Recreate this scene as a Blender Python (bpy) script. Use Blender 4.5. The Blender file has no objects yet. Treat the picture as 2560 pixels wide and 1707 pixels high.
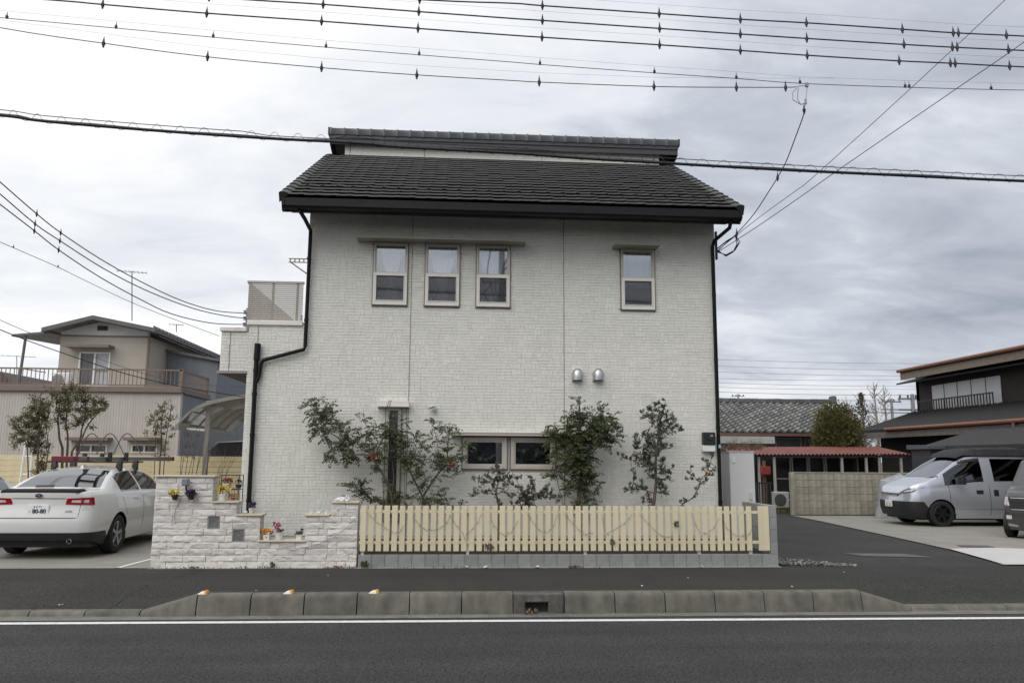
import bpy, bmesh, math, random
import numpy as np
from mathutils import Vector, Matrix, noise
from mathutils.bvhtree import BVHTree

random.seed(7)
rnd = random.random
def ru(a, b): return a + (b - a) * rnd()
SC = bpy.context.scene
COL = SC.collection

# ------------------------------------------------------------------ camera
CAM_F = 28.0
TH, PI_, RO = math.radians(4.0), math.radians(8.4), 0.0065
CP = Vector((0, 0, 1.62))
FW = Vector((math.sin(TH) * math.cos(PI_), math.cos(TH) * math.cos(PI_), math.sin(PI_)))
_R0 = Vector((math.cos(TH), -math.sin(TH), 0)); _U0 = _R0.cross(FW)
RT = _R0 * math.cos(RO) + _U0 * math.sin(RO)
UP = _U0 * math.cos(RO) - _R0 * math.sin(RO)
cd = bpy.data.cameras.new('camera'); cam = bpy.data.objects.new('camera', cd); COL.objects.link(cam)
cd.lens = CAM_F; cd.sensor_width = 36.0; cd.clip_start = 0.05; cd.clip_end = 3000
cam.matrix_world = Matrix(((RT.x, UP.x, -FW.x, CP.x), (RT.y, UP.y, -FW.y, CP.y), (RT.z, UP.z, -FW.z, CP.z), (0, 0, 0, 1)))
SC.camera = cam

# ------------------------------------------------------------------ light
SUN_DIR = Vector((-0.38, -0.62, 0.80)).normalized()     # towards the sun, behind the cloud
SUN_EL = math.asin(SUN_DIR.z); SUN_AZ = math.atan2(SUN_DIR.x, SUN_DIR.y)
w = bpy.data.worlds.new('World'); SC.world = w; w.use_nodes = True
nt = w.node_tree; nt.nodes.clear()
def N(t, **k):
    n = nt.nodes.new(t)
    for a, b in k.items(): setattr(n, a, b)
    return n
def LK(a, b): nt.links.new(a, b)
def math_(op, a, b=None, clamp=False):
    n = N('ShaderNodeMath', operation=op, use_clamp=clamp)
    for i, v in enumerate((a, b)):
        if v is None: continue
        if isinstance(v, (int, float)): n.inputs[i].default_value = v
        else: LK(v, n.inputs[i])
    return n.outputs[0]
sky = N('ShaderNodeTexSky'); sky.sky_type = 'NISHITA'; sky.sun_disc = False
sky.sun_elevation = SUN_EL; sky.sun_rotation = SUN_AZ; sky.dust_density = 3.0
bg1 = N('ShaderNodeBackground'); bg1.inputs[1].default_value = 0.10; LK(sky.outputs[0], bg1.inputs[0])
tc = N('ShaderNodeTexCoord'); sp = N('ShaderNodeSeparateXYZ'); LK(tc.outputs['Generated'], sp.inputs[0])
zz = math_('MAXIMUM', math_('ADD', sp.outputs[2], 0.22), 0.06)
cb = N('ShaderNodeCombineXYZ')
LK(math_('DIVIDE', sp.outputs[0], zz), cb.inputs[0]); LK(math_('DIVIDE', sp.outputs[1], zz), cb.inputs[1]); cb.inputs[2].default_value = 4.3
def cloud(scale, det, rough, dist, off):
    mp = N('ShaderNodeMapping'); mp.inputs['Location'].default_value = off; mp.inputs['Scale'].default_value = (1.0, 1.6, 1)
    LK(cb.outputs[0], mp.inputs[0])
    n = N('ShaderNodeTexNoise'); n.inputs['Scale'].default_value = scale; n.inputs['Detail'].default_value = det
    n.inputs['Roughness'].default_value = rough; n.inputs['Distortion'].default_value = dist
    LK(mp.outputs[0], n.inputs['Vector']); return n.outputs['Fac']
c1 = cloud(0.75, 6, 0.52, 0.3, (3.2, 1.7, 0)); c2 = cloud(2.6, 9, 0.58, 0.5, (0.4, 5.1, 2))
mixn = math_('ADD', math_('MULTIPLY', c1, 0.72), math_('MULTIPLY', c2, 0.48))
# broad glow of the sun behind the cloud deck, towards the left
vd = N('ShaderNodeVectorMath', operation='DOT_PRODUCT'); LK(tc.outputs['Generated'], vd.inputs[0]); vd.inputs[1].default_value = (-0.75, 0.10, 0.62)
glow = math_('MULTIPLY', math_('ADD', vd.outputs['Value'], -0.03), 0.37)
val = math_('ADD', math_('ADD', mixn, -0.10), glow)
rp = N('ShaderNodeValToRGB'); LK(val, rp.inputs[0])
e = rp.color_ramp.elements
e[0].position = 0.24; e[0].color = (0.33, 0.365, 0.435, 1)
e[1].position = 0.78; e[1].color = (1.03, 1.035, 1.05, 1)
m_ = e.new(0.44); m_.color = (0.555, 0.595, 0.66, 1)
m_ = e.new(0.56); m_.color = (0.78, 0.81, 0.86, 1)
bg2 = N('ShaderNodeBackground'); bg2.inputs[1].default_value = 1.0; LK(rp.outputs[0], bg2.inputs[0])
mx = N('ShaderNodeMixShader'); mx.inputs[0].default_value = 0.94; LK(bg1.outputs[0], mx.inputs[1]); LK(bg2.outputs[0], mx.inputs[2])
wo = N('ShaderNodeOutputWorld'); LK(mx.outputs[0], wo.inputs[0])
sl = bpy.data.lights.new('sun', 'SUN'); sl.energy = 1.5; sl.angle = math.radians(55); sl.color = (1.0, 0.975, 0.94)
so = bpy.data.objects.new('sun', sl); COL.objects.link(so); so.rotation_euler = SUN_DIR.to_track_quat('Z', 'Y').to_euler(); so.location = (0, 0, 30)
SC.view_settings.view_transform = 'Standard'; SC.view_settings.look = 'None'
SC.view_settings.exposure = 0.08; SC.view_settings.gamma = 1.0; SC.view_settings.use_curve_mapping = False
SC.cycles.max_bounces = 6; SC.cycles.transparent_max_bounces = 12

# ------------------------------------------------------------------ measuring helpers (pixel of the survey photo at a known depth -> place)
def ray(x, y): return FW + RT * ((x - 1280) / 1991.0) - UP * ((y - 853.5) / 1991.0)
def at(x, y, Y):
    d = ray(x, y); return CP + d * ((Y - CP.y) / d.y)
def onx(x, y, X):
    d = ray(x, y); return CP + d * ((X - CP.x) / d.x)
def gnd(x, y, Z=0.0):
    d = ray(x, y); return CP + d * ((Z - CP.z) / d.z)

# ------------------------------------------------------------------ materials
MATS = {}
def M(name, col=(.5, .5, .5), rough=.75, metal=0.0, var=.12, vs=6.0, bump=0.0, bs=60.0, island=0.0, objr=0.0, spec=.5, coat=0.0, hue=None, streak=0.0, spk=0.0, spks=75.0, lane=0.0, wear=None):
    if name in MATS: return MATS[name]
    m = bpy.data.materials.new(name); m.use_nodes = True; MATS[name] = m
    t = m.node_tree; b = t.nodes['Principled BSDF']
    def n(ty): return t.nodes.new(ty)
    L = t.links.new
    b.inputs['Roughness'].default_value = rough; b.inputs['Metallic'].default_value = metal
    b.inputs['Specular IOR Level'].default_value = spec; b.inputs['Coat Weight'].default_value = coat
    b.inputs['Coat Roughness'].default_value = .06
    co = n('ShaderNodeTexCoord')
    no = n('ShaderNodeTexNoise'); no.inputs['Scale'].default_value = vs; no.inputs['Detail'].default_value = 6; no.inputs['Roughness'].default_value = .6
    L(co.outputs['Object'], no.inputs['Vector'])
    mr = n('ShaderNodeMapRange'); mr.inputs['From Min'].default_value = .3; mr.inputs['From Max'].default_value = .7
    mr.inputs['To Min'].default_value = 1 - var; mr.inputs['To Max'].default_value = 1 + var; L(no.outputs['Fac'], mr.inputs['Value'])
    f = mr.outputs[0]
    def mul(a, bb):
        q = n('ShaderNodeMath'); q.operation = 'MULTIPLY'; L(a, q.inputs[0]); L(bb, q.inputs[1]); return q.outputs[0]
    if streak:
        mp = n('ShaderNodeMapping'); mp.inputs['Scale'].default_value = (9, 9, .7); L(co.outputs['Object'], mp.inputs[0])
        n2 = n('ShaderNodeTexNoise'); n2.inputs['Scale'].default_value = 1.0; n2.inputs['Detail'].default_value = 5; L(mp.outputs[0], n2.inputs['Vector'])
        m2 = n('ShaderNodeMapRange'); m2.inputs['From Min'].default_value = .35; m2.inputs['From Max'].default_value = .65; m2.inputs['To Min'].default_value = 1 - streak; m2.inputs['To Max'].default_value = 1.0
        L(n2.outputs['Fac'], m2.inputs['Value']); f = mul(f, m2.outputs[0])
    if spk:
        n4 = n('ShaderNodeTexNoise'); n4.inputs['Scale'].default_value = spks; n4.inputs['Detail'].default_value = 3; L(co.outputs['Object'], n4.inputs['Vector'])
        m4 = n('ShaderNodeMapRange'); m4.inputs['From Min'].default_value = .3; m4.inputs['From Max'].default_value = .7; m4.inputs['To Min'].default_value = 1 - spk; m4.inputs['To Max'].default_value = 1 + spk
        L(n4.outputs['Fac'], m4.inputs['Value']); f = mul(f, m4.outputs[0])
    if lane:
        mp5 = n('ShaderNodeMapping'); mp5.inputs['Scale'].default_value = (.12, 1.7, 1); L(co.outputs['Object'], mp5.inputs[0]); n5 = n('ShaderNodeTexNoise'); n5.inputs['Scale'].default_value = 1.0; n5.inputs['Detail'].default_value = 5; L(mp5.outputs[0], n5.inputs['Vector'])
        m5 = n('ShaderNodeMapRange'); m5.inputs['From Min'].default_value = .3; m5.inputs['From Max'].default_value = .7; m5.inputs['To Min'].default_value = 1 - lane; m5.inputs['To Max'].default_value = 1 + lane
        L(n5.outputs['Fac'], m5.inputs['Value']); f = mul(f, m5.outputs[0])
    if island or objr:
        if island: g = n('ShaderNodeNewGeometry'); src = g.outputs['Random Per Island']; amp = island
        else: g = n('ShaderNodeObjectInfo'); src = g.outputs['Random']; amp = objr
        m3 = n('ShaderNodeMapRange'); m3.inputs['To Min'].default_value = 1 - amp; m3.inputs['To Max'].default_value = 1 + amp
        L(src, m3.inputs['Value']); f = mul(f, m3.outputs[0])
    vm = n('ShaderNodeVectorMath'); vm.operation = 'SCALE'; vm.inputs[0].default_value = col[:3]; L(f, vm.inputs['Scale'])
    out = vm.outputs[0]
    if hue is not None:                      # second colour mixed per island
        g2 = n('ShaderNodeNewGeometry'); mxn = n('ShaderNodeMix'); mxn.data_type = 'RGBA'
        rr = n('ShaderNodeMapRange'); rr.inputs['From Min'].default_value = .45; rr.inputs['From Max'].default_value = 1.0
        q = n('ShaderNodeMath'); q.operation = 'FRACT'; q2 = n('ShaderNodeMath'); q2.operation = 'MULTIPLY'; q2.inputs[1].default_value = 7.31
        L(g2.outputs['Random Per Island'], q2.inputs[0]); L(q2.outputs[0], q.inputs[0]); L(q.outputs[0], rr.inputs['Value'])
        L(rr.outputs[0], mxn.inputs[0]); L(out, mxn.inputs[6]); mxn.inputs[7].default_value = (*hue, 1); out = mxn.outputs[2]
    if wear is not None:                     # chipped paint: the surface below shows through
        n6 = n('ShaderNodeTexNoise'); n6.inputs['Scale'].default_value = 26; n6.inputs['Detail'].default_value = 8; n6.inputs['Roughness'].default_value = .75; L(co.outputs['Object'], n6.inputs['Vector'])
        r6 = n('ShaderNodeMapRange'); r6.inputs['From Min'].default_value = .58; r6.inputs['From Max'].default_value = .66; L(n6.outputs['Fac'], r6.inputs['Value'])
        x6 = n('ShaderNodeMix'); x6.data_type = 'RGBA'; L(r6.outputs[0], x6.inputs[0]); L(out, x6.inputs[6]); x6.inputs[7].default_value = (*wear, 1); out = x6.outputs[2]
    L(out, b.inputs['Base Color'])
    if bump:
        nb = n('ShaderNodeTexNoise'); nb.inputs['Scale'].default_value = bs; nb.inputs['Detail'].default_value = 4; L(co.outputs['Object'], nb.inputs['Vector'])
        bp = n('ShaderNodeBump'); bp.inputs['Strength'].default_value = bump; bp.inputs['Distance'].default_value = .01
        L(nb.outputs['Fac'], bp.inputs['Height']); L(bp.outputs[0], b.inputs['Normal'])
    return m
def GLASS(name, tint=(.8, .82, .82), refl=.1, rough=.02, f2=.75):
    if name in MATS: return MATS[name]
    m = bpy.data.materials.new(name); m.use_nodes = True; MATS[name] = m
    t = m.node_tree; t.nodes.clear(); L = t.links.new
    tr = t.nodes.new('ShaderNodeBsdfTransparent'); tr.inputs[0].default_value = (*tint, 1)
    gl = t.nodes.new('ShaderNodeBsdfGlossy'); gl.inputs['Roughness'].default_value = rough; gl.inputs['Color'].default_value = (.95, .97, 1, 1)
    lw = t.nodes.new('ShaderNodeLayerWeight'); lw.inputs[0].default_value = .3
    mr = t.nodes.new('ShaderNodeMapRange'); mr.inputs['To Min'].default_value = refl; mr.inputs['To Max'].default_value = f2; L(lw.outputs['Facing'], mr.inputs['Value'])
    mx = t.nodes.new('ShaderNodeMixShader'); L(mr.outputs[0], mx.inputs[0]); L(tr.outputs[0], mx.inputs[1]); L(gl.outputs[0], mx.inputs[2])
    o = t.nodes.new('ShaderNodeOutputMaterial'); L(mx.outputs[0], o.inputs[0]); return m
def SCREEN(name, col, cover):
    if name in MATS: return MATS[name]
    m = bpy.data.materials.new(name); m.use_nodes = True; MATS[name] = m
    t = m.node_tree; b = t.nodes['Principled BSDF']; b.inputs['Base Color'].default_value = (*col, 1); b.inputs['Roughness'].default_value = .9; b.inputs['Alpha'].default_value = cover; b.inputs['Specular IOR Level'].default_value = .1
    return m

# ------------------------------------------------------------------ mesh builder
ORG = {}
class MB:
    def __init__(s): s.v = []; s.f = []; s.m = []
    def add(s, vs, fs, mi=0):
        o = len(s.v); s.v += [tuple(p) for p in vs]; s.f += [tuple(i + o for i in f) for f in fs]; s.m += [mi] * len(fs); return s
    def box(s, x0, x1, y0, y1, z0, z1, mi=0):
        return s.add([(x0, y0, z0), (x1, y0, z0), (x1, y1, z0), (x0, y1, z0), (x0, y0, z1), (x1, y0, z1), (x1, y1, z1), (x0, y1, z1)],
                     [(0, 3, 2, 1), (4, 5, 6, 7), (0, 1, 5, 4), (1, 2, 6, 5), (2, 3, 7, 6), (3, 0, 4, 7)], mi)
    def bbox(s, x0, x1, y0, y1, z0, z1, b=.01, mi=0):        # box with a chamfer
        vs = []
        for sx in (0, 1):
            for sy in (0, 1):
                for sz in (0, 1):
                    X = (x0, x1)[sx]; Y = (y0, y1)[sy]; Z = (z0, z1)[sz]
                    dx = b if sx == 0 else -b; dy = b if sy == 0 else -b; dz = b if sz == 0 else -b
                    vs += [(X, Y + dy, Z + dz), (X + dx, Y, Z + dz), (X + dx, Y + dy, Z)]
        bm = bmesh.new()
        for q in vs: bm.verts.new(q)
        r = bmesh.ops.convex_hull(bm, input=bm.verts[:])
        bmesh.ops.dissolve_limit(bm, angle_limit=.02, verts=bm.verts[:], edges=bm.edges[:])
        bm.verts.index_update()
        s.add([q.co[:] for q in bm.verts], [[q.index for q in f.verts] for f in bm.faces], mi); bm.free(); return s
    def hull(s, pts, mi=0):
        bm = bmesh.new()
        for q in pts: bm.verts.new(q)
        bmesh.ops.convex_hull(bm, input=bm.verts[:])
        for q in [q for q in bm.verts if not q.link_faces]: bm.verts.remove(q)
        bm.verts.index_update()
        s.add([q.co[:] for q in bm.verts], [[q.index for q in f.verts] for f in bm.faces], mi); bm.free(); return s
    def quad(s, a, b, c, d, mi=0): return s.add([a, b, c, d], [(0, 1, 2, 3)], mi)
    def prism(s, pts, axis, a0, a1, mi=0):      # polygon (2D) extruded along axis
        def P(u, v, w): return {'x': (w, u, v), 'y': (u, w, v), 'z': (u, v, w)}[axis]
        n = len(pts)
        s.add([P(u, v, a0) for u, v in pts] + [P(u, v, a1) for u, v in pts],
              [tuple(range(n))[::-1], tuple(range(n, 2 * n))] + [(i, (i + 1) % n, n + (i + 1) % n, n + i) for i in range(n)], mi); return s
    def tube(s, pts, r, k=6, mi=0, cap=True):
        pts = [Vector(p) for p in pts]; n = len(pts); rs = r if isinstance(r, (list, tuple)) else [r] * n
        o = len(s.v); prev = None
        for i, p in enumerate(pts):
            d = (pts[min(i + 1, n - 1)] - pts[max(i - 1, 0)]).normalized()
            if prev is None: u = d.cross(Vector((0, 0, 1)) if abs(d.z) < .9 else Vector((1, 0, 0))).normalized()
            else:
                u = prev - d * prev.dot(d)
                u = u.normalized() if u.length > 1e-6 else d.orthogonal().normalized()
            prev = u; q = d.cross(u)
            for j in range(k):
                a = 2 * math.pi * j / k; s.v.append(tuple(p + (u * math.cos(a) + q * math.sin(a)) * rs[i]))
        for i in range(n - 1):
            for j in range(k):
                s.f.append((o + i * k + j, o + i * k + (j + 1) % k, o + (i + 1) * k + (j + 1) % k, o + (i + 1) * k + j)); s.m.append(mi)
        if cap:
            s.f.append(tuple(o + j for j in range(k))[::-1]); s.m.append(mi)
            s.f.append(tuple(o + (n - 1) * k + j for j in range(k))); s.m.append(mi)
        return s
    def lathe(s, prof, c, axis='z', k=16, mi=0, a0=0, a1=2 * math.pi):   # profile of (r, h)
        o = len(s.v); full = abs(a1 - a0 - 2 * math.pi) < 1e-6; kk = k if full else k + 1
        for r_, h in prof:
            for j in range(kk):
                a = a0 + (a1 - a0) * j / k; u, v = r_ * math.cos(a), r_ * math.sin(a)
                q = {'z': (u, v, h), 'x': (h, u, v), 'y': (u, h, v)}[axis]
                s.v.append((c[0] + q[0], c[1] + q[1], c[2] + q[2]))
        for i in range(len(prof) - 1):
            for j in range(k):
                j2 = (j + 1) % kk
                s.f.append((o + i * kk + j, o + i * kk + j2, o + (i + 1) * kk + j2, o + (i + 1) * kk + j)); s.m.append(mi)
        return s
    def ball(s, c, r, k=8, mi=0, sq=(1, 1, 1)):
        return s._ball(c, r, k, mi, sq)
    def _ball(s, c, r, k, mi, sq):
        o = len(s.v); h = max(3, k // 2)
        for i in range(h + 1):
            t = math.pi * i / h
            for j in range(k):
                a = 2 * math.pi * j / k
                s.v.append((c[0] + r * sq[0] * math.sin(t) * math.cos(a), c[1] + r * sq[1] * math.sin(t) * math.sin(a), c[2] + r * sq[2] * math.cos(t)))
        for i in range(h):
            for j in range(k):
                s.f.append((o + i * k + j, o + (i + 1) * k + j, o + (i + 1) * k + (j + 1) % k, o + i * k + (j + 1) % k)); s.m.append(mi)
        return s
    def mesh(s, name, mats, org=None, smooth=None):
        me = bpy.data.meshes.new(name)
        vs = s.v
        if org is not None and (org[0] or org[1] or org[2]): vs = [(a - org[0], b - org[1], c - org[2]) for a, b, c in vs]
        me.from_pydata(vs, [], s.f)
        if not isinstance(mats, (list, tuple)): mats = [mats]
        for q in mats: me.materials.append(q)
        if len(mats) > 1: me.polygons.foreach_set('material_index', s.m)
        if smooth is not None:
            me.polygons.foreach_set('use_smooth', [True] * len(s.f)); me.update()
            if smooth < 180: me.set_sharp_from_angle(angle=math.radians(smooth))
        me.update(); return me
    def build(s, name, mats, parent=None, smooth=None, kind=None, label=None):
        org = ORG.get(parent.name) if parent is not None else None
        me = s.mesh(name, mats, org, smooth)
        o = bpy.data.objects.new(name, me); COL.objects.link(o)
        if parent is not None: o.parent = parent; ORG[o.name] = org
        else: ORG[o.name] = (0, 0, 0)
        if kind: o['kind'] = kind
        if label: o['label'] = label
        return o
    def build_at(s, name, mats, loc, label, cat, group=None, smooth=None):   # one-mesh thing with its origin at loc
        me = s.mesh(name, mats, loc, smooth); o = bpy.data.objects.new(name, me); COL.objects.link(o); o.location = loc
        ORG[o.name] = tuple(loc); o['label'] = label; o['category'] = cat
        if group: o['group'] = group
        return o
def thing(name, label, cat, loc=(0, 0, 0), group=None):
    o = bpy.data.objects.new(name, None); COL.objects.link(o); o.location = loc; o.empty_display_size = .2
    o['label'] = label; o['category'] = cat
    if group: o['group'] = group
    ORG[o.name] = tuple(loc); return o
def struct(mb, name, mat, smooth=None, kind='structure'):
    return mb.build(name, mat, None, smooth, kind)
def inst(name, me, parent, loc, rot=None, scale=None):
    o = bpy.data.objects.new(name, me); COL.objects.link(o); o.parent = parent
    og = ORG[parent.name]; o.location = (loc[0] - og[0], loc[1] - og[1], loc[2] - og[2])
    if rot: o.rotation_euler = rot
    if scale: o.scale = scale
    return o
def link_under(o, parent):
    o.parent = parent

# ------------------------------------------------------------------ palette
asphalt_road = M('asphalt_road', (.043, .0425, .0415), .92, var=.13, vs=1.1, bump=.8, bs=90, spk=.8, spks=48, lane=.22, spec=.35)
asphalt_walk = M('asphalt_walk', (.037, .0352, .032), .95, var=.16, vs=1.0, bump=.8, bs=90, spk=.75, spks=42, lane=.10, spec=.35)
asphalt_drive = M('asphalt_drive', (.047, .045, .043), .94, var=.22, vs=.8, bump=.8, bs=90, spk=.45, spks=45, spec=.35)
conc_kerb = M('kerb_concrete', (.145, .138, .112), .9, var=.28, vs=5, bump=.5, bs=90, streak=.28, objr=.08)
conc_lot = M('lot_concrete', (.27, .255, .225), .9, var=.12, vs=1.5, bump=.3, bs=60)
conc_new = M('new_concrete', (.55, .545, .53), .9, var=.06, vs=2, bump=.3, bs=60)
conc_block = M('block_grey', (.265, .275, .265), .92, var=.14, vs=7, bump=.6, bs=150, objr=.10)
conc_old = M('block_old', (.40, .37, .30), .95, var=.22, vs=3, bump=.6, bs=120, objr=.10, streak=.35)
paint_white = M('road_paint', (.72, .72, .70), .8, var=.14, vs=14, bump=.3, bs=120, wear=(.16, .16, .155))
siding_m = M('siding_white', (.775, .765, .695), .85, var=.04, vs=1.2, island=.014, bump=.45, bs=130, streak=.03)
siding_gap = M('siding_joint', (.54, .53, .49), .9, var=.05)
seal_m = M('sealant', (.22, .21, .19), .8)
roof_m = M('roof_tile', (.030, .030, .028), .5, var=.15, vs=9, objr=.18)
roof_m2 = M('roof_tile_joined', (.030, .030, .028), .5, var=.15, vs=9, island=.18)
roof_b = M('roof_board', (.030, .031, .033), .55, var=.1)
fascia_m = M('fascia_grey', (.048, .050, .055), .42, var=.06)
black_m = M('gutter_black', (.008, .0085, .009), .45, var=.1, spec=.25)
alu = M('aluminium_champagne', (.52, .475, .415), .42, metal=.15, var=.04)
alu_d = M('aluminium_dark', (.30, .28, .255), .5, metal=.25, var=.05)  # darker tone of the aluminium
alu_l = M('aluminium_light', (.76, .72, .66), .45, metal=.05, var=.04)
steel = M('vent_steel', (.50, .50, .50), .36, metal=.85, var=.05)
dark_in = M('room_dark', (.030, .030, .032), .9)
curtain = M('curtain', (.82, .83, .84), .9, var=.05)
glass = GLASS('window_glass', (.90, .92, .93), .23)
glass_low = GLASS('window_glass_low', (.55, .58, .60), .22)
glass_car = GLASS('car_glass', (.13, .14, .14), .07, f2=.65)
screen = SCREEN('insect_screen', (.085, .088, .096), .62)
stone_m = M('travertine', (.70, .655, .61), .92, var=.10, vs=7, bump=.9, bs=35, objr=.07)
cap_m = M('coping', (.56, .49, .385), .8, var=.1, vs=9)
picket_m = M('cream_paint', (.72, .64, .44), .62, var=.07, vs=4, objr=.06, bump=.15, bs=60, streak=.09)
post_white = M('post_white', (.66, .62, .56), .6)
wire_m = M('cable_black', (.012, .012, .016), .55)
wire_b = M('cable_blue', (.022, .022, .040), .5)
wire_thin = M('cable_grey', (.10, .10, .12), .5)
trunk_m = M('bark', (.13, .105, .08), .95, var=.25, vs=20, bump=.8, bs=60)
twig_m = M('twig', (.10, .085, .06), .95, var=.2)
leaf_a = M('leaf_pinnate', (.055, .080, .028), .5, var=.1, island=.45, hue=(.085, .070, .026))
leaf_o = M('leaf_olive', (.052, .066, .038), .55, var=.1, island=.45, hue=(.095, .105, .080))
soil = M('soil', (.055, .040, .030), 1.0, var=.3, vs=12, bump=1, bs=30)
white_plastic = M('white_plastic', (.76, .76, .75), .5, var=.03)
black_plastic = M('black_plastic', (.016, .016, .017), .5, var=.08)
rubber = M('tyre_rubber', (.014, .014, .014), .85, var=.1)

# ================================================================== SETTING
ZR = -0.15                                   # carriageway level, pavement at 0
def smooth01(t): t = max(0, min(1, t)); return t * t * (3 - 2 * t)
def dip(x):                                  # how far the pavement drops to a lowered kerb
    return max(smooth01((-2.90 - x) / .60), smooth01((x - 4.88) / .60))
struct(MB().quad((-900, 26, -.06), (900, 26, -.06), (900, 2500, -.06), (-900, 2500, -.06))
       .quad((-900, -900, -.30), (900, -900, -.30), (900, 26, -.30), (-900, 26, -.30)), 'ground', M('ground_soil', (.13, .115, .085), 1, var=.3, vs=.6))
struct(MB().quad((-300, -30, ZR), (300, -30, ZR), (300, 9.5, ZR), (-300, 9.5, ZR)), 'road', asphalt_road)
g = MB().quad((-300, 9.34, ZR + .004), (300, 9.34, ZR + .004), (300, 9.56, ZR + .012), (-300, 9.56, ZR + .012))
struct(g, 'gutter_strip', M('gutter_concrete', (.17, .165, .15), .9, var=.25, vs=4, bump=.5, bs=80))
wl = MB()                                     # edge line of the carriageway
for i in range(60):
    x0 = -40 + i * 1.5; x1 = x0 + 1.5
    f0 = 9.155 - x0 * .010; f1 = 9.155 - x1 * .010
    wl.quad((x0, f0 - .055 + ru(-.002, .002), ZR + .005), (x1, f1 - .055, ZR + .005), (x1, f1 + .055, ZR + .005), (x0, f0 + .055, ZR + .005))
struct(wl, 'edge_line', paint_white)
# pavement, sloping down to the lowered kerbs
pv = MB(); xs = [-300, -100, -40, -20, -10, -6] + [-5 + .1 * i for i in range(120)] + [8, 12, 20, 40, 100, 300]; ys = [9.70, 9.9, 10.2, 10.6, 11.0, 11.4, 12.0, 12.45]
def zpv(x, y): return -.088 * dip(x) * (1 - smooth01((y - 9.7) / 1.7))
for y in ys:
    for x in xs: pv.v.append((x, y, zpv(x, y)))
nx = len(xs)
for j in range(len(ys) - 1):
    for i in range(nx - 1): pv.f.append((j * nx + i, j * nx + i + 1, (j + 1) * nx + i + 1, (j + 1) * nx + i)); pv.m.append(0)
struct(pv, 'pavement', asphalt_walk, smooth=180)
# seam in the pavement where the driveway was relaid
sm_ = MB(); a = gnd(520, 1428); b = gnd(430, 1494)
for (p, q) in (((-3.62, 12.3), (-3.80, 11.5)), ((-3.80, 11.5), (-3.95, 10.9)), ((-3.95, 10.9), (-3.98, 10.3)), ((-3.98, 10.3), (-3.9, 9.8))):
    sm_.quad((p[0], p[1], zpv(*p) + .004), (p[0] + .018, p[1], zpv(*p) + .004), (q[0] + .018, q[1], zpv(*q) + .004), (q[0], q[1], zpv(*q) + .004))
struct(sm_, 'pavement_seam', M('tar', (.03, .03, .03), .8))
# --- kerb: one stone after another
kerb = bpy.data.objects.new('kerb', None); COL.objects.link(kerb); kerb['kind'] = 'structure'; ORG['kerb'] = (0, 0, 0)
def kerb_prof(h):      # (y, z) outline, front face slightly battered, rounded nose
    t = ZR + h
    return [(9.50, ZR - .1), (9.50, ZR + .01), (9.535, t - .045), (9.545, t - .02), (9.565, t - .004), (9.59, t), (9.70, t), (9.70, ZR - .1)]
KX = [-2.875 + .5955 * i for i in range(14)]
def kerb_stone(x0, x1, h0, h1):
    m = MB(); A = kerb_prof(h0); B = kerb_prof(h1); n = len(A); gp = .006
    for x, Q in ((x0 + gp, A), (x0 + gp + .008, [(y + .0, z) for y, z in A]), (x1 - gp, B)):
        for y, z in Q: m.v.append((x, y + (.006 if x == x0 + gp else 0), z))
    for s_ in (0, 1):
        for i in range(n): m.f.append((s_ * n + i, s_ * n + (i + 1) % n, (s_ + 1) * n + (i + 1) % n, (s_ + 1) * n + i)); m.m.append(0)
    m.f += [tuple(range(n)), tuple(range(2 * n, 3 * n))[::-1]]; m.m += [0, 0]
    return m
conc_dark = M('kerb_concrete_dark', (.11, .105, .095), .95, var=.4, vs=9, bump=.7, bs=70, streak=.3)
for i in range(13):
    if i == 6: continue
    kerb_stone(KX[i], KX[i + 1], .235, .235).build('kerb_stone', conc_kerb, kerb, smooth=50)
kerb_stone(KX[0] - .62, KX[0], .06, .235).build('kerb_stone', conc_kerb, kerb, smooth=50)
kerb_stone(KX[13], KX[13] + .62, .235, .06).build('kerb_stone', conc_kerb, kerb, smooth=50)
for i in range(30):
    kerb_stone(KX[0] - .62 - .6 * (i + 1), KX[0] - .62 - .6 * i, .06, .06).build('kerb_stone', conc_kerb, kerb, smooth=50)
    kerb_stone(KX[13] + .62 + .6 * i, KX[13] + .62 + .6 * (i + 1), .06, .06).build('kerb_stone', conc_kerb, kerb, smooth=50)
# drain inlet stone: four pieces around a mouth
x0, x1 = KX[6] + .005, KX[7] - .005; t = ZR + .235
m = MB(); m.bbox(x0, x0 + .135, 9.505, 9.70, ZR - .1, t, .012); m.bbox(x1 - .18, x1, 9.505, 9.70, ZR - .1, t, .012)
m.bbox(x0 + .12, x1 - .165, 9.506, 9.70, ZR + .135, t - .001, .012); m.box(x0 + .1, x1 - .1, 9.68, 9.695, ZR - .1, t - .03)
kd = m.build('drain_inlet', conc_dark, kerb)
m = MB().box(x0 + .10, x1 - .12, 9.44, 9.68, ZR - .05, ZR + .014); m.build('drain_sill', M('sill_grey', (.13, .13, .12), .9), kd)
lt = MB()
for i in range(26):
    c = Vector((x0 + ru(.13, .27), 9.50 + ru(-.06, .06), ZR + .018 + ru(0, .045))); u = Vector((ru(-1, 1), ru(-1, 1), ru(-1, 1))).normalized() * ru(.012, .03); q = u.orthogonal().normalized() * ru(.008, .018)
    lt.quad(c - u, c + q, c + u, c - q)
struct(lt, 'leaf_litter', M('dead_leaf', (.16, .10, .065), .9, island=.6), kind='stuff')

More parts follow.
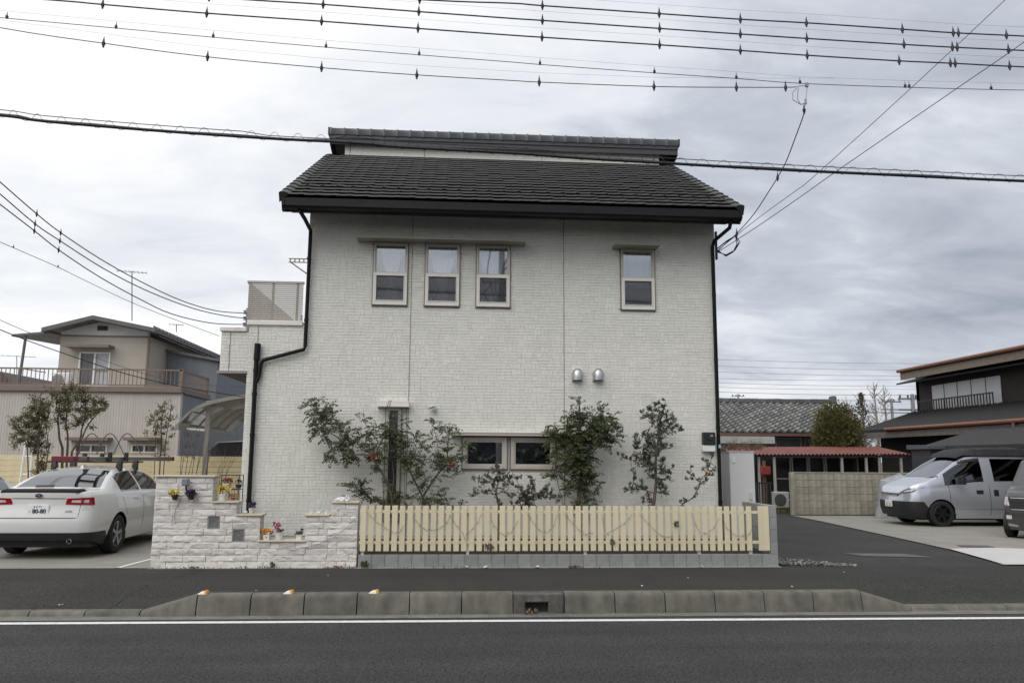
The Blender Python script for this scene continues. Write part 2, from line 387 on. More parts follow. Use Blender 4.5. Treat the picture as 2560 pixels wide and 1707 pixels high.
# reflectors standing on the kerb
for k, (px_, lb) in enumerate(((508, 'yellow and white kerb reflector nearest the sloping left end of the kerb'), (722, 'yellow and white kerb reflector, middle one of three'), (936, 'yellow and white kerb reflector nearest the fence, rightmost of three'))):
    X = at(px_, 1481, 9.6).x; zt = ZR + .234
    o = thing('kerb_reflector', lb, 'reflector', (X, 9.60, zt), 'reflectors on the kerb')
    m = MB().hull([(X - .062, 9.57, zt), (X + .05, 9.57, zt), (X - .062, 9.66, zt), (X + .05, 9.66, zt), (X - .025, 9.58, zt + .024), (X + .028, 9.58, zt + .034), (X - .025, 9.65, zt + .024), (X + .028, 9.65, zt + .034)])
    m.build('housing', M('reflector_white', (.82, .74, .60), .5), o)
    m = MB().hull([(X + .024, 9.564, zt + .008), (X + .052, 9.566, zt + .007), (X + .024, 9.666, zt + .008), (X + .054, 9.664, zt + .007), (X + .019, 9.572, zt + .037), (X + .042, 9.572, zt + .035), (X + .019, 9.658, zt + .037), (X + .042, 9.658, zt + .035)])
    m.build('lens', M('reflector_amber', (.70, .30, .04), .5), o)

# --- ground behind the pavement
struct(MB().quad((-60, 12.45, -.004), (-4.40, 12.45, -.004), (-4.40, 22.5, -.004), (-60, 22.5, -.004)), 'parking_concrete', conc_lot)
jn = MB()
for q in ((-4.93, .07), ):
    jn.quad((q[0] - .04, 12.46, .002), (q[0] + q[1] - .04, 12.46, .002), (q[0] + q[1] + .2, 15.2, .002), (q[0] + .2, 15.2, .002))
struct(jn, 'bay_line', paint_white)
jn = MB(); jn.quad((-7.6, 12.46, .001), (-7.55, 12.46, .001), (-7.55, 19, .001), (-7.6, 19, .001))
jn.quad((-20, 12.455, .002), (-4.42, 12.455, .002), (-4.42, 12.50, .002), (-20, 12.50, .002))
struct(jn, 'parking_joint', M('joint_light', (.36, .34, .30), .9, var=.3, vs=8))
struct(MB().quad((-4.40, 12.52, .17), (5.0, 12.52, .17), (5.0, 14.03, .27), (-4.40, 14.03, .27)), 'garden_soil', soil)
struct(MB().add([(-4.4, 12.45, -.006), (70, 12.45, -.006), (70, 60, -.006), (-4.4, 60, -.006)], [(0, 1, 2, 3)]), 'driveway', asphalt_drive)
P = [(8.72, 12.46), (9.0, 13.4), (9.24, 14.6), (9.6, 18.0), (9.95, 21.5), (10.05, 23.6), (60, 23.6), (60, 12.46)]
m = MB().add([(x, y, .012) for x, y in P], [tuple(range(8))]); struct(m, 'yard_concrete', conc_lot)
m = MB().add([(8.76, 12.47, .018), (9.26, 14.7, .018), (10.2, 14.9, .018), (11.6, 14.3, .018), (14, 13.9, .018), (40, 13.2, .018), (40, 12.47, .018)], [(6, 5, 4, 3, 2, 1, 0)]); struct(m, 'yard_apron', conc_new)
p = gnd(2437, 1367); m = MB().add([(p.x - .33, p.y - .1, .024), (p.x + .28, p.y - .22, .024), (p.x + .33, p.y + .1, .024), (p.x - .25, p.y + .2, .024)], [(0, 1, 2, 3)]); struct(m, 'manhole_cover', M('iron_lid', (.12, .10, .10), .7))
p = gnd(2225, 1387); m = MB().add([(p.x - .55, p.y - .12, .002), (p.x + .65, p.y - .35, .002), (p.x + .35, p.y + .2, .002), (p.x - .7, p.y + .3, .002)], [(0, 1, 2, 3)]); struct(m, 'asphalt_patch', M('patch_grey', (.12, .12, .118), .9, bump=.4, bs=90))

# ================================================================== MAIN HOUSE
HY = 14.0                                     # front face of the siding
XL, XR = -2.66, 4.72                          # upper storey
XF = -3.62                                    # left end of ground floor
house = thing('house', 'white two storey house with black tiled roof behind the cream picket fence', 'house', (1.0, HY, 0))
WIN = []                                      # openings x0,x1,z0,z1
ups = [(at(935, 606, HY).x, at(1022, 606, HY).x), (at(1064, 612, HY).x, at(1151, 612, HY).x), (at(1191, 618, HY).x, at(1276, 618, HY).x), (at(1550, 626, HY).x, at(1635, 626, HY).x)]
UZ0, UZ1 = 4.295, 5.44
UPW = [(a, b, UZ0, UZ1) for a, b in ups]
LOW = [(at(1156, 1100, HY).x, at(1268, 1100, HY).x, 1.445, 2.015), (at(1276, 1100, HY).x, at(1388, 1100, HY).x, 1.445, 2.015)]
SLIT = (at(963, 1100, HY).x, at(1003, 1100, HY).x, .55, 2.50)
WIN = UPW + LOW + [SLIT]
REG = [(XL, XR, .32, 5.97), (XF, XL, .32, 3.92), (-4.085, XF, 3.10, 3.80)]
# base wall behind the siding with real openings
bw = MB(); fy = HY + .018
def wall_holes(mb, x0, x1, z0, z1, holes, ya, yb):
    xs = sorted(set([x0, x1] + [h[0] for h in holes] + [h[1] for h in holes])); xs = [x for x in xs if x0 <= x <= x1]
    zs = sorted(set([z0, z1] + [h[2] for h in holes] + [h[3] for h in holes])); zs = [z for z in zs if z0 <= z <= z1]
    for i in range(len(xs) - 1):
        run = None
        for j in range(len(zs) - 1):
            cx, cz = (xs[i] + xs[i + 1]) / 2, (zs[j] + zs[j + 1]) / 2
            hole = any(h[0] < cx < h[1] and h[2] < cz < h[3] for h in holes)
            if not hole and run is None: run = zs[j]
            if hole and run is not None: mb.box(xs[i], xs[i + 1], ya, yb, run, zs[j]); run = None
        if run is not None: mb.box(xs[i], xs[i + 1], ya, yb, run, zs[-1])
wall_holes(bw, XL, XR, .05, 5.97, WIN, fy, fy + .15)
wall_holes(bw, XF, XL - .001, .05, 3.92, [], fy, fy + .15)
bw.box(-4.085, XF - .001, fy, fy + 3.2, 3.10, 3.78)          # balcony parapet box
bw.box(XF, XL - .15, fy + .16, fy + 5.8, .05, 3.10)            # ground floor annexe body
bw.box(XL, XL + .15, fy + .16, 21.3, .05, 5.95); bw.box(XR - .15, XR, fy + .16, 21.3, .05, 5.95); bw.box(XL, XR, 21.301, 21.45, .05, 5.95)
for X in (XL, XR - .15):                                       # gable ends
    bw.prism([(14.2, 5.951), (21.3, 5.951), (21.3, 8.0), (17.95, 8.68), (17.9, 8.4)], 'x', X, X + .15)
bw.build('wall', siding_gap, house)
# embossed siding pieces, joined: too small to pick apart singly
sd = MB()
JX = [at(1033, 540, HY).x, at(1409, 560, HY).x]
JL = [-3.46, -3.93]
def siding(mb, x0, x1, z0, z1, Y, holes, joints, rh=.0505):
    z = z0; rws = int((z1 - z0) / (2 * rh))
    rr = (z1 - z0) / (rws * 2)
    for k in range(rws):
        zb = z0 + k * 2 * rr
        x = x0
        while x < x1 - .01:
            wd = random.choice((.07, .10, .13, .16, .20)); xe = min(x + wd, x1)
            for J in joints:
                if x < J < xe: xe = J
            if x1 - xe < .04: xe = x1
            if rnd() < .84:
                for half in (0, 1):
                    xa = x
                    if wd > .15 and rnd() < .5:
                        cut = x + (xe - x) * ru(.35, .65); cells = [(x, cut), (cut, xe)]
                    else: cells = [(x, xe)]
                    for (p_, q_) in cells: yield_piece(mb, p_, q_, zb + half * rr, zb + (half + 1) * rr, Y, holes)
            else:
                n_ = max(1, int((xe - x) / .055)); st = (xe - x) / n_
                for i in range(n_): yield_piece(mb, x + i * st, x + (i + 1) * st, zb, zb + 2 * rr, Y, holes)
            x = xe
def yield_piece(mb, a, b, c, d, Y, holes):
    cx, cz = (a + b) / 2, (c + d) / 2
    for h in holes:
        if a < h[1] and b > h[0] and c < h[3] and d > h[2]:
            opt = [(a, min(b, h[0]), c, d), (max(a, h[1]), b, c, d), (a, b, c, min(d, h[2])), (a, b, max(c, h[3]), d)]
            a, b, c, d = max(opt, key=lambda q: max(0, q[1] - q[0]) * max(0, q[3] - q[2]))
            if b - a < .008 or d - c < .008: return
    lift = ru(.0048, .0074); i = .0020; ix = .0011; tl_ = ru(-.0012, .0026)
    f = [Y + .011 - lift + ru(-.0012, .0012) + (tl_ if q_ < 2 else 0) for q_ in range(4)]
    gz_ = ru(0, .0013) if rnd() < .7 else 0.0; i *= .4 + rnd(); a += .0002; b -= .0002; c += gz_; d -= gz_ * .4
    mb.add([(a, Y + .019, c), (b, Y + .019, c), (b, Y + .019, d), (a, Y + .019, d), (a + ix, f[0], c + i), (b - ix, f[1], c + i), (b - ix, f[2], d - i), (a + ix, f[3], d - i)],
           [(4, 5, 6, 7), (0, 1, 5, 4), (1, 2, 6, 5), (2, 3, 7, 6), (3, 0, 4, 7)])
siding(sd, XL, XR, .32, 5.97, HY, WIN, JX)
siding(sd, XF, XL, .32, 3.92, HY, [], [JL[0]])
siding(sd, -4.085, XF, 3.10, 3.78, HY, [], [JL[1]])
sd.build('siding', siding_m, house, kind='stuff')
js = MB()
for J in JX: js.box(J - .0045, J + .0045, HY - .004, HY + .012, .33, 5.955)
js.box(JL[0] - .004, JL[0] + .004, HY - .004, HY + .012, .33, 3.90); js.box(JL[1] - .004, JL[1] + .004, HY - .004, HY + .012, 3.11, 3.77)
js.box(SLIT[1] + .075, SLIT[1] + .083, HY - .004, HY + .012, .33, 2.52)
js.build('sealant_joint', seal_m, house)
MB().box(XF + .02, XR - .02, HY + .022, HY + .17, -.05, .318).build('footing', M('footing', (.33, .33, .32), .9), house)
# --- windows
def pane_window(x0, x1, z0, z1, parts, glassm, fr=.035, depth=.05):
    pass
def frame_ring(mb, x0, x1, z0, z1, t, y0, y1, mi=0):
    mb.box(x0, x0 + t, y0, y1, z0, z1, mi); mb.box(x1 - t, x1, y0, y1, z0, z1, mi)
    mb.box(x0 + t, x1 - t, y0 + .001, y1, z0, z0 + t, mi); mb.box(x0 + t, x1 - t, y0 + .001, y1, z1 - t, z1, mi)
def drape(mb, x0, x1, z0, z1, y, prof, folds=7):
    nz, nx_ = 14, folds * 6; o = len(mb.v)
    for j in range(nz + 1):
        t = j / nz; w_ = prof(t)
        for i in range(nx_ + 1):
            s_ = i / nx_; cx = (x0 + x1) / 2
            X = cx + (s_ - .5) * (x1 - x0) * w_
            mb.v.append((X, y + .02 * math.sin(s_ * folds * 2 * math.pi + t), z0 + (z1 - z0) * t))
    for j in range(nz):
        for i in range(nx_): mb.f.append((o + j * (nx_ + 1) + i, o + j * (nx_ + 1) + i + 1, o + (j + 1) * (nx_ + 1) + i + 1, o + (j + 1) * (nx_ + 1) + i)); mb.m.append(0)
rim_d = M('window_rim', (.15, .12, .10), .6)
for k, (x0, x1, z0, z1) in enumerate(UPW):
    w_ = MB(); frame_ring(w_, x0 - .006, x1 + .006, z0 - .008, z1, .014, HY - .030, HY + .10)
    wo_ = w_.build('window', rim_d, house, label=['left window of the three under the long hood', 'middle window of the three under the long hood', 'right window of the three under the long hood', 'single upper window on the right'][k])
    m = MB(); frame_ring(m, x0 + .008, x1 - .008, z0 + .008, z1 - .004, .026, HY - .036, HY + .08)
    zm = z0 + (z1 - z0) * .512
    frame_ring(m, x0 + .034, x1 - .034, zm + .006, z1 - .03, .022, HY - .012, HY + .05)
    m.build('frame', alu, wo_)
    m = MB(); frame_ring(m, x0 + .012, x1 - .012, z0 + .012, zm + .004, .040, HY - .050, HY + .03)
    frame_ring(m, x0 + .054, x1 - .054, z0 + .080, zm - .036, .014, HY - .056, HY + .02)
    m.box(x0 + .052, x1 - .052, HY - .047, HY + .02, z0 + .052, z0 + .079)
    m.build('sash', alu_l, wo_)
    MB().box(x0 + .05, x1 - .05, HY + .012, HY + .018, zm + .02, z1 - .045).build('pane', glass, wo_)
    MB().box(x0 + .06, x1 - .06, HY + .002, HY + .008, z0 + .085, zm - .042).build('pane', glass, wo_)
    MB().quad((x0 + .062, HY - .030, z0 + .085), (x1 - .062, HY - .030, z0 + .085), (x1 - .062, HY - .030, zm - .042), (x0 + .062, HY - .030, zm - .042)).build('insect_screen', screen, wo_)
    MB().box(x0 + .10, x0 + .135, HY - .0325, HY - .0305, z0 + .115, z0 + .13).build('sticker', M('sticker_blue', (.10, .35, .55), .5), wo_)
    c = MB()
    if k < 3: drape(c, x0 + .04, x1 - .04, z0 + .03, z1 - .02, HY + .20, lambda t, k=k: (.16 + .82 * abs(t - (.30 if k == 1 else .42)) ** .9 * 1.45) if k != 2 else .25 + .7 * t ** 1.2, 5)
    else: drape(c, x0 - .05, x1 + .05, zm - .12, z1, HY + .22, lambda t: 1.0, 8)
    c.build('curtain', curtain, wo_, smooth=180)
    rm = MB(); rm.box(x0 - .25, x1 + .25, HY + 1.2, HY + 1.22, z0 - .3, z1 + .2)
    rm.box(x0 - .27, x0 - .25, HY + .2, HY + 1.2, z0 - .3, z1 + .2); rm.box(x1 + .25, x1 + .27, HY + .2, HY + 1.2, z0 - .3, z1 + .2); rm.box(x0 - .25, x1 + .25, HY + .2, HY + 1.2, z0 - .32, z0 - .3); rm.box(x0 - .25, x1 + .25, HY + .2, HY + 1.2, z1 + .2, z1 + .22)
    rm.build('room', dark_in, wo_)
for k, (x0, x1, z0, z1) in enumerate(LOW):
    w_ = MB(); frame_ring(w_, x0 - .012, x1 + .012, z0 - .012, z1, .02, HY - .028, HY + .10)
    wo_ = w_.build('window', rim_d, house, label=('left' if k == 0 else 'right') + ' half of the low wide window')
    m = MB(); frame_ring(m, x0 + .008, x1 - .008, z0 + .008, z1 - .02, .055, HY - .034, HY + .06); m.build('frame', alu, wo_)
    m = MB(); frame_ring(m, x0 + .062, x1 - .062, z0 + .062, z1 - .075, .03, HY - .014, HY + .05); m.build('sash', alu, wo_)
    MB().box(x0 + .09, x1 - .09, HY + .012, HY + .018, z0 + .09, z1 - .10).build('pane', glass_low, wo_)
    rm = MB(); rm.box(x0 - .1, x1 + .1, HY + 1.6, HY + 1.62, z0 - .3, z1 + .2); rm.box(x0 - .12, x0 - .1, HY + .2, HY + 1.6, z0 - .3, z1 + .2); rm.box(x1 + .1, x1 + .12, HY + .2, HY + 1.6, z0 - .3, z1 + .2)
    rm.box(x0 - .1, x1 + .1, HY + .2, HY + 1.6, z0 - .32, z0 - .3); rm.box(x0 - .1, x1 + .1, HY + .2, HY + 1.6, z1 + .2, z1 + .22)
    rm.build('room', dark_in, wo_)
    MB().box(x0 + .05, x1 - .05, HY + .20, HY + .21, z1 - .17, z1).build('roller_blind', M('blind', (.35, .35, .34), .9), wo_)
x0, x1, z0, z1 = SLIT
w_ = MB(); frame_ring(w_, x0 - .006, x1 + .006, z0, z1, .014, HY - .03, HY + .1); wo_ = w_.build('window', rim_d, house, label='tall narrow slit window behind the thorny left tree')
m = MB(); frame_ring(m, x0 + .008, x1 - .008, z0 + .01, z1 - .004, .055, HY - .036, HY + .07); m.build('frame', alu, wo_)
MB().box(x0 + .06, x1 - .06, HY + .012, HY + .018, z0 + .05, z1 - .05).build('pane', glass_low, wo_)
MB().quad((x0 + .055, HY - .02, z0 + .05), (x1 - .055, HY - .02, z0 + .05), (x1 - .055, HY - .02, z1 - .05), (x0 + .055, HY - .02, z1 - .05)).build('insect_screen', screen, wo_)
rm = MB(); rm.box(x0 - .2, x1 + .2, HY + 1, HY + 1.02, z0, z1 + .1); rm.box(x0 - .22, x0 - .2, HY + .2, HY + 1, z0, z1 + .1); rm.box(x1 + .2, x1 + .22, HY + .2, HY + 1, z0, z1 + .1); rm.box(x0 - .2, x1 + .2, HY + .2, HY + 1, z1 + .1, z1 + .12); rm.build('room', dark_in, wo_)
# flower pot seen through the right half of the low window
x0 = LOW[1][0]; m = MB().lathe([(.001, 0), (.045, 0), (.055, .09), (.05, .09), (.001, .085)], (x0 + .20, HY + .28, 1.53), k=10); 
for i in range(14): m.ball((x0 + .20 + ru(-.09, .12), HY + .28 + ru(-.05, .05), 1.68 + ru(0, .12)), .011, 5)
m.build_at('flower_pot', white_plastic, (x0 + .20, HY + .28, 1.53), 'white flower pot seen through the right half of the low window', 'flower pot')
# --- hoods over the windows
def hood(x0, x1, z, out, lab, drop=.10, back=.13):
    m = MB(); y0 = HY - out
    m.hull([(x0, y0, z), (x1, y0, z), (x0, y0, z - .016), (x1, y0, z - .016), (x0, HY + .01, z + .03), (x1, HY + .01, z + .03), (x0, HY + .01, z - .006), (x1, HY + .01, z - .006)])
    for X in (x0, x1): m.hull([(X - .006, y0 - .002, z + .004), (X + .006, y0 - .002, z + .004), (X - .006, HY, z + .034), (X + .006, HY, z + .034), (X - .006, HY, z - .02), (X + .006, HY, z - .02), (X - .006, y0 - .002, z - .02), (X + .006, y0 - .002, z - .02)])
    m.build('window_hood', M('hood_metal', (.30, .285, .24), .5, metal=.2, var=.05), house, label=lab)
hood(-1.775, 1.19, 5.452, .36, 'long hood over the three upper windows')
hood(2.81, 3.60, 5.440, .36, 'short hood over the single upper window')
X0, X1 = at(943, 1014, 13.85).x, at(1023, 1014, 13.85).x
m = MB().box(X0, X1, HY - .16, HY + .01, 2.500, 2.530); m.box(X0 + .01, X1 - .01, HY - .150, HY + .01, 2.530, 2.600); m.build('window_hood', alu_l, house, label='short box hood over the slit window')
X0, X1 = at(1128, 1081, 13.85).x, at(1423, 1088, 13.85).x
m = MB().box(X0, X1, HY - .17, HY + .01, 2.020, 2.068); m.box(X0 + .001, X1 - .001, HY - .178, HY - .165, 2.060, 2.078); m.build('window_hood', alu, house, label='long flat hood over the low wide window')
# --- vents
for k, px_ in enumerate((1443, 1495)):
    c = at(px_, 935, HY); m = MB(); o = len(m.v); K = 14; r_ = .088
    for zz_, ys_ in ((0, 0),):
        pass
    prof = [(-.09 + .0, .0)]
    ring = []
    for j in range(K + 1):
        a = math.pi * j / K; ring.append((c.x + r_ * math.cos(a), c.z + .01 + r_ * 1.05 * math.sin(a)))
    outline = [(c.x + r_, c.z - .115)] + ring + [(c.x - r_, c.z - .115)]
    n_ = len(outline)
    for s_, yy in ((1.0, HY - .001), (1.0, HY - .05), (.93, HY - .095), (.72, HY - .125), (.3, HY - .14)):
        for (u, v) in outline:
            m.v.append((c.x + (u - c.x) * s_, yy, max(c.z - .115, c.z - .115 + (v - c.z + .115) * (s_ if s_ > .9 else s_))))
    for q in range(4):
        for j in range(n_ - 1): m.f.append((q * n_ + j, q * n_ + j + 1, (q + 1) * n_ + j + 1, (q + 1) * n_ + j)); m.m.append(0)
    m.f.append(tuple(4 * n_ + j for j in range(n_))); m.m.append(0)
    m.box(c.x - r_ - .012, c.x + r_ + .012, HY - .012, HY + .004, c.z - .14, c.z + .03)
    vo = m.build('vent_hood', steel, house, smooth=40)
    MB().box(c.x - .075, c.x + .075, HY - .10, HY - .014, c.z - .112, c.z - .105).build('mesh_grille', dark_in, vo)
c = at(1085, 1020, HY)
m = MB().tube([(c.x, HY, c.z), (c.x, HY - .10, c.z)], .038, 12); m.tube([(c.x, HY - .09, c.z + .03), (c.x - .02, HY - .09, c.z + .028), (c.x - .10, HY - .10, c.z - .01)], .026, 10); m.tube([(c.x + .012, HY - .06, c.z + .03), (c.x + .012, HY - .06, c.z - .06)], .03, 12)
m.build('vent_pipe', M('pipe_grey', (.46, .46, .48), .45, metal=.3), house, smooth=50)
# --- electricity meter
a, b = at(1757, 1080, 13.9), at(1789, 1129, 13.9)
mo = MB().bbox(a.x, b.x, HY - .11, HY - .001, b.z + .0, b.z + .115, .01).build('meter_base', white_plastic, house)
m = MB().bbox(a.x + .005, b.x - .002, HY - .125, HY - .001, b.z + .117, a.z, .012); me_ = m.build('meter_box', black_plastic, house)
MB().box(a.x + .07, a.x + .16, HY - .14, HY - .126, b.z + .21, b.z + .30).build('meter_window', M('meter_lens', (.03, .03, .035), .2), me_)
MB().box(a.x + .125, a.x + .17, HY - .1425, HY - .1405, b.z + .265, b.z + .295).build('meter_display', M('meter_lcd', (.30, .33, .30), .4), me_)
# --- roof: front slope
EY, EZ, TY, TZ = 13.28, 6.02, 17.76, 8.485
RXL, RXR = -3.02, 4.99
sl_len = math.hypot(TY - EY, TZ - EZ); ang = math.atan2(TZ - EZ, TY - EY)
def rp_(s, x, up=0): return Vector((x, EY + math.cos(ang) * s - math.sin(ang) * up, EZ + math.sin(ang) * s + math.cos(ang) * up))
deck = MB(); A = [rp_(0, RXL + .03, -.03), rp_(0, RXR - .03, -.03), rp_(sl_len, RXR - .03, -.03), rp_(sl_len, RXL + .03, -.03)]; B = [p - Vector((0, 0, .16)) for p in A]
deck.add([*A, *B], [(0, 1, 2, 3), (7, 6, 5, 4), (0, 4, 5, 1), (1, 5, 6, 2), (2, 6, 7, 3), (3, 7, 4, 0)])
roof = deck.build('roof', roof_b, house)
ROWS, COLS = 17, 29
tw = (RXR - RXL - .24) / COLS; tl = sl_len / ROWS
def tile_mesh(name):
    m = MB(); K = 8
    prof = []
    for i in range(K + 1):
        u = i / K; h = .012 + .0065 * math.exp(-((u - .80) / .14) ** 2)
        prof.append((u * (tw + .012), h))
    L_ = tl + .05
    for (s_, up0) in ((.045, -.016), (-.016, .024), (-.010, .034), (.016, .044), (L_ - .02, -.012)):     # undercut, nose, bevel, top, tail
        for u, h in prof: m.v.append((u, s_, up0 + h))
    n = K + 1
    for q in range(4):
        for i in range(K): m.f.append((q * n + i, q * n + i + 1, (q + 1) * n + i + 1, (q + 1) * n + i)); m.m.append(0)
    m.f += [tuple(q * n for q in range(4, -1, -1)), tuple(q * n + K for q in range(5))]; m.m += [0, 0]
    return m
tmb = tile_mesh('t'); tme = tmb.mesh('roof_tile', roof_m, smooth=50)
rest = MB()
for r in range(ROWS):
    off = 0
    for c_ in range(COLS):
        base = rp_(r * tl, RXL + .12 + c_ * tw, 0)
        jx, jz = ru(-.003, .003), ru(-.0035, .0035)
        if r < 10:
            o = bpy.data.objects.new('roof_tile', tme); COL.objects.link(o); o.parent = roof
            o.location = base - Vector(ORG[house.name]) + Vector((jx, 0, jz)); o.rotation_euler = (ang + ru(-.008, .008), 0, ru(-.006, .006))
        else:
            ca, sa = math.cos(ang), math.sin(ang)
            rest.add([(base.x + v[0] + jx, base.y + v[1] * ca - v[2] * sa, base.z + v[1] * sa + v[2] * ca + jz) for v in tmb.v], tmb.f)
rest.build('upper_roof_tiles', roof_m2, roof, smooth=50, kind='stuff')
rk = MB()                                       # verge tiles along both rakes
rkL = MB(); 
def rake_mesh(sx):
    m = MB(); pr = [(-.035, -.12), (-.035, .045), (-.015, .062), (.055, .066), (.10, .052), (.135, .03), (.135, .018)]
    L_ = tl + .035; n = len(pr)
    for s_, d in ((-.025, .014), (L_ - .025, -.008)):
        for u, v in pr: m.v.append((u * sx, s_, v + d))
    for i in range(n - 1): m.f.append((i, i + 1, n + i + 1, n + i) if sx < 0 else (i + 1, i, n + i, n + i + 1)); m.m.append(0)
    m.f.append(tuple(range(n)) if sx > 0 else tuple(range(n))[::-1]); m.m.append(0)
    return m.mesh('verge_tile', roof_m, smooth=50)
for sx, X in ((1, RXL), (-1, RXR)):
    rm_ = rake_mesh(sx)
    for r in range(ROWS):
        o = bpy.data.objects.new('verge_tile', rm_); COL.objects.link(o); o.parent = roof
        o.location = rp_(r * tl, X) - Vector(ORG[house.name]) + Vector((0, 0, ru(-.003, .003))); o.rotation_euler = (ang, 0, 0)
sg = MB(); K = 6                                # snow guard loops on the third course
for i in range(K + 1):
    a = math.pi * i / K
    for d, rr_ in ((0, .055), (0, .042), (.012, .042), (.012, .055)): sg.v.append((rr_ * 1.25 * math.cos(a), d, rr_ * math.sin(a)))
for i in range(K):
    for j in range(4): sg.f.append((i * 4 + j, (i + 1) * 4 + j, (i + 1) * 4 + (j + 1) % 4, i * 4 + (j + 1) % 4)); sg.m.append(0)
sgm = sg.mesh('snow_guard', black_m)
for c_ in range(COLS):
    o = bpy.data.objects.new('snow_guard', sgm); COL.objects.link(o); o.parent = roof
    o.location = rp_(2.05 * tl, RXL + .12 + (c_ + .8) * tw, .045) - Vector(ORG[house.name]); o.rotation_euler = (ang - .3, 0, 0)
# flashing at the top of the front slope
MB().box(RXL + .3, RXR - .3, TY - .06, TY + .06, TZ - .06, TZ + .022).build('flashing', black_m, house)
# eave gutter, fascia and soffit
m = MB().prism([(13.13, 5.815), (13.15, 5.785), (13.18, 5.770), (13.27, 5.770), (13.27, 5.783), (13.185, 5.783), (13.16, 5.80), (13.145, 5.82), (13.145, 5.930), (13.130, 5.930)], 'x', RXL + .07, RXR - .07)
for X in (RXL + .055, RXR - .088): m.hull([(X, 13.115, 5.81), (X + .035, 13.115, 5.81), (X, 13.18, 5.76), (X + .035, 13.18, 5.76), (X, 13.29, 5.76), (X + .035, 13.29, 5.76), (X, 13.115, 5.94), (X + .035, 13.115, 5.94), (X, 13.29, 5.94), (X + .035, 13.29, 5.94)])
for i in range(9): X = RXL + .5 + i * .88; m.box(X, X + .02, 13.13, 13.29, 5.915, 5.929)
gut = m.build('gutter', black_m, house)
m = MB().box(RXL + .03, RXR - .03, 13.28, 13.32, 5.75, 6.0); m.box(RXL + .04, RXR - .04, 13.321, HY + .02, 5.955, 5.985); m.build('eave_fascia', black_m, house)
# barge boards
for X in (RXL + .0, RXR - .04):
    m = MB(); A = [rp_(-.02, X, -.04), rp_(sl_len, X, -.04), rp_(sl_len, X, -.25), rp_(-.02, X, -.25)]
    m.add([*A, *[p + Vector((.04, 0, 0)) for p in A]], [(3, 2, 1, 0), (4, 5, 6, 7), (0, 1, 5, 4), (1, 2, 6, 5), (2, 3, 7, 6), (3, 0, 4, 7)]); m.build('barge_board', black_m, house)
# --- clerestory wall and rear roof
UY = 17.82
m = MB().box(XL, XR, UY + .018, UY + .16, 8.3, 8.86); m.build('upper_wall', siding_gap, house)
s2 = MB(); siding(s2, XL, XR, 8.44, 8.86, UY, [], JX + [XL + .12, XR - .12]); s2.build('upper_siding', siding_m, house, kind='stuff')
js = MB()
for J in JX + [XL + .12, XR - .12]: js.box(J - .005, J + .005, UY - .004, UY + .012, 8.5, 8.87)
js.build('sealant_joint', seal_m, house)
FY = 17.66; FXL, FXR = at(825, 317, 17.66).x, at(1695, 347, 17.66).x; FZ0, FZ1 = at(1280, 373, 17.66).z, at(1280, 334, 17.66).z
rr0, rr1 = (FY, 8.93), (22.0, 6.4)
m = MB(); A = [(FXL + .02, FY + .03, FZ1 - .05), (FXR - .02, FY + .03, FZ1 - .05), (FXR - .02, 22.0, 7.96), (FXL + .02, 22.0, 7.96)]; B = [(x, y, z - .05) for x, y, z in A]
m.add(A + B, [(0, 1, 2, 3), (7, 6, 5, 4), (0, 4, 5, 1), (1, 5, 6, 2), (2, 6, 7, 3), (3, 7, 4, 0)]); rear = m.build('rear_roof', roof_b, house)
m = MB(); m.box(FXL, FXR, FY, FY + .03, FZ0 + .125, FZ1 - .13); m.box(FXL + .03, FXR - .03, FY + .025, FY + .06, FZ0, FZ0 + .12); m.box(FXL + .01, FXR - .01, FY + .02, FY + .03, FZ0 + .11, FZ0 + .13)
m.build('fascia', fascia_m, house)
m = MB().add([(FXL + .06, FY + .061, FZ0 + .01), (FXR - .06, FY + .061, FZ0 + .01), (FXR - .06, UY + .02, FZ0 + .06), (FXL + .06, UY + .02, FZ0 + .06)], [(0, 1, 2, 3)]); m.build('soffit', M('soffit_dark', (.05, .05, .052), .7), house)
nR = 27; rw = (FXR - FXL) / nR
rm_ = MB(); pr = [(-.02, -.10), (-.03, .0), (-.01, .055), (.06, .075), (.16, .05), (.2, -.01)]
for x, sc_ in ((0, 1.0), (.022, 1.13), (.05, 1.13), (.065, 1.0), (rw, 1.0)):
    for y, z in pr: rm_.v.append((x, (y - .06) * sc_ + .06, (z + .02) * sc_ - .02))
for s_ in range(4):
    for i in range(5): rm_.f.append((s_ * 6 + i, (s_ + 1) * 6 + i, (s_ + 1) * 6 + i + 1, s_ * 6 + i + 1)); rm_.m.append(0)
rm_.f += [tuple(range(6)), tuple(range(24, 30))[::-1]]; rm_.m += [0, 0]
rme = rm_.mesh('ridge_tile', M('ridge_grey', (.072, .074, .081), .42, var=.1, objr=.08), smooth=45)
for i in range(nR): inst('ridge_tile', rme, rear, (FXL + i * rw, FY, FZ1 - .075))
for X in (FXL - .035, FXR): MB().hull([(X, FY - .035, FZ1 - .17), (X + .035, FY - .035, FZ1 - .17), (X, FY - .035, FZ1 - .01), (X + .035, FY - .035, FZ1 - .01), (X, FY + .10, FZ1 + .015), (X + .035, FY + .10, FZ1 + .015), (X, FY + .2, FZ1 - .19), (X + .035, FY + .2, FZ1 - .19)]).build('ridge_end', fascia_m, rear)
for X in (FXL, FXR - .04):
    m = MB(); A = [(X, FY + .061, FZ1 - .08), (X, 22.0, 7.92), (X, 22.0, 7.62), (X, FY + .061, FZ0 + .0)]
    m.add(A + [(x + .04, y, z) for x, y, z in A], [(3, 2, 1, 0), (4, 5, 6, 7), (0, 1, 5, 4), (1, 2, 6, 5), (2, 3, 7, 6), (3, 0, 4, 7)]); m.build('barge_board', black_m, house)
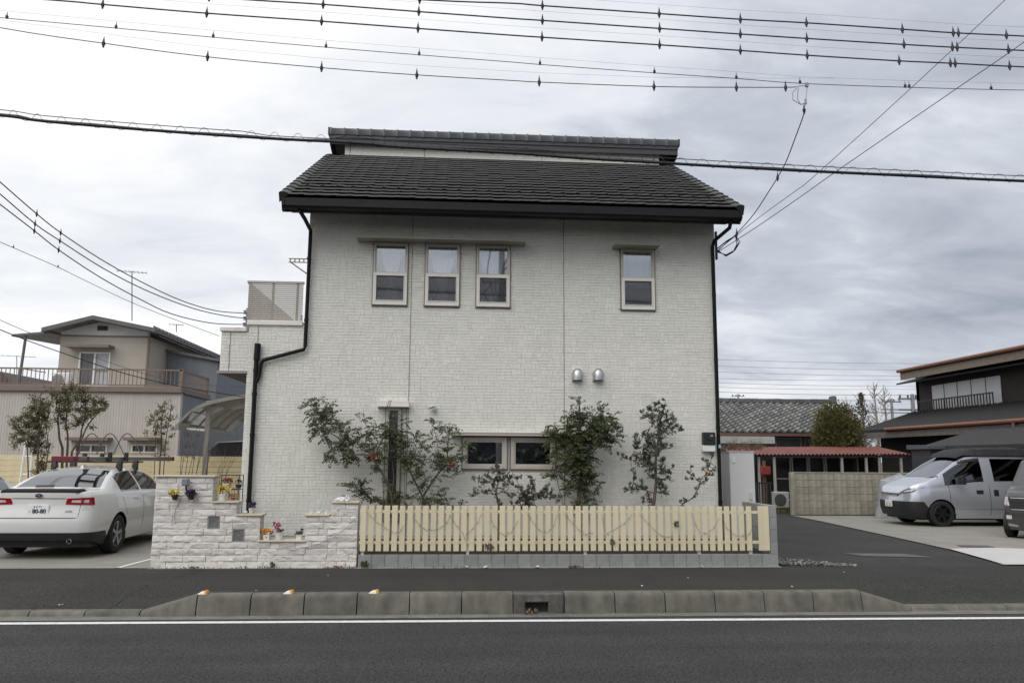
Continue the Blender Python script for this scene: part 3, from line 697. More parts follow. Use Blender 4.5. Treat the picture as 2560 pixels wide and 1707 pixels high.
# --- downpipes
pr_ = .034
XP = 4.655
m = MB().tube([(XP + .1, 13.20, 5.77), (XP + .09, 13.25, 5.66), (XP + .02, HY - .12, 5.60), (XP, HY - .07, 5.50), (XP, HY - .07, .05)], pr_, 10)
for z in (.9, 2.2, 3.4, 4.6): m.lathe([(pr_ + .006, -.025), (pr_ + .006, .025)], (XP, HY - .07, z), k=10)
dp = m.build('downpipe', black_m, house, smooth=50, label='straight black downpipe at the right corner')
MB().box(XP - .012, XP + .028, HY - .1085, HY - .1065, 1.84, 1.90).build('sticker', M('sticker_pale', (.25, .45, .60), .5), dp)
XQ = at(770, 560, HY - .07).x + .0
q = [at(765, 700, 13.93), at(756, 865, 13.93), at(750, 873, 13.93), at(658, 900, 13.93), at(652, 908, 13.93), at(648, 925, 13.93)]
XV = at(640, 930, 13.93).x - .005
m = MB().tube([(RXL + .32, 13.20, 5.77), (XL + .03, 13.4, 5.66), (XL + .045, HY - .12, 5.60), (XL + .035, HY - .07, 5.5), (XL + .03, HY - .07, q[1].z), (XL + .01, HY - .07, q[1].z - .06), (q[3].x, HY - .07, q[3].z), (q[4].x, HY - .07, q[4].z - .02), (q[5].x, HY - .07, q[5].z - .10), (XV + .02, HY - .07, q[5].z - .22)], pr_, 10)
for z in (4.0, 5.1): m.lathe([(pr_ + .006, -.025), (pr_ + .006, .025)], (XL + .03, HY - .07, z), k=10)
m.tube([(XV, HY - .07, 3.40), (XV, HY - .07, .05)], pr_ + .004, 10); m.tube([(XV + .01, HY - .07, 3.57), (XV + .005, HY - .07, 3.28)], .055, 12)
for z in (.9, 2.0, 2.7, 3.1): m.lathe([(pr_ + .012, -.025), (pr_ + .012, .025)], (XV, HY - .07, z), k=10)
m.build('downpipe', black_m, house, smooth=50, label='cranked black downpipe on the left of the front wall')
# --- balcony cap, slatted railing, washing bracket
m = MB().bbox(-4.11, at(617, 826, HY).x, HY - .03, HY + .16, 3.785, 3.86, .008); m.bbox(-4.11, -3.95, HY + .161, HY + 3.2, 3.785, 3.86, .008); m.bbox(at(617, 826, HY).x + .003, XL - .04, HY - .03, HY + .16, 3.905, 3.985, .008)
m.build('balcony_cap', alu_l, house)
MB().box(-4.12, XF + .0, HY - .02, HY + 3.0, 3.055, 3.098).build('balcony_floor_edge', alu_d, house)
MB().quad((-4.10, HY + .02, 3.05), (XF, HY + .02, 3.05), (XF, HY + 3.0, 3.05), (-4.10, HY + 3.0, 3.05)).build('balcony_soffit', M('soffit_brown', (.10, .085, .07), .7), house)
slat_m = M('slat_beige', (.44, .405, .36), .5, metal=.1, var=.05)
rz0, rz1 = 3.99, 4.66; nS = 19; x0, x1 = -3.68, XL - .075
rail = MB().box(x0 - .03, x1 + .01, HY + .06, HY + .13, rz1 + .015, rz1 + .05).build('balcony_railing', slat_m, house)
sm1 = MB().box(0, x1 - x0, 0, .022, 0, .0235).mesh('slat', slat_m); sm2 = MB().box(0, .022, 0, 4.6, 0, .0235).mesh('slat', slat_m)
for i in range(nS):
    z = rz0 + .01 + i * (rz1 - rz0) / nS
    inst('slat', sm1, rail, (x0, HY + .075, z)); inst('slat', sm2, rail, (x0 - .012, HY + .10, z))
m = MB()
for X in (x0 + .40, x1 - .12): m.box(X, X + .04, HY + .10, HY + .13, rz0 - .03, rz1 + .015)
m.box(x0 - .035, x0 - .015, HY + .12, HY + 4.7, rz1 + .012, rz1 + .048)
for k in range(5): m.box(x0 - .04, x0 - .013, HY + .9 + k * .8, HY + .94 + k * .8, rz0 - .1, rz1 + .01)
m.box(x1 - .02, x1 + .005, HY + .06, HY + .10, rz0 - .02, rz0 + .12)
m.build('railing_post', alu_d, rail)
m = MB(); b = at(722, 651, 15.2); c = at(763, 652, 15.2)
m.box(b.x, c.x + .05, 15.18, 15.22, b.z - .04, b.z - .028); m.box(b.x, c.x + .05, 15.18, 15.22, b.z + .03, b.z + .042)
for k in range(5):
    X = b.x + .02 + k * .085; m.box(X, X + .02, 15.185, 15.215, b.z - .03, b.z + .032)
m.tube([(b.x + .03, 15.2, b.z - .03), (XL + .0, 15.2, b.z - .42)], .014, 6)
m.build('washing_pole_bracket', alu_d, house)
# service entry bracket for the cables on the balcony corner
b = at(620, 785, 14.15); m = MB().box(b.x - .03, b.x + .035, 14.12, 14.18, b.z - .28, b.z + .1)
for k in range(3): m.lathe([(.001, -.03), (.035, -.03), (.02, 0), (.035, .03), (.001, .03)], (b.x - .05, 14.15, b.z + .03 - k * .11), k=8)
m.build('cable_bracket', M('galvanised', (.28, .29, .31), .5, metal=.6), house)

# ================================================================== FRONT GARDEN WALL AND FENCE
SY = 12.40
# --- travertine wall: stones, copings, glass blocks
sw = thing('stone_wall', 'stepped low wall of rough pale travertine with flower ledges', 'wall', (-2.9, SY, 0))
CH = .0945
COP = [(-4.44, -3.605, 14), (-3.605, -3.245, 10), (-3.245, -2.885, 8), (-2.885, -2.215, 4), (-2.215, -1.845, 8), (-1.845, -1.445, 10)]
GB = [(-3.63, -3.45, 4.0, 6.0), (-3.26, -3.08, 2.05, 4.0)]
GB = [(at(520, 1300, SY).x, at(549, 1300, SY).x, 6, 8), (at(582, 1330, SY).x, at(611, 1330, SY).x, 4, 6)]
core = MB()
for (a, b, n) in COP: core.box(a + .012, b - .012, SY + .03, SY + .25, -.05, n * CH - .004)
core.build('core', M('mortar', (.44, .40, .36), .95), sw)
def rough_stone(a, b, c, d):
    m = MB(); nu = max(4, int((b - a) / .026)); nv = 5; g = .0020
    a += g; b -= g; c += g; d -= g; sd_ = ru(0, 99); bul = ru(.012, .022); o = 0
    tx, tz = ru(-.005, .005), ru(-.007, .007)
    for j in range(nv + 1):
        for i in range(nu + 1):
            u, v = i / nu, j / nv; edge = min(u, 1 - u) * nu if 0 < u < 1 else 0
            inn = 1 if (0 < i < nu and 0 < j < nv) else 0
            q_ = Vector((u * (b - a) * 9 + v * .9 + sd_, v * .85 - u * (b - a) * 3 + sd_, 0)); h = (noise.noise(q_) * .012 + (1 - abs(noise.noise(q_ * 2.3))) * .011 + noise.noise(q_ * 6) * .005 + bul - .008 + tx * (u - .5) * 2 + tz * (v - .5) * 2) * (1 if inn else .72)
            m.v.append((a + (b - a) * u, SY + .012 - h, c + (d - c) * v))
    W_ = nu + 1
    for j in range(nv):
        for i in range(nu): m.f.append((j * W_ + i, j * W_ + i + 1, (j + 1) * W_ + i + 1, (j + 1) * W_ + i)); m.m.append(0)
    k = len(m.v)
    m.v += [(a, SY + .05, c), (b, SY + .05, c), (b, SY + .05, d), (a, SY + .05, d)]
    B = [i for i in range(W_)]; T = [nv * W_ + i for i in range(W_)]; Lf = [j * W_ for j in range(nv + 1)]; Rg = [j * W_ + nu for j in range(nv + 1)]
    m.f += [tuple([k, k + 1] + B[::-1]), tuple(T + [k + 2, k + 3]), tuple(Lf + [k + 3, k])[::-1] and tuple([k] + Lf + [k + 3]), tuple([k + 1, k + 2] + Rg[::-1])]; m.m += [0] * 4
    return m
for r in range(14):
    segs = []
    for (a, b, n) in COP:
        if r < n:
            if segs and abs(segs[-1][1] - a) < 1e-6: segs[-1] = (segs[-1][0], b)
            else: segs.append((a, b))
    cut = []
    for (a, b) in segs:
        for gbx in GB:
            if gbx[2] <= r < gbx[3] and a < gbx[0] < b: cut.append((a, gbx[0] - .004)); a = gbx[1] + .004
        cut.append((a, b))
    for (a, b) in cut:
        x = a
        while x < b - .001:
            wd = random.choice((.13, .24, .33, .33, .42, .42))
            if x == a: wd *= ru(.4, 1)
            xe = min(x + wd, b)
            if b - xe < .07: xe = b
            rough_stone(x, xe, r * CH - (.04 if r == 0 else 0), (r + 1) * CH).build('stone', stone_m, sw, smooth=18)
            x = xe
ends = MB()
for i, (a, b, n) in enumerate(COP):                          # return faces where the wall steps
    pn = COP[i - 1][2] if i else 0; nn = COP[i + 1][2] if i < 5 else 0
    for X, other, sx in ((a, pn, -1), (b, nn, 1)):
        for r in range(other, n):
            ends.bbox(X - (.018 if sx < 0 else -.0), X + (.0 if sx < 0 else .0) + (.0 if sx < 0 else .018) if False else X + (.006 if sx < 0 else .006), SY + .03, SY + .25, r * CH + .002, (r + 1) * CH - .002, .003) if False else ends.box(min(X, X - sx * .013) , max(X, X - sx * .013), SY + .052, SY + .25, r * CH + .002, (r + 1) * CH - .002)
ends.build('return_stone', stone_m, sw)
for (a, b, n) in COP:
    ov = .035
    l = a - (.02 if n == 14 else (ov if n in (10, 8) and a < -3 else -.002)); 
    xa = a - .03 if a < -4 or a > -2.3 else a + .002; xb = b + .03 if b < -2.8 else (b - .002 if a > -3 and b < -2 else b + .012)
    if n == 4: xa, xb = a - .02, b + .01
    if n == 8 and a > -2.5: xa, xb = a - .03, b - .022
    if n == 10 and a > -2.5: xa, xb = a - .0, b + .015
    MB().bbox(xa, xb, SY - .035, SY + .27, n * CH + .001, n * CH + .026, .005).build('coping', cap_m, sw)
gbm = M('glass_block', (.16, .165, .16), .12, var=.25, vs=16, bump=.8, bs=22, spec=.9)
for (a, b, r0, r1) in GB:
    o = MB().box(a, b, SY + .012, SY + .028, r0 * CH, r1 * CH).build('glass_block', gbm, sw)
    m = MB(); frame_ring(m, a, b, r0 * CH + .002, r1 * CH - .002, .010, SY + .002, SY + .02); m.build('joint', M('gb_joint', (.34, .32, .30), .9), o)
# --- low block wall with a taller pier at the right
bl = thing('block_wall', 'low grey concrete block plinth under the cream picket fence', 'wall', (1.8, SY, 0))
BX0, BX1 = -1.425, 4.985; nb = 32; bwid = (BX1 - BX0) / nb
bme = MB().bbox(.002, bwid - .002, 0, .12, -.06, .187, .004).mesh('block', conc_block)
for i in range(nb): inst('block', bme, bl, (BX0 + i * bwid, SY + ru(-.001, .001), 0))
pbm = MB().bbox(.0015, .118, -.005, .39, .0015, .1845, .004).mesh('block', conc_block)
for k in range(5): inst('block', pbm, bl, (4.915, SY + .001, .188 + (k - 1) * .186))
for k in range(1): pass
m = MB()
for j in range(3):
    for k in range(4): pass
sbm = MB().bbox(0.0015, .118, .0015, .39, .0015, .1845, .004).mesh('block', conc_block)
for j in range(2):
    for k in range(4): inst('block', sbm, bl, (4.915, SY + .398 + j * .393, .188 + k * .186 - .186 * 0))
MB().box(BX0 + .004, BX1 - .004, SY + .010, SY + .11, -.05, .18).build('mortar', M('mortar_dark', (.09, .09, .09), .95), bl)
MB().box(4.925, 5.025, SY + .01, SY + 1.17, .0, .92).build('mortar', MATS['mortar_dark'], bl)
MB().box(-4.46, 5.06, SY - .055, SY + .03, -.03, .006).build('edging', M('edging', (.33, .32, .30), .9, var=.2), bl)
# --- picket fence
fn = thing('picket_fence', 'cream painted picket fence on the grey block plinth', 'fence', (1.7, SY, .187))
PZ0, PZ1 = .243, .915; FYp = SY - .005
pk = MB().bbox(-.0415, .0415, 0, .018, PZ0, PZ1, .003).mesh('picket', picket_m)
pitch = .1166; x = -1.36; n = 0; gaps = {}
while x < 4.70:
    o = bpy.data.objects.new('picket', pk); COL.objects.link(o); o.parent = fn
    o.location = (x - 1.7, FYp - SY + ru(-.002, .002), -.187 + ru(-.003, .002)); o.rotation_euler = (ru(-.004, .004), ru(-.0035, .0035), 0)
    x += pitch; n += 1
lastx = x - pitch + .0415
for k in range(2):
    o = bpy.data.objects.new('picket', MB().bbox(0, .086, 0, .018, PZ0, PZ1 + .004, .003).mesh('picket', picket_m)); COL.objects.link(o); o.parent = fn; o.location = (4.735 + k * .0865 - 1.7, FYp - SY, -.187)
for z in (.345, .800): MB().bbox(-1.42, 4.90, FYp + .020, FYp + .045, z, z + .045, .003).build('rail', picket_m, fn)
for X in (-1.365, .215, 2.02, 3.80, 4.62):
    MB().box(X - .022, X + .022, FYp + .046, FYp + .085, .187, .90).build('post', post_white, fn)
nm = MB(); x = -1.36
for i in range(n):
    for z in (.367, .822):
        for dx in (-.02, .02): nm.box(x + i * pitch + dx - .0025, x + i * pitch + dx + .0025, FYp - .0045, FYp + .001, z - .0025, z + .0025)
nm.build('screws', M('screw', (.16, .13, .09), .6), fn, kind='stuff')
# --- strings of fairy lights in swags
lw = M('light_string', (.25, .20, .125), .7)
SW = [[(916, 1278), (940, 1303), (962, 1318), (985, 1331), (1000, 1330), (1009, 1312)], [(1032, 1290), (1045, 1308), (1062, 1322), (1078, 1325), (1100, 1320), (1117, 1305), (1127, 1286)],
      [(1127, 1290), (1140, 1312), (1157, 1332), (1164, 1352)], [(1165, 1336), (1180, 1322), (1194, 1304), (1205, 1282)], [(1224, 1284), (1232, 1308), (1246, 1328), (1262, 1336), (1280, 1328), (1295, 1300)],
      [(1317, 1284), (1335, 1308), (1350, 1326), (1366, 1330), (1382, 1318), (1393, 1284)], [(1410, 1284), (1428, 1304), (1446, 1322), (1458, 1334), (1470, 1334), (1483, 1330)],
      [(1503, 1284), (1514, 1334), (1530, 1326), (1552, 1314), (1570, 1298), (1580, 1284)], [(1598, 1284), (1615, 1303), (1637, 1325), (1660, 1342), (1680, 1340)], [(1728, 1282), (1737, 1308), (1750, 1330), (1764, 1334), (1782, 1322), (1798, 1294)], [(1805, 1294), (1816, 1318), (1830, 1332), (1846, 1340), (1868, 1338), (1882, 1318), (1893, 1282)]]
SWL = ['left end', 'second', 'third', 'fourth', 'fifth', 'sixth', 'seventh', 'eighth', 'ninth', 'tenth', 'right end']
for k, s_ in enumerate(SW):
    pts = [at(x, y, FYp - .012) for x, y in s_]; m = MB()
    fine = []
    for i in range(len(pts) - 1):
        for t in range(4): fine.append(pts[i].lerp(pts[i + 1], t / 4) + Vector((0, -.004 * math.sin(t), ru(-.006, .006))))
    fine.append(pts[-1]); m.tube(fine, .0027, 5)
    o = m.build_at('fairy_light_string', lw, tuple(pts[0]), 'brown swag of fairy lights hung on the picket fence, ' + (SWL[k] + ' one' if k in (0, 10) else SWL[k] + ' counted from the stone wall'), 'string lights', 'fairy light swags on the fence')
    for i in range(2, len(fine) - 1, 3):
        p = fine[i]; d = Vector((ru(-.02, .02), -.012, ru(-.03, .035)))
        MB().tube([p, p + d], [.0045, .0032], 5).build('bulb', M('tiny_bulb', (.17, .13, .09), .3), o)

# ================================================================== PLANTS AT THE WALL
def leaf_quad(mb, c, d, L_, W_, fold=.3):
    d = d.normalized(); s_ = d.cross(Vector((ru(-1, 1), ru(-1, 1), ru(.2, 1))))
    if s_.length < 1e-3: s_ = d.orthogonal()
    s_.normalize(); n_ = s_.cross(d) * (W_ * fold)
    a = c; b = c + d * L_; m1 = c + d * (L_ * .48)
    mb.add([a, m1 + s_ * W_ * .5 + n_, b, m1 - s_ * W_ * .5 + n_], [(0, 1, 2), (0, 2, 3)])
def compound(mb, c, d, L_, lw_=.024, ll=.036, pairs=5):
    d = d.normalized(); side = d.cross(Vector((0, -.6, 1)))
    if side.length < 1e-3: side = Vector((1, 0, 0))
    side.normalize(); p = Vector(c)
    pts = [p.copy()]
    for i in range(pairs):
        d2 = (d + Vector((0, 0, -.12 * i))).normalized(); p = p + d2 * (L_ / pairs); pts.append(p.copy())
        for s_ in (-1, 1):
            dd = (side * s_ * 1.0 + d2 * .45 + Vector((ru(-.25, .25), ru(-.35, .2), ru(-.45, .1)))).normalized()
            leaf_quad(mb, p, dd, ll * ru(.8, 1.15), lw_ * ru(.8, 1.1))
    leaf_quad(mb, p, d2, ll, lw_)
def wall_tree(name, label, cat, base, Y, branches, blobs, kind, dens=1.0, flowers=(), tr=.035):
    bp = at(*base, Y); zb = .18
    root = thing(name, label, cat, (bp.x, Y, zb)); tk = MB(); rnd_state = random.getstate(); random.seed(hash(label) % 9973 if False else sum(map(ord, label)))
    tk.tube([(bp.x, Y, zb), (bp.x + ru(-.02, .02), Y, bp.z)], [tr * 1.15, tr], 8)
    spine = []
    for br in branches:
        rad = br[0]; pts = [at(x, y, Y + dy) for (x, y, dy) in br[1]]; f_ = []
        for i in range(len(pts) - 1):
            for t in range(3): f_.append(pts[i].lerp(pts[i + 1], t / 3) + Vector((ru(-.006, .006), ru(-.006, .006), ru(-.004, .004))))
        f_.append(pts[-1]); n_ = len(f_); spine += f_
        tk.tube(f_, [rad * (1 - .65 * i / (n_ - 1)) for i in range(n_)], 7)
    cr = MB(); tw_ = MB(); s2m = 13.6 / 1991
    for (x, y, r) in blobs:
        c = at(x, y, Y + ru(-.14, .06)); R_ = r * s2m; nr_ = min(spine, key=lambda q: (q - c).length); mid_ = (nr_ + c) / 2 + Vector((ru(-.02, .02), ru(-.02, .02), -.02)); tw_.tube([nr_, mid_, c], [.0065, .005, .004], 5, cap=False)
        cnt = max(2, int((r + 3) ** 2 / (45 if kind == 'p' else 4.8) * dens))
        nsh = max(1, cnt // (4 if kind == 'p' else 12))
        shoots = []
        for q in range(nsh):                                     # short shoots carry the leaves
            ang_ = ru(0, 6.28); e_ = c + Vector((math.cos(ang_) * R_ * ru(.3, 1.0), ru(-.7, .7) * min(R_, .16), math.sin(ang_) * R_ * ru(.3, 1.0)))
            st = c + Vector((ru(-.3, .3) * R_, ru(-.3, .3) * R_ * .5, ru(-.5, .1) * R_)); shoots.append((st, e_)); tw_.tube([st, (st + e_) / 2 + Vector((0, 0, .01)), e_], [.004, .003, .0015], 4, cap=False)
        for q in range(cnt):
            st, e_ = random.choice(shoots); t = ru(.1, 1.05); p = st.lerp(e_, t) + Vector((ru(-.014, .014), ru(-.014, .014), ru(-.014, .014))); ax = (e_ - st).normalized()
            if kind == 'p':
                d = Vector((ru(-1, 1), ru(-.8, .5), ru(-.25, .65))) + ax * .5; compound(cr, p, d, ru(.11, .18), .027, .044, random.choice((5, 6, 6)))
            else:
                d = Vector((ru(-1, 1), ru(-.8, .6), ru(-.4, 1))) * .9 + ax * .8; leaf_quad(cr, p, d, ru(.040, .068), ru(.012, .019), .15)
    tk.build('trunk', trunk_m, root, smooth=60); tw_.build('twigs', twig_m, root, kind='stuff')
    cr.build('crown', leaf_a if kind == 'p' else leaf_o, root, kind='stuff')
    random.setstate(rnd_state); return root
def Z5(l): return [(x / 4.612 + 740, y / 4.612 + 960, r) for x, y, r in l]
def Z6(l): return [(x / 4.612 + 1120, y / 4.612 + 960, r) for x, y, r in l]
def ZR1(l): return [(x / 3.267 + 1500, y / 3.267 + 960, r) for x, y, r in l]
A_bl = Z5([(190, 180, 9), (130, 215, 12), (235, 205, 10), (200, 270, 16), (250, 290, 12), (160, 370, 14), (280, 350, 22), (360, 380, 20), (350, 450, 30), (270, 500, 24), (300, 570, 22), (430, 400, 14), (450, 460, 18), (500, 400, 8), (400, 270, 10), (350, 260, 7), (430, 540, 14), (560, 500, 14), (610, 545, 12), (530, 600, 12), (560, 640, 20), (540, 700, 26), (640, 640, 16), (660, 700, 16), (470, 750, 20), (420, 800, 16), (360, 790, 12), (600, 770, 22), (640, 830, 20), (580, 880, 12), (680, 870, 10), (790, 410, 9), (740, 430, 6), (790, 500, 9), (770, 620, 14), (830, 610, 16), (900, 560, 16), (950, 500, 10), (960, 590, 18), (870, 680, 18), (930, 700, 16), (980, 640, 14), (850, 760, 14), (900, 820, 16), (940, 790, 12), (900, 900, 14), (940, 940, 12), (970, 890, 8), (930, 1020, 12), (980, 980, 8), (1080, 430, 13), (1040, 500, 14), (1100, 520, 16), (1060, 600, 16), (1130, 580, 14), (1180, 560, 12), (1200, 430, 10), (1250, 440, 9), (1190, 380, 6), (1060, 280, 7), (1075, 340, 6), (1100, 720, 12), (1040, 800, 10), (1010, 850, 7), (1100, 860, 9), (990, 1170, 9), (1110, 1200, 12), (1150, 1200, 8), (1090, 1290, 14), (1150, 1340, 16), (1210, 1350, 12), (1060, 1370, 12), (620, 1120, 10), (690, 1110, 8), (590, 1170, 9), (660, 1230, 12), (740, 1190, 18), (800, 1170, 14), (830, 1220, 13), (770, 1270, 14), (850, 1300, 14), (900, 1330, 14), (960, 1330, 10), (860, 1350, 8), (990, 1370, 10)])
wall_tree('wall_tree', 'spreading thorny tree in front of the slit window, long branch reaching left', 'tree', (982, 1262), 13.62,
          [(.030, [(982, 1264, 0), (978, 1235, 0), (965, 1200, -.03), (948, 1172, -.05), (934, 1148, -.05), (926, 1132, -.06)]), (.014, [(928, 1137, -.06), (912, 1136, -.08), (888, 1136, -.1), (870, 1118, -.1), (852, 1099, -.1), (828, 1083, -.12), (812, 1064, -.1), (796, 1030, -.1), (782, 1000, -.1)]),
           (.012, [(930, 1140, -.05), (936, 1120, -.06), (946, 1104, -.06), (934, 1088, -.05), (918, 1066, -.05), (906, 1046, -.05)]), (.010, [(935, 1148, 0), (950, 1108, 0), (966, 1085, 0), (974, 1050, .02)]), (.012, [(980, 1250, 0), (985, 1190, .02), (978, 1120, .02), (986, 1080, .02)]), (.016, [(975, 1262, 0), (955, 1258, -.04), (930, 1246, -.05), (905, 1228, -.05), (878, 1212, -.05)])], A_bl, 'p')
B_bl = Z5([(1260, 640, 10), (1290, 640, 10), (1250, 690, 14), (1380, 600, 10), (1390, 650, 12), (1450, 680, 10), (1480, 740, 9), (1400, 740, 10), (1210, 780, 18), (1280, 770, 14), (1230, 850, 18), (1330, 850, 22), (1280, 920, 22), (1370, 930, 20), (1390, 870, 12), (1460, 910, 10), (1490, 920, 6), (1180, 900, 10), (1230, 980, 9), (1330, 990, 10), (1450, 1040, 10), (1420, 1090, 12), (1340, 1090, 8), (1340, 1160, 7), (1430, 1160, 8), (1580, 460, 9), (1560, 490, 8), (1640, 480, 10), (1620, 550, 10), (1570, 590, 9), (1600, 660, 12), (1590, 710, 10), (1660, 650, 8), (1720, 460, 9), (1800, 470, 7), (1760, 530, 12), (1810, 540, 8), (1740, 610, 10), (1780, 640, 8), (1640, 760, 14), (1660, 830, 14), (1730, 780, 14), (1800, 750, 9), (1720, 850, 20), (1780, 820, 14), (1860, 810, 16), (1840, 880, 14), (1890, 720, 12), (1930, 690, 10), (1940, 750, 8), (1900, 870, 10), (1760, 960, 18), (1700, 960, 14), (1640, 920, 12), (1630, 970, 12), (1870, 980, 10), (1860, 1020, 7), (1600, 1060, 10), (1660, 1060, 8), (1600, 1120, 8), (1480, 1230, 14), (1540, 1200, 9), (1460, 1290, 16), (1520, 1290, 16), (1400, 1290, 12), (1280, 1300, 12), (1330, 1330, 12), (1570, 1330, 12), (1600, 1370, 10), (1700, 1190, 8), (1730, 1230, 8), (1690, 1280, 7), (1740, 1310, 8), (1770, 1350, 9), (1760, 1385, 8), (1880, 1390, 9)])
tB = wall_tree('wall_tree', 'V shaped green tree between slit window and low window, red blossom on right arm', 'tree', (1062, 1262), 13.62,
          [(.026, [(1062, 1264, 0), (1056, 1240, 0), (1050, 1228, 0)]), (.016, [(1050, 1230, 0), (1040, 1208, -.02), (1028, 1184, -.05), (1018, 1162, -.05), (1008, 1135, -.04), (1010, 1108, -.04)]), (.020, [(1058, 1240, 0), (1070, 1222, -.02), (1084, 1198, -.04), (1100, 1178, -.05), (1114, 1164, -.05), (1119, 1140, -.04), (1120, 1110, -.04), (1124, 1066, -.04)]), (.008, [(1110, 1168, -.05), (1096, 1130, -.03), (1090, 1090, -.03), (1082, 1062, -.03)]), (.008, [(1114, 1164, -.05), (1140, 1140, -.05), (1156, 1115, -.05)]), (.006, [(1120, 1262, 0), (1114, 1245, 0), (1106, 1222, 0)]), (.007, [(1020, 1165, -.05), (1040, 1130, -.05), (1041, 1090, -.05)])], B_bl, 'p')
C_bl = Z6([(560, 950, 8), (590, 960, 9), (530, 980, 10), (560, 1030, 16), (480, 1050, 14), (620, 1040, 14), (280, 1050, 6), (310, 1075, 8), (350, 1090, 9), (400, 1110, 12), (430, 1140, 10), (500, 1110, 16), (560, 1120, 18), (640, 1100, 18), (700, 1080, 16), (760, 1080, 12), (820, 1060, 9), (690, 1150, 16), (760, 1150, 12), (810, 1170, 10), (290, 1240, 9), (300, 1280, 9), (360, 1240, 12), (390, 1210, 9), (420, 1260, 11), (460, 1220, 10), (530, 1190, 12), (540, 1270, 13), (550, 1300, 10), (570, 1370, 9), (600, 1390, 8), (650, 1240, 10), (710, 1280, 13), (760, 1290, 9)])
wall_tree('olive_bush', 'small grey green olive under the left half of the low window', 'bush', (1247, 1262), 13.66, [(.016, [(1247, 1264, 0), (1240, 1230, 0), (1243, 1214, -.02), (1250, 1190, -.03), (1243, 1168, -.03)]), (.012, [(1242, 1218, 0), (1258, 1222, -.03), (1270, 1238, -.03)]), (.007, [(1242, 1214, 0), (1215, 1200, -.03), (1184, 1190, -.03)]), (.007, [(1246, 1205, 0), (1270, 1192, 0), (1298, 1190, 0)]), (.006, [(1240, 1235, 0), (1210, 1230, 0), (1180, 1236, 0)])], C_bl, 'o', .8)
D_bl = Z6([(965, 1070, 7), (960, 1110, 9), (955, 1150, 10), (950, 1200, 12), (1000, 1210, 10), (850, 1230, 11), (870, 1260, 14), (930, 1260, 14), (1000, 1270, 15), (860, 1310, 14), (900, 1330, 18), (860, 1380, 17), (920, 1380, 17), (980, 1330, 14), (1050, 1250, 14), (1080, 1290, 16), (1120, 1250, 13), (1100, 1210, 9), (1150, 1170, 8), (1140, 1220, 9), (1190, 1230, 9), (1220, 1270, 9), (1210, 1300, 8), (1270, 1300, 9), (1290, 1350, 7), (810, 1300, 9), (730, 1385, 9), (770, 1370, 7), (1000, 1380, 8)])
wall_tree('olive_bush', 'dark low olive spilling over the fence below the window gap', 'bush', (1312, 1262), 13.60, [(.018, [(1312, 1264, 0), (1318, 1244, 0), (1335, 1236, 0), (1362, 1230, 0), (1390, 1240, 0)]), (.010, [(1316, 1250, 0), (1310, 1232, 0), (1326, 1215, 0), (1329, 1190, 0)])], D_bl, 'o', 1.1)
E_bl = Z6([(1505, 170, 4), (1510, 200, 5), (1512, 250, 5), (1520, 300, 9), (1430, 350, 9), (1480, 350, 9), (1540, 350, 12), (1590, 350, 9), (1520, 390, 14), (1460, 400, 10), (1400, 380, 6), (1730, 280, 8), (1660, 350, 10), (1700, 350, 12), (1660, 390, 12), (1760, 350, 10), (1810, 370, 10), (1780, 410, 14), (1720, 420, 14), (1900, 370, 5), (1890, 410, 8), (1940, 420, 7), (1230, 480, 10), (1240, 520, 9), (1200, 540, 9), (1140, 590, 9), (1170, 640, 8), (1290, 520, 12), (1350, 490, 12), (1420, 450, 14), (1390, 520, 16), (1480, 480, 18), (1560, 450, 16), (1630, 460, 18), (1680, 500, 20), (1760, 480, 18), (1830, 490, 14), (1900, 500, 12), (1880, 560, 16), (1940, 580, 9), (1930, 630, 9), (1330, 580, 14), (1400, 600, 20), (1480, 570, 22), (1560, 550, 22), (1640, 580, 24), (1720, 580, 22), (1800, 580, 20), (1850, 640, 16), (1790, 650, 16), (1890, 690, 9), (1840, 730, 7), (1270, 660, 12), (1330, 660, 18), (1420, 680, 24), (1500, 670, 26), (1590, 660, 24), (1680, 660, 22), (1740, 690, 12), (1230, 720, 10), (1220, 790, 10), (1290, 750, 14), (1370, 760, 22), (1450, 770, 26), (1540, 760, 26), (1610, 740, 18), (1690, 740, 9), (1340, 840, 16), (1410, 860, 22), (1490, 860, 26), (1560, 860, 24), (1240, 860, 9), (1290, 890, 12), (1360, 920, 14), (1440, 940, 20), (1520, 960, 24), (1600, 940, 18), (1210, 940, 8), (1180, 990, 10), (1240, 970, 9), (1280, 1000, 9), (1250, 1050, 10), (1310, 1030, 8), (1260, 1080, 6), (1330, 1100, 9), (1440, 1040, 16), (1510, 1060, 20), (1580, 1040, 16), (1650, 970, 10), (1680, 1030, 10), (1650, 1100, 10), (1640, 1150, 10), (1700, 1160, 9), (1740, 1165, 5), (1470, 1130, 18), (1540, 1140, 18), (1400, 1150, 9), (1440, 1200, 16), (1510, 1210, 16), (1590, 1190, 10), (1610, 1170, 9), (1570, 1290, 8), (1640, 1270, 8), (1690, 1280, 8), (1650, 1330, 10), (1600, 1350, 9), (1540, 1330, 9), (1480, 1380, 9), (1540, 1390, 10), (1640, 1385, 9), (1370, 1290, 6)])
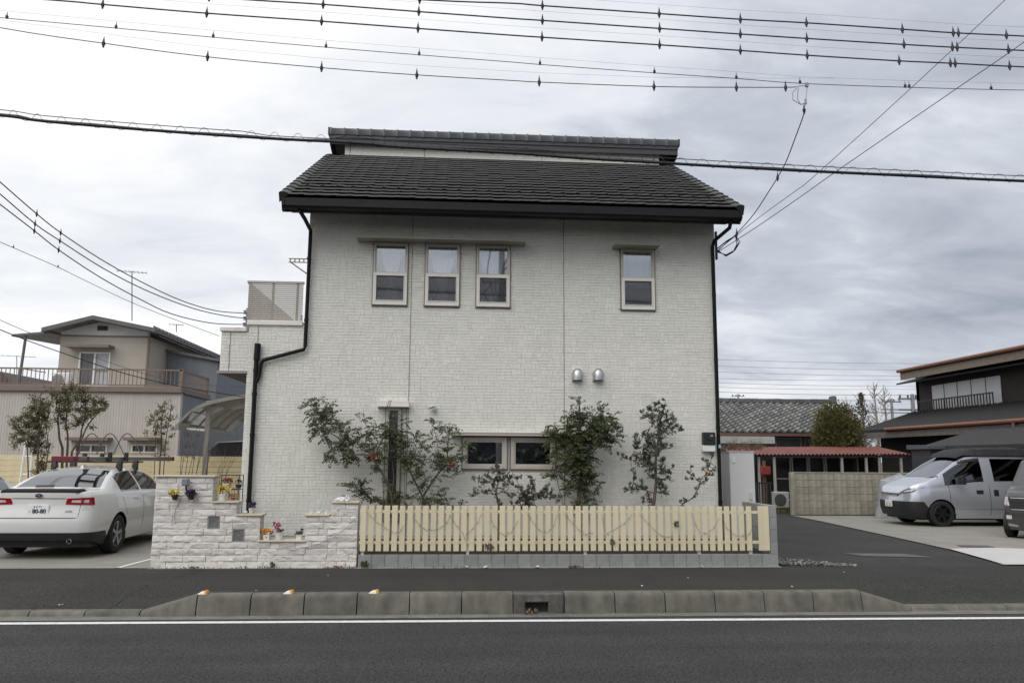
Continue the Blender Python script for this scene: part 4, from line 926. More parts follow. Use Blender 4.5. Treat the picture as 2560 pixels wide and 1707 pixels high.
wall_tree('wall_tree', 'dense bushy green tree overlapping the right end of the low window hood', 'tree', (1447, 1262), 13.55, [(.034, [(1447, 1264, 0), (1446, 1232, 0), (1450, 1200, 0), (1456, 1165, -.03), (1460, 1120, -.03), (1450, 1070, -.03), (1448, 1000, -.03)]), (.018, [(1454, 1170, 0), (1476, 1135, -.05), (1498, 1112, -.05), (1520, 1095, -.05)]), (.014, [(1450, 1190, 0), (1428, 1150, -.05), (1410, 1110, -.05), (1390, 1075, -.05)]), (.010, [(1458, 1130, 0), (1478, 1080, -.05), (1492, 1030, -.03)]), (.010, [(1515, 1098, 0), (1528, 1060, 0), (1536, 1035, 0)]), (.008, [(1440, 1190, 0), (1405, 1180, 0), (1380, 1172, 0)])], E_bl, 'p', 1.5)
F_bl = ZR1([(530, 130, 5), (530, 160, 7), (520, 190, 10), (460, 160, 9), (450, 190, 13), (400, 175, 8), (395, 210, 9), (345, 235, 8), (370, 270, 11), (420, 250, 15), (480, 240, 15), (530, 240, 15), (580, 270, 12), (600, 300, 10), (440, 300, 16), (500, 300, 18), (560, 310, 16), (610, 340, 11), (640, 375, 9), (670, 365, 6), (470, 360, 18), (530, 370, 18), (590, 385, 10), (350, 420, 9), (300, 420, 7), (290, 460, 10), (330, 470, 13), (400, 420, 14), (390, 470, 16), (450, 430, 18), (500, 420, 16), (430, 500, 20), (370, 520, 16), (310, 520, 13), (500, 500, 16), (540, 510, 13), (565, 500, 8), (300, 580, 13), (360, 580, 20), (420, 570, 22), (470, 560, 16), (150, 575, 6), (180, 590, 7), (215, 610, 7), (250, 620, 7), (320, 630, 14), (380, 640, 20), (430, 650, 16), (500, 630, 11), (530, 620, 8), (400, 690, 13), (390, 740, 9), (500, 690, 14), (530, 720, 14), (570, 720, 10), (590, 690, 6), (560, 770, 10), (265, 690, 7), (275, 740, 8), (270, 780, 8), (240, 830, 9), (225, 860, 8), (270, 860, 11), (310, 850, 11), (345, 800, 9), (350, 850, 9), (380, 860, 9), (400, 890, 8), (500, 780, 15), (480, 820, 14), (530, 830, 15), (500, 880, 11), (540, 870, 9), (390, 930, 9), (350, 940, 8), (400, 960, 9), (420, 760, 10)])
wall_tree('olive_tree', 'tall grey green olive tree with pale trunk right of the bushy tree', 'tree', (1632, 1262), 13.58, [(.032, [(1632, 1266, 0), (1636, 1238, 0), (1640, 1205, 0), (1638, 1170, -.02), (1641, 1135, -.03), (1646, 1095, -.03), (1650, 1055, -.03), (1662, 1010, -.03)]), (.010, [(1638, 1165, 0), (1610, 1150, -.04), (1578, 1150, -.04), (1546, 1134, -.04)]), (.010, [(1636, 1232, 0), (1612, 1224, -.03), (1580, 1220, -.03)]), (.009, [(1648, 1085, 0), (1675, 1068, 0), (1700, 1072, 0)]), (.008, [(1640, 1125, 0), (1612, 1095, 0), (1596, 1085, 0)]), (.008, [(1648, 1065, 0), (1632, 1030, 0), (1622, 1012, 0)])], F_bl, 'o', 1.35)
G_bl = ZR1([(660, 970, 7), (690, 970, 6), (720, 950, 6), (755, 930, 7), (780, 890, 7), (800, 850, 8), (820, 810, 9), (790, 780, 9), (750, 780, 8), (710, 780, 6), (730, 730, 8), (740, 680, 7), (770, 740, 7), (850, 770, 9), (880, 780, 8), (860, 730, 10), (890, 700, 10), (900, 740, 8), (870, 680, 9), (850, 630, 7), (880, 640, 8), (910, 600, 7), (925, 570, 4), (930, 680, 8), (950, 670, 5), (830, 690, 6)])
tG = wall_tree('olive_bush', 'thin young olive shoot under the electricity meter', 'bush', (1708, 1262), 13.55, [(.012, [(1708, 1266, 0), (1706, 1258, 0), (1720, 1252, 0), (1734, 1242, 0), (1744, 1222, 0), (1752, 1200, 0), (1764, 1184, 0), (1774, 1165, 0), (1780, 1140, 0)]), (.006, [(1750, 1205, 0), (1734, 1190, 0), (1727, 1172, 0)])], G_bl, 'o', .9)
# red blossoms, orange fruit
for (x, y, Y, lab) in ((936, 1140, 13.40, 'cluster of red blossom on the thorny tree by the slit window'), (1126, 1158, 13.40, 'cluster of red and orange blossom on the V shaped tree')):
    c = at(x, y, Y); m = MB()
    for i in range(34):
        p = c + Vector((ru(-.06, .06), ru(-.03, .10), ru(-.05, .055))); d = Vector((ru(-1, 1), ru(-1, .2), ru(-1, 1))).normalized(); leaf_quad(m, p, d, ru(.025, .045), ru(.014, .022), .2)
    m.build_at('blossom', M('blossom_red', (.42, .035, .012), .5, island=.4, hue=(.60, .16, .02)), tuple(c), lab, 'flower')
c = at(1766, 1178, 13.44); MB().ball(c, .024, 10).build_at('orange_fruit', M('fruit_orange', (.80, .24, .03), .45), tuple(c), 'small round orange fruit hanging in the thin olive shoot', 'fruit')
MB().tube([at(1390, 1185, 13.5), at(1398, 1225, 13.5), at(1408, 1264, 13.5), at(1409, 1300, 13.5)], .008, 6).build_at('garden_stake', M('stake_green', (.16, .22, .20), .6), tuple(at(1409, 1300, 13.5)), 'slim pale green garden stake left of the bushy tree', 'stake')
# vine shoots growing out under the fence
def sprig(px, name, label, cat, n, spread, col, hgt=.12, Y=SY - .02, big=1.0, z=None):
    b = at(*px, Y); b = Vector((b.x, Y, z if z is not None else b.z)); m = MB()
    for i in range(n):
        d = Vector((ru(-1, 1) * spread, ru(-.5, .3) * spread * .6, ru(.3, 1) * hgt)); p = b + Vector((ru(-.5, .5) * spread * 1.2, ru(-.03, .02), ru(0, hgt * .5)))
        leaf_quad(m, p, d, ru(.03, .055) * big, ru(.012, .02) * big, .2)
    return m.build_at(name, col, tuple(b), label, cat)
weed_m = M('weed_green', (.055, .085, .020), .7, island=.4, hue=(.12, .12, .03))
sprig((1222, 1376), 'olive_sprig', 'leafy shoot poking out under the fence near its middle post', 'plant', 46, .10, leaf_o, .16)
sprig((1532, 1362), 'olive_sprig', 'leafy shoot between the pickets right of the middle', 'plant', 26, .07, leaf_o, .12)
sprig((1690, 1318), 'olive_sprig', 'grey green shoot leaning across the pickets below the tall olive', 'plant', 40, .07, leaf_o, .14, SY - .03)
sprig((911, 1415), 'weed', 'bright green weed clump where the stone wall meets the block plinth', 'weed', 70, .09, weed_m, .15, SY - .06, 1.2, .004)
# weeds along the foot of the stone wall: nobody could count them
m = MB(); wl_ = M('weed_low', (.075, .085, .035), .8, island=.5, hue=(.16, .10, .05))
for i in range(620):
    X = ru(-4.45, -1.42) if rnd() < .75 else ru(-1.4, 2.5); cl = .5 + .5 * noise.noise(Vector((X * 3.1, 1.3, 0)))
    if rnd() > cl ** 1.6 * 1.1: continue
    p = Vector((X, SY - .055 + ru(-.03, .015), .004)); leaf_quad(m, p, Vector((ru(-1, 1), ru(-1, .2), ru(.4, 1.4))), ru(.018, .05) * (.5 + cl), ru(.008, .016), .2)
struct(m, 'wall_weeds', wl_, kind='stuff')
m = MB()
for X in [at(x, 1412, SY).x for x in (846, 1435, 1446, 830, 1438)]:
    for i in range(14):
        p = Vector((X + ru(-.1, .1), SY - .055 + ru(-.04, .015), .006 + ru(0, .02))); leaf_quad(m, p, Vector((ru(-1, 1), ru(-1, 1), ru(-.1, .3))), ru(.03, .05), ru(.018, .03), .2)
struct(m, 'fallen_leaves', M('fallen_leaf', (.22, .075, .03), .8, island=.5), kind='stuff')
c = gnd(683, 1404); sprig((683, 1410), 'daisy_weed', 'white daisies growing at the foot of the stone wall', 'weed', 40, .05, weed_m, .13, SY - .05, 1.0, .004)
m = MB()
for i in range(7): m.ball((at(683, 1410, SY - .05).x + ru(-.06, .06), SY - .06 + ru(-.03, .03), ru(.09, .15)), .011, 6, sq=(1, 1, .5))
m.build_at('daisy_blossom', M('daisy_white', (.8, .8, .78), .6), tuple(at(683, 1400, SY - .05)), 'few white blossoms at the foot of the stone wall', 'flower')
# gravel heap beside the pier
m = MB()
for i in range(420):
    t = rnd() ** 1.5; X = 5.06 + t * 1.25; Y = ru(12.44, 12.5 + 1.1 * (1 - t)); r_ = ru(.010, .030) * (1 if t > .12 else 1.3)
    z = .0 + r_ * .3 + .05 * (1 - t) * rnd(); pts = [Vector((ru(-1, 1), ru(-1, 1), ru(-.8, .8))).normalized() * r_ * ru(.8, 1.2) for _ in range(9)]
    m.hull([(p.x + X, p.y + Y, p.z + z) for p in pts])
struct(m, 'gravel', M('gravel', (.20, .195, .185), .9, island=.5), kind='stuff')
m = MB()
for px_ in (1166, 1213, 1343, 1345, 1754, 1756): X = at(px_, 1414, SY - .07).x; m.hull([(X + ru(-.035, .035), SY - .08 + ru(-.03, .03), .004 + ru(0, .035)) for _ in range(9)])
struct(m, 'pebbles', M('pebble', (.6, .58, .52), .9, island=.2), kind='stuff')

# ================================================================== POTS AND ORNAMENTS ON THE STONE WALL
pot_w = M('pot_white', (.74, .73, .70), .45, var=.04); pot_c = M('pot_cream', (.66, .62, .54), .6, var=.06)
def flowers(parent, c, r, n, colm, leafn=20, leafm=None, size=.03, up=.5):
    m = MB(); l = MB()
    for i in range(n):
        d = Vector((ru(-1, 1), ru(-1, .5), ru(-.3, 1))); d.normalize(); p = Vector(c) + Vector((d.x * r[0], d.y * r[1], d.z * r[2])) * ru(.55, 1)
        u = Vector((ru(-.5, .5), -1, ru(-.1, .9))).normalized(); s_ = u.orthogonal().normalized(); q = u.cross(s_)
        for k in range(5):
            a = 2 * math.pi * k / 5 + ru(-.2, .2); dd = s_ * math.cos(a) + q * math.sin(a) + u * .25; leaf_quad(m, p, dd, size * ru(.8, 1.1), size * .8, .15)
    for i in range(leafn):
        p = Vector(c) + Vector((ru(-.8, .8) * r[0], ru(-.8, .8) * r[1], ru(-1, .3) * r[2])); leaf_quad(l, p, Vector((ru(-1, 1), ru(-1, .6), ru(-.2, .8))), ru(.03, .05), ru(.015, .025), .2)
    l.build('leaves', leafm or weed_m, parent, kind='stuff'); m.build('petals', colm, parent)
F_Y = M('petal_yellow', (.78, .56, .03), .5, island=.2); F_P = M('petal_purple', (.045, .015, .085), .6, island=.4); F_O = M('petal_orange', (.75, .22, .02), .5, island=.3, hue=(.8, .5, .1))
F_R = M('petal_magenta', (.36, .02, .10), .5, island=.4); F_B = M('petal_rust', (.26, .06, .015), .6, island=.4); F_V = M('petal_violet', (.08, .03, .22), .5, island=.4); F_W = M('petal_pale', (.75, .62, .62), .6)
def round_pot(name, label, px, Y, z, r, h, mat, saucer=True):
    X = at(px, 1250, Y).x; o = thing(name, label, 'flower pot', (X, Y, z), 'flower pots on the stone wall')
    m = MB(); m.lathe([(.001, .012), (r * .74, .012), (r * .97, h - .018), (r * 1.05, h - .018), (r * 1.05, h), (r * .93, h), (r * .90, h - .02), (.001, h - .02)], (X, Y, z), k=20); m.build('pot', mat, o, smooth=40)
    if saucer: MB().lathe([(.001, .001), (r * .95, .001), (r * 1.12, .022), (r * 1.02, .022), (r * .85, .010), (.001, .010)], (X, Y, z), k=20).build('saucer', mat, o, smooth=40)
    return o, X
def square_pot(name, label, px, Y, z, r, h, mat):
    X = at(px, 1340, Y).x; o = thing(name, label, 'flower pot', (X, Y, z), 'flower pots on the stone wall'); a, b = r * .8, r
    m = MB().add([(X - a, Y - a, z), (X + a, Y - a, z), (X + a, Y + a, z), (X - a, Y + a, z), (X - b, Y - b, z + h), (X + b, Y - b, z + h), (X + b, Y + b, z + h), (X - b, Y + b, z + h), (X - b * .9, Y - b * .9, z + h), (X + b * .9, Y - b * .9, z + h), (X + b * .9, Y + b * .9, z + h), (X - b * .9, Y + b * .9, z + h), (X, Y, z + h - .03)],
                 [(0, 3, 2, 1), (0, 1, 5, 4), (1, 2, 6, 5), (2, 3, 7, 6), (3, 0, 4, 7), (4, 5, 9, 8), (5, 6, 10, 9), (6, 7, 11, 10), (7, 4, 8, 11), (8, 9, 12), (9, 10, 12), (10, 11, 12), (11, 8, 12)]); m.build('pot', mat, o); return o, X
Z10, Z8, Z4 = 10 * CH + .026, 8 * CH + .026, 4 * CH + .026; LY = SY + .10
o, X = round_pot('flower_pot', 'white pot of yellow flowers on the upper left ledge of the stone wall', 556, LY, Z10, .062, .105, pot_w)
flowers(o, (X + .01, LY - .01, Z10 + .165), (.115, .07, .07), 26, F_Y, 40, None, .026); 
o, X = round_pot('flower_pot', 'small pot of pink and rust flowers beside the yellow flowers', 583, LY + .02, Z10, .035, .05, M('pot_terracotta', (.26, .10, .06), .7), False)
flowers(o, (X - .01, LY, Z10 + .085), (.05, .05, .05), 9, M('petal_pink', (.62, .22, .20), .5, island=.3), 34, None, .02)
# shelf standing behind the wall with a pot of rust flowers
sb = at(545, 1262, 13.15); so_ = thing('plant_rack', 'black wire plant rack standing behind the upper left ledge', 'rack', (at(571, 1262, 13.15).x, 13.15, .05)); m = MB(); xa, xb = at(548, 1200, 13.15).x, at(603, 1200, 13.15).x
for X in (xa, xb):
    for Y in (13.02, 13.28): m.tube([(X, Y, .05), (X, Y, 1.34)], .007, 6)
for z in (1.34, 1.12): m.tube([(xa, 13.02, z), (xb, 13.02, z), (xb, 13.28, z), (xa, 13.28, z), (xa, 13.02, z)], .007, 6)
for i in range(9): X = xa + (xb - xa) * i / 8; m.tube([(X, 13.02, 1.12), (X, 13.28, 1.12)], .004, 5); m.tube([(X, 13.28, 1.12), (X, 13.28, .8)], .003, 4)
m.build('rack_frame', black_plastic, so_)
o, X = round_pot('flower_pot', 'white pot of rust brown flowers on the black rack', 566, 13.15, 1.127, .065, .08, pot_w, False)
flowers(o, (X, 13.12, 1.127 + .12), (.095, .07, .04), 22, F_B, 16, None, .026)
o, X = round_pot('flower_pot', 'dark violet flowers in a pot at the house end of the black rack', 595, 13.15, 1.127, .05, .07, M('pot_dark', (.05, .05, .05), .6), False)
flowers(o, (X, 13.12, 1.127 + .11), (.045, .05, .04), 9, F_P, 12, None, .024)
o, X = round_pot('flower_pot', 'cream pot of dark purple pansies on the middle ledge', 630, LY, Z8, .042, .085, pot_c, False)
flowers(o, (X + .012, LY - .02, Z8 + .125), (.055, .05, .04), 11, F_P, 18, None, .032); flowers(o, (X + .045, LY - .05, Z8 + .135), (.02, .02, .03), 3, F_V, 2, None, .034)
X = at(613, 1281, LY).x; m = MB().ball((X, LY, Z8 + .026), .036, 12, sq=(1, .8, .7)); m.ball((X - .03, LY - .01, Z8 + .04), .018, 8); m.build_at('ornament', M('ornament_mint', (.58, .68, .66), .4), (X, LY, Z8), 'small mint white ornament beside the purple pansies', 'ornament')
o, X = square_pot('flower_pot', 'square white pot of orange flowers at the left of the low ledge', 667, LY - .02, Z4, .048, .078, pot_w)
flowers(o, (X + .005, LY - .03, Z4 + .11), (.115, .06, .045), 22, F_O, 26, None, .032)
MB().hull([(X - .015, LY - .071, Z4 + .045), (X + .022, LY - .071, Z4 + .050), (X + .0, LY - .068, Z4 + .015), (X, LY - .064, Z4 + .03)]).build('painted_flower', M('decal_orange', (.75, .25, .05), .5), o)
o, X = round_pot('flower_pot', 'round white pot of magenta cyclamen in the middle of the low ledge', 702, LY - .01, Z4, .066, .105, pot_w)
flowers(o, (X - .035, LY - .02, Z4 + .205), (.06, .05, .085), 13, F_R, 10, None, .028); flowers(o, (X + .005, LY - .02, Z4 + .135), (.07, .06, .025), 0, F_R, 40, leaf_a)
flowers(o, (X - .055, LY - .04, Z4 + .15), (.05, .03, .09), 7, F_W, 0, None, .022)
X2 = X + .03; m = MB().tube([(X2, LY, Z4 + .09), (X2 + .005, LY, Z4 + .27)], .003, 5); m.ball((X2 + .004, LY, Z4 + .29), .018, 8, sq=(.8, .7, 1.2)); m.hull([(X2 - .012, LY, Z4 + .23), (X2 + .02, LY - .006, Z4 + .30), (X2 + .03, LY + .006, Z4 + .33), (X2 + .004, LY + .008, Z4 + .29)])
m.build_at('garden_pick', white_plastic, (X2, LY, Z4 + .09), 'white bird shaped plant pick above the magenta cyclamen', 'ornament')
o, X = square_pot('flower_pot', 'small square white pot with violet flowers at the right of the low ledge', 748, LY - .02, Z4, .042, .075, pot_w)
flowers(o, (X, LY - .02, Z4 + .10), (.05, .045, .03), 0, F_V, 46, leaf_a); flowers(o, (X + .025, LY - .05, Z4 + .15), (.03, .03, .012), 4, F_V, 0, None, .024)
# figurines on the right steps
for k, (px_, nm, lab) in enumerate(((777, 'figurine', 'tiny white figurine nearest the house corner ledge, leftmost of three'), (797, 'figurine', 'tiny white figurine, middle of the three on the right step'), (815, 'figurine', 'tiny white figurine nearest the taller end, rightmost of three'))):
    X = at(px_, 1284, LY).x; m = MB()
    if k == 1:
        m.ball((X, LY, Z8 + .018), .018, 8, sq=(1.5, 1, .9)); m.ball((X + .022, LY - .005, Z8 + .042), .013, 8); m.hull([(X - .04, LY, Z8 + .05), (X - .01, LY - .008, Z8 + .025), (X - .005, LY + .008, Z8 + .03), (X - .03, LY, Z8 + .022)])
        m.hull([(X + .0, LY, Z8 + .075), (X - .006, LY - .006, Z8 + .03), (X + .012, LY + .006, Z8 + .03), (X + .006, LY, Z8 + .05)])
    else:
        m.lathe([(.001, .001), (.014, .001), (.012, .02), (.007, .035), (.010, .045), (.001, .055)], (X, LY, Z8), k=8); m.ball((X + (.006 if k else -.006), LY - .004, Z8 + .058), .009, 8); m.hull([(X + .004, LY, Z8 + .02), (X + .022, LY - .004, Z8 + .035), (X + .02, LY + .004, Z8 + .05), (X + .004, LY + .006, Z8 + .04)])
    m.build_at(nm, white_plastic, (X, LY, Z8), lab, 'figurine', 'figurines on the right step', smooth=60)
X = at(857, 1250, LY).x; o = thing('dog_figurine', 'white lying dog figurine with grey ears on the right top of the stone wall', 'figurine', (X, LY, Z10))
m = MB().ball((X + .03, LY, Z10 + .045), .048, 14, sq=(1.5, .9, .95)); m.ball((X + .085, LY, Z10 + .042), .045, 12, sq=(.8, .95, .95)); m.ball((X - .055, LY - .015, Z10 + .032), .030, 12, sq=(1.5, 1, .95)); m.ball((X - .09, LY - .02, Z10 + .022), .022, 10, sq=(1.3, 1, .8)); m.ball((X - .01, LY - .05, Z10 + .015), .017, 8, sq=(2.2, 1, .9)); m.ball((X + .07, LY - .05, Z10 + .016), .018, 8, sq=(1.8, 1, .9))
m.build('body', white_plastic, o, smooth=180)
m = MB().ball((X + .005, LY - .02, Z10 + .085), .028, 10, sq=(1.25, .8, .7)); m.ball((X + .035, LY - .03, Z10 + .07), .016, 8, sq=(.9, .7, 1.6)); m.build('ear', M('ear_grey', (.22, .23, .25), .5), o, smooth=180)
for q in ((.075, -.045, .075), (.10, -.03, .07), (.06, -.05, .05)): MB().ball((X + q[0], LY + q[1] + .003, Z10 + q[2]), .010, 8, sq=(1.2, .5, 1)).build('spot', MATS['ear_grey'], o, smooth=180)
# wall baskets and solar lamp on the tall part
LYF = SY - .03
c = at(465, 1205, LYF - .06); o = thing('solar_lamp', 'grey solar lamp fixed to the tall part of the stone wall', 'lamp', (c.x, LYF, c.z)); s_ = .0062
MB().bbox(c.x - .048, c.x + .044, LYF - .12, LYF - .02, c.z - .05, c.z + .055, .012).build('solar_panel', M('solar_grey', (.20, .22, .27), .35), o); MB().tube([(c.x, LYF - .05, c.z - .05), (c.x + .005, LYF - .04, c.z - .11), (c.x, LYF + .03, c.z - .14)], .012, 6).build('bracket', black_plastic, o)
for (px_, py_, lab, fl, pm) in ((437, 1233, 'wall basket of yellow pansies left of the solar lamp', F_Y, weed_m), (478, 1232, 'wall basket of dark purple pansies right of the solar lamp', F_P, leaf_a)):
    c = at(px_, py_, LYF - .06); o = thing('wall_basket', lab, 'flower basket', (c.x, LYF - .05, c.z - .09), 'wall baskets on the stone wall')
    MB().lathe([(.001, -.10), (.03, -.095), (.055, -.02), (.05, -.02), (.001, -.03)], (c.x, LYF - .045, c.z), k=12).build('basket', M('basket_dark', (.03, .035, .025), .8), o)
    MB().tube([(c.x, LYF - .04, c.z - .05), (c.x, LYF - .0, c.z - .03), (c.x, LYF + .03, c.z + .03)], .006, 5).build('hook', black_plastic, o)
    flowers(o, (c.x, LYF - .07, c.z), (.08, .045, .055), 22 if fl is F_Y else 34, fl, 46, pm, .026)
p = [at(500, 1232, LYF), at(470, 1246, LYF - .02), at(455, 1244, LYF - .02), at(440, 1270, LYF - .02), at(436, 1290, LYF - .02), at(438, 1310, LYF - .02)]
MB().tube(p, .0035, 5).build_at('lamp_cable', wire_thin, tuple(p[-1]), 'thin dark cable trailing down from the wall baskets', 'cable')
p = [at(894, 1290, SY - .04), at(865, 1320, SY - .04), at(830, 1345, SY - .04), at(790, 1362, SY - .04), at(735, 1374, SY - .04), at(690, 1372, SY - .04)]
MB().tube(p, .0035, 5).build_at('lamp_cable', wire_thin, tuple(p[0]), 'thin cable running down the right part of the stone wall', 'cable')

# ================================================================== CARS
def sm(pts, x, k=.06):
    xs = [p[0] for p in pts]; zs = [p[1] for p in pts]
    return float(np.mean(np.interp(np.linspace(x - k, x + k, 7), xs, zs)))
class Car:
    def __init__(s, L, H, plan, top, belt, sill, axles, rt, lean=.52, rear=((0, 0), (2, 0)), front=((0, 0), (2, 0)), roofflat=.90, extra=()):
        s.L = L; NX = int(L / .04); xs = sorted(set([round(L * i / NX, 4) for i in range(NX + 1)] + list(extra)))
        s.xs = xs; s.rows = []; R_ = rt + .045; s.axles = axles; s.rt = rt
        for x in xs:
            wp = sm(plan, x, .03); zt = sm(top, x, .05); zb = min(sm(belt, x, .05), zt - .012); z0 = sill(x)
            for ax in axles:
                if abs(x - ax) < R_: z0 = max(z0, rt + math.sqrt(R_ * R_ - (x - ax) ** 2) * 1.0)
            z0 = min(z0, zb - .03)
            sec = []
            for i in range(7):
                z = z0 + (zb - z0) * i / 6
                u = (z - .28) / (zb - .28); y = wp * (1 - .055 * max(0, (.42 - u) / .42) ** 2 - .055 * max(0, (u - .55) / .45) ** 2)
                sec.append((y, z))
            h = max(0, zt - zb); yb = sec[-1][0]; yr = max(yb - lean * h - .02, yb * .55); zr = zb + h * roofflat
            for t in (.10, .5, .90, 1.0):
                sec.append((yb + (yr - yb) * t + .018 * math.sin(math.pi * t) * min(1, h / .3), zb + (zr - zb) * t))
            for t in (.09, .35, .7, 1.0):
                sec.append((yr * (1 - t), zr + (zt - zr) * math.sin(t * math.pi / 2) ** .8))
            s.rows.append(sec)
        s.nr = len(s.rows[0])
        def shift(x, z):
            d = 0
            if x < .5: d += sm(rear, z, .03) * (1 - x / .5)
            if x > L - .5: d -= sm(front, z, .03) * (1 - (L - x) / .5)
            return d
        s.P = [[(x + shift(x, z), y, z) for (y, z) in sec] for x, sec in zip(xs, s.rows)]
    def shell(s, sel):      # faces by selector(x_mid, row, z_mid) on both sides
        m = MB(); idx = {}
        def V(i, j, sd):
            if j == s.nr - 1: sd = 1
            if (i, j, sd) not in idx:
                x, y, z = s.P[i][j]; idx[(i, j, sd)] = len(m.v); m.v.append((x, y * sd, z))
            return idx[(i, j, sd)]
        for i in range(len(s.xs) - 1):
            xm = (s.xs[i] + s.xs[i + 1]) / 2
            for j in range(s.nr - 1):
                zm = (s.P[i][j][2] + s.P[i][j + 1][2] + s.P[i + 1][j][2] + s.P[i + 1][j + 1][2]) / 4
                for sd in (1, -1):
                    if sel(xm, j, zm, sd):
                        q = (V(i, j, sd), V(i + 1, j, sd), V(i + 1, j + 1, sd), V(i, j + 1, sd))
                        m.f.append(q if sd < 0 else q[::-1]); m.m.append(0)
        for i, flip in ((0, 0), (len(s.xs) - 1, 1)):
            for j in range(s.nr - 2):
                zm = (s.P[i][j][2] + s.P[i][j + 1][2]) / 2
                if sel(s.xs[i], j, zm, 0):
                    q = (V(i, j, 1), V(i, j, -1), V(i, j + 1, -1), V(i, j + 1, 1)); m.f.append(q[::-1] if flip else q); m.m.append(0)
        return m
    def bvh(s):
        m = s.shell(lambda *a: True); return BVHTree.FromPolygons([Vector(v) for v in m.v], m.f)
def xf(mb, M4):
    mb.v = [tuple(M4 @ Vector(v)) for v in mb.v]; return mb
def patch(bv, corners, org, axis, n=(8, 4), off=.006, skirt=.02):
    """corners: 4 (a,b) points; axis 'x' casts along +/-x with (y,z), axis 'y' casts with (x,z)"""
    m = MB(); A, B, C_, D_ = [Vector((*c, 0)) for c in corners]; nu, nv = n; inner = []
    for j in range(nv + 1):
        for i in range(nu + 1):
            u, v = i / nu, j / nv; p = (A * (1 - u) + B * u) * (1 - v) + (D_ * (1 - u) + C_ * u) * v
            if axis[0] == 'x': o = Vector((org, p.x, p.y)); d = Vector((1 if axis[1] == '+' else -1, 0, 0))
            else: o = Vector((p.x, org, p.y)); d = Vector((0, 1 if axis[1] == '+' else -1, 0))
            h, nn, _, _ = bv.ray_cast(o, d)
            if h is None: h = o + d * 1.2
            m.v.append(tuple(h - d * off)); inner.append(tuple(h + d * skirt))
    W_ = nu + 1; K_ = len(m.v); m.v += inner
    for j in range(nv):
        for i in range(nu): m.f.append((j * W_ + i, j * W_ + i + 1, (j + 1) * W_ + i + 1, (j + 1) * W_ + i)); m.m.append(0)
    per = [i for i in range(W_)] + [j * W_ + nu for j in range(1, nv + 1)] + [nv * W_ + i for i in range(nu - 1, -1, -1)] + [j * W_ for j in range(nv - 1, 0, -1)]
    for a, b in zip(per, per[1:] + per[:1]): m.f.append((a, b, K_ + b, K_ + a)); m.m.append(0)
    return m
def wheel(parent, M4, x, y, r, wd, rimm, spokes, T=True, name='wheel'):
    sd = 1 if y > 0 else -1; yo = y; yi = y - sd * wd
    m = MB(); pr = [(r * .66, yi), (r * .94, yi), (r, yi + sd * .02), (r, yo - sd * .025), (r * .95, yo - sd * .005), (r * .80, yo + sd * .004), (r * .68, yo - sd * .004), (r * .66, yo - sd * .02)]
    m.lathe(pr, (x, 0, r), 'y', 32); ob = xf(m, M4).build(name, rubber, parent, smooth=40)
    m = MB(); m.lathe([(r * .66, yo - sd * .018), (r * .62, yo - sd * .01), (r * .60, yo - sd * .05), (r * .60, yi + sd * .02)], (x, 0, r), 'y', 28)
    m.lathe([(.001, yo - sd * .015), (.05, yo - sd * .02), (.055, yo - sd * .05)], (x, 0, r), 'y', 14)
    for k in range(spokes):
        a = 2 * math.pi * k / spokes + .2; c, s_ = math.cos(a), math.sin(a); t = (-s_, c)
        def P(rr, off, dy): return (x + c * rr + t[0] * off, yo - sd * dy, r + s_ * rr + t[1] * off)
        m.hull([P(.03, -.022, .018), P(.03, .022, .018), P(r * .62, -.034, .02), P(r * .62, -.004, .016), P(r * .62, .026, .02), P(.03, -.02, .05), P(.03, .02, .05), P(r * .62, -.03, .05), P(r * .62, .025, .05)])
    xf(m, M4).build('rim', rimm, ob, smooth=35)
    m = MB(); m.lathe([(.001, yo - sd * .10), (r * .60, yo - sd * .10)], (x, 0, r), 'y', 20); xf(m, M4).build('brake_disc', M('brake_dark', (.03, .03, .03), .6, metal=.5), ob)
    return ob
def clip_shell(car, sel, planes, off):        # part of the skin cut by clean planes and lifted off a little
    s_ = car.shell(sel); bm = bmesh.new(); vs = [bm.verts.new(v) for v in s_.v]
    for f in s_.f:
        try: bm.faces.new([vs[i] for i in f])
        except ValueError: pass
    for co, no in planes: bmesh.ops.bisect_plane(bm, geom=bm.verts[:] + bm.edges[:] + bm.faces[:], plane_co=co, plane_no=no, clear_outer=True)
    bm.normal_update()
    for v in bm.verts: v.co += v.normal * off
    bm.verts.index_update(); m = MB(); m.add([v.co[:] for v in bm.verts], [[v.index for v in f.verts] for f in bm.faces]); bm.free(); return m
def wells(parent, M4, car, hw):
    m = MB()
    for ax in car.axles:
        for sd in (1, -1):
            m.lathe([(car.rt + .048, sd * (hw - .03)), (car.rt + .048, sd * (hw - .32)), (.001, sd * (hw - .32))], (ax, 0, car.rt), 'y', 24, a0=-.3, a1=math.pi + .3)
    m.box(.25, car.L - .25, -(hw - .16), hw - .16, .17, .30)
    m.box(.35, car.L - .45, -(hw - .34), hw - .34, .30, .62)
    xf(m, M4).build('underbody', black_plastic, parent)
def text_mesh(body, size, font_bold=.0):
    cu = bpy.data.curves.new('t', 'FONT'); cu.body = body; cu.size = size; cu.align_x = 'CENTER'; cu.align_y = 'CENTER'; cu.extrude = .0012; cu.offset = font_bold; cu.resolution_u = 3
    ob = bpy.data.objects.new('t', cu); COL.objects.link(ob); bpy.context.view_layer.update()
    me = bpy.data.meshes.new_from_object(ob.evaluated_get(bpy.context.evaluated_depsgraph_get()))
    vs = [tuple(v.co) for v in me.vertices]; fs = [tuple(p.vertices) for p in me.polygons]
    bpy.data.objects.remove(ob); bpy.data.curves.remove(cu); bpy.data.meshes.remove(me); m = MB(); m.add(vs, fs); return m
car_white = M('car_paint_white', (.68, .675, .655), .26, var=.03, vs=2, coat=.8)
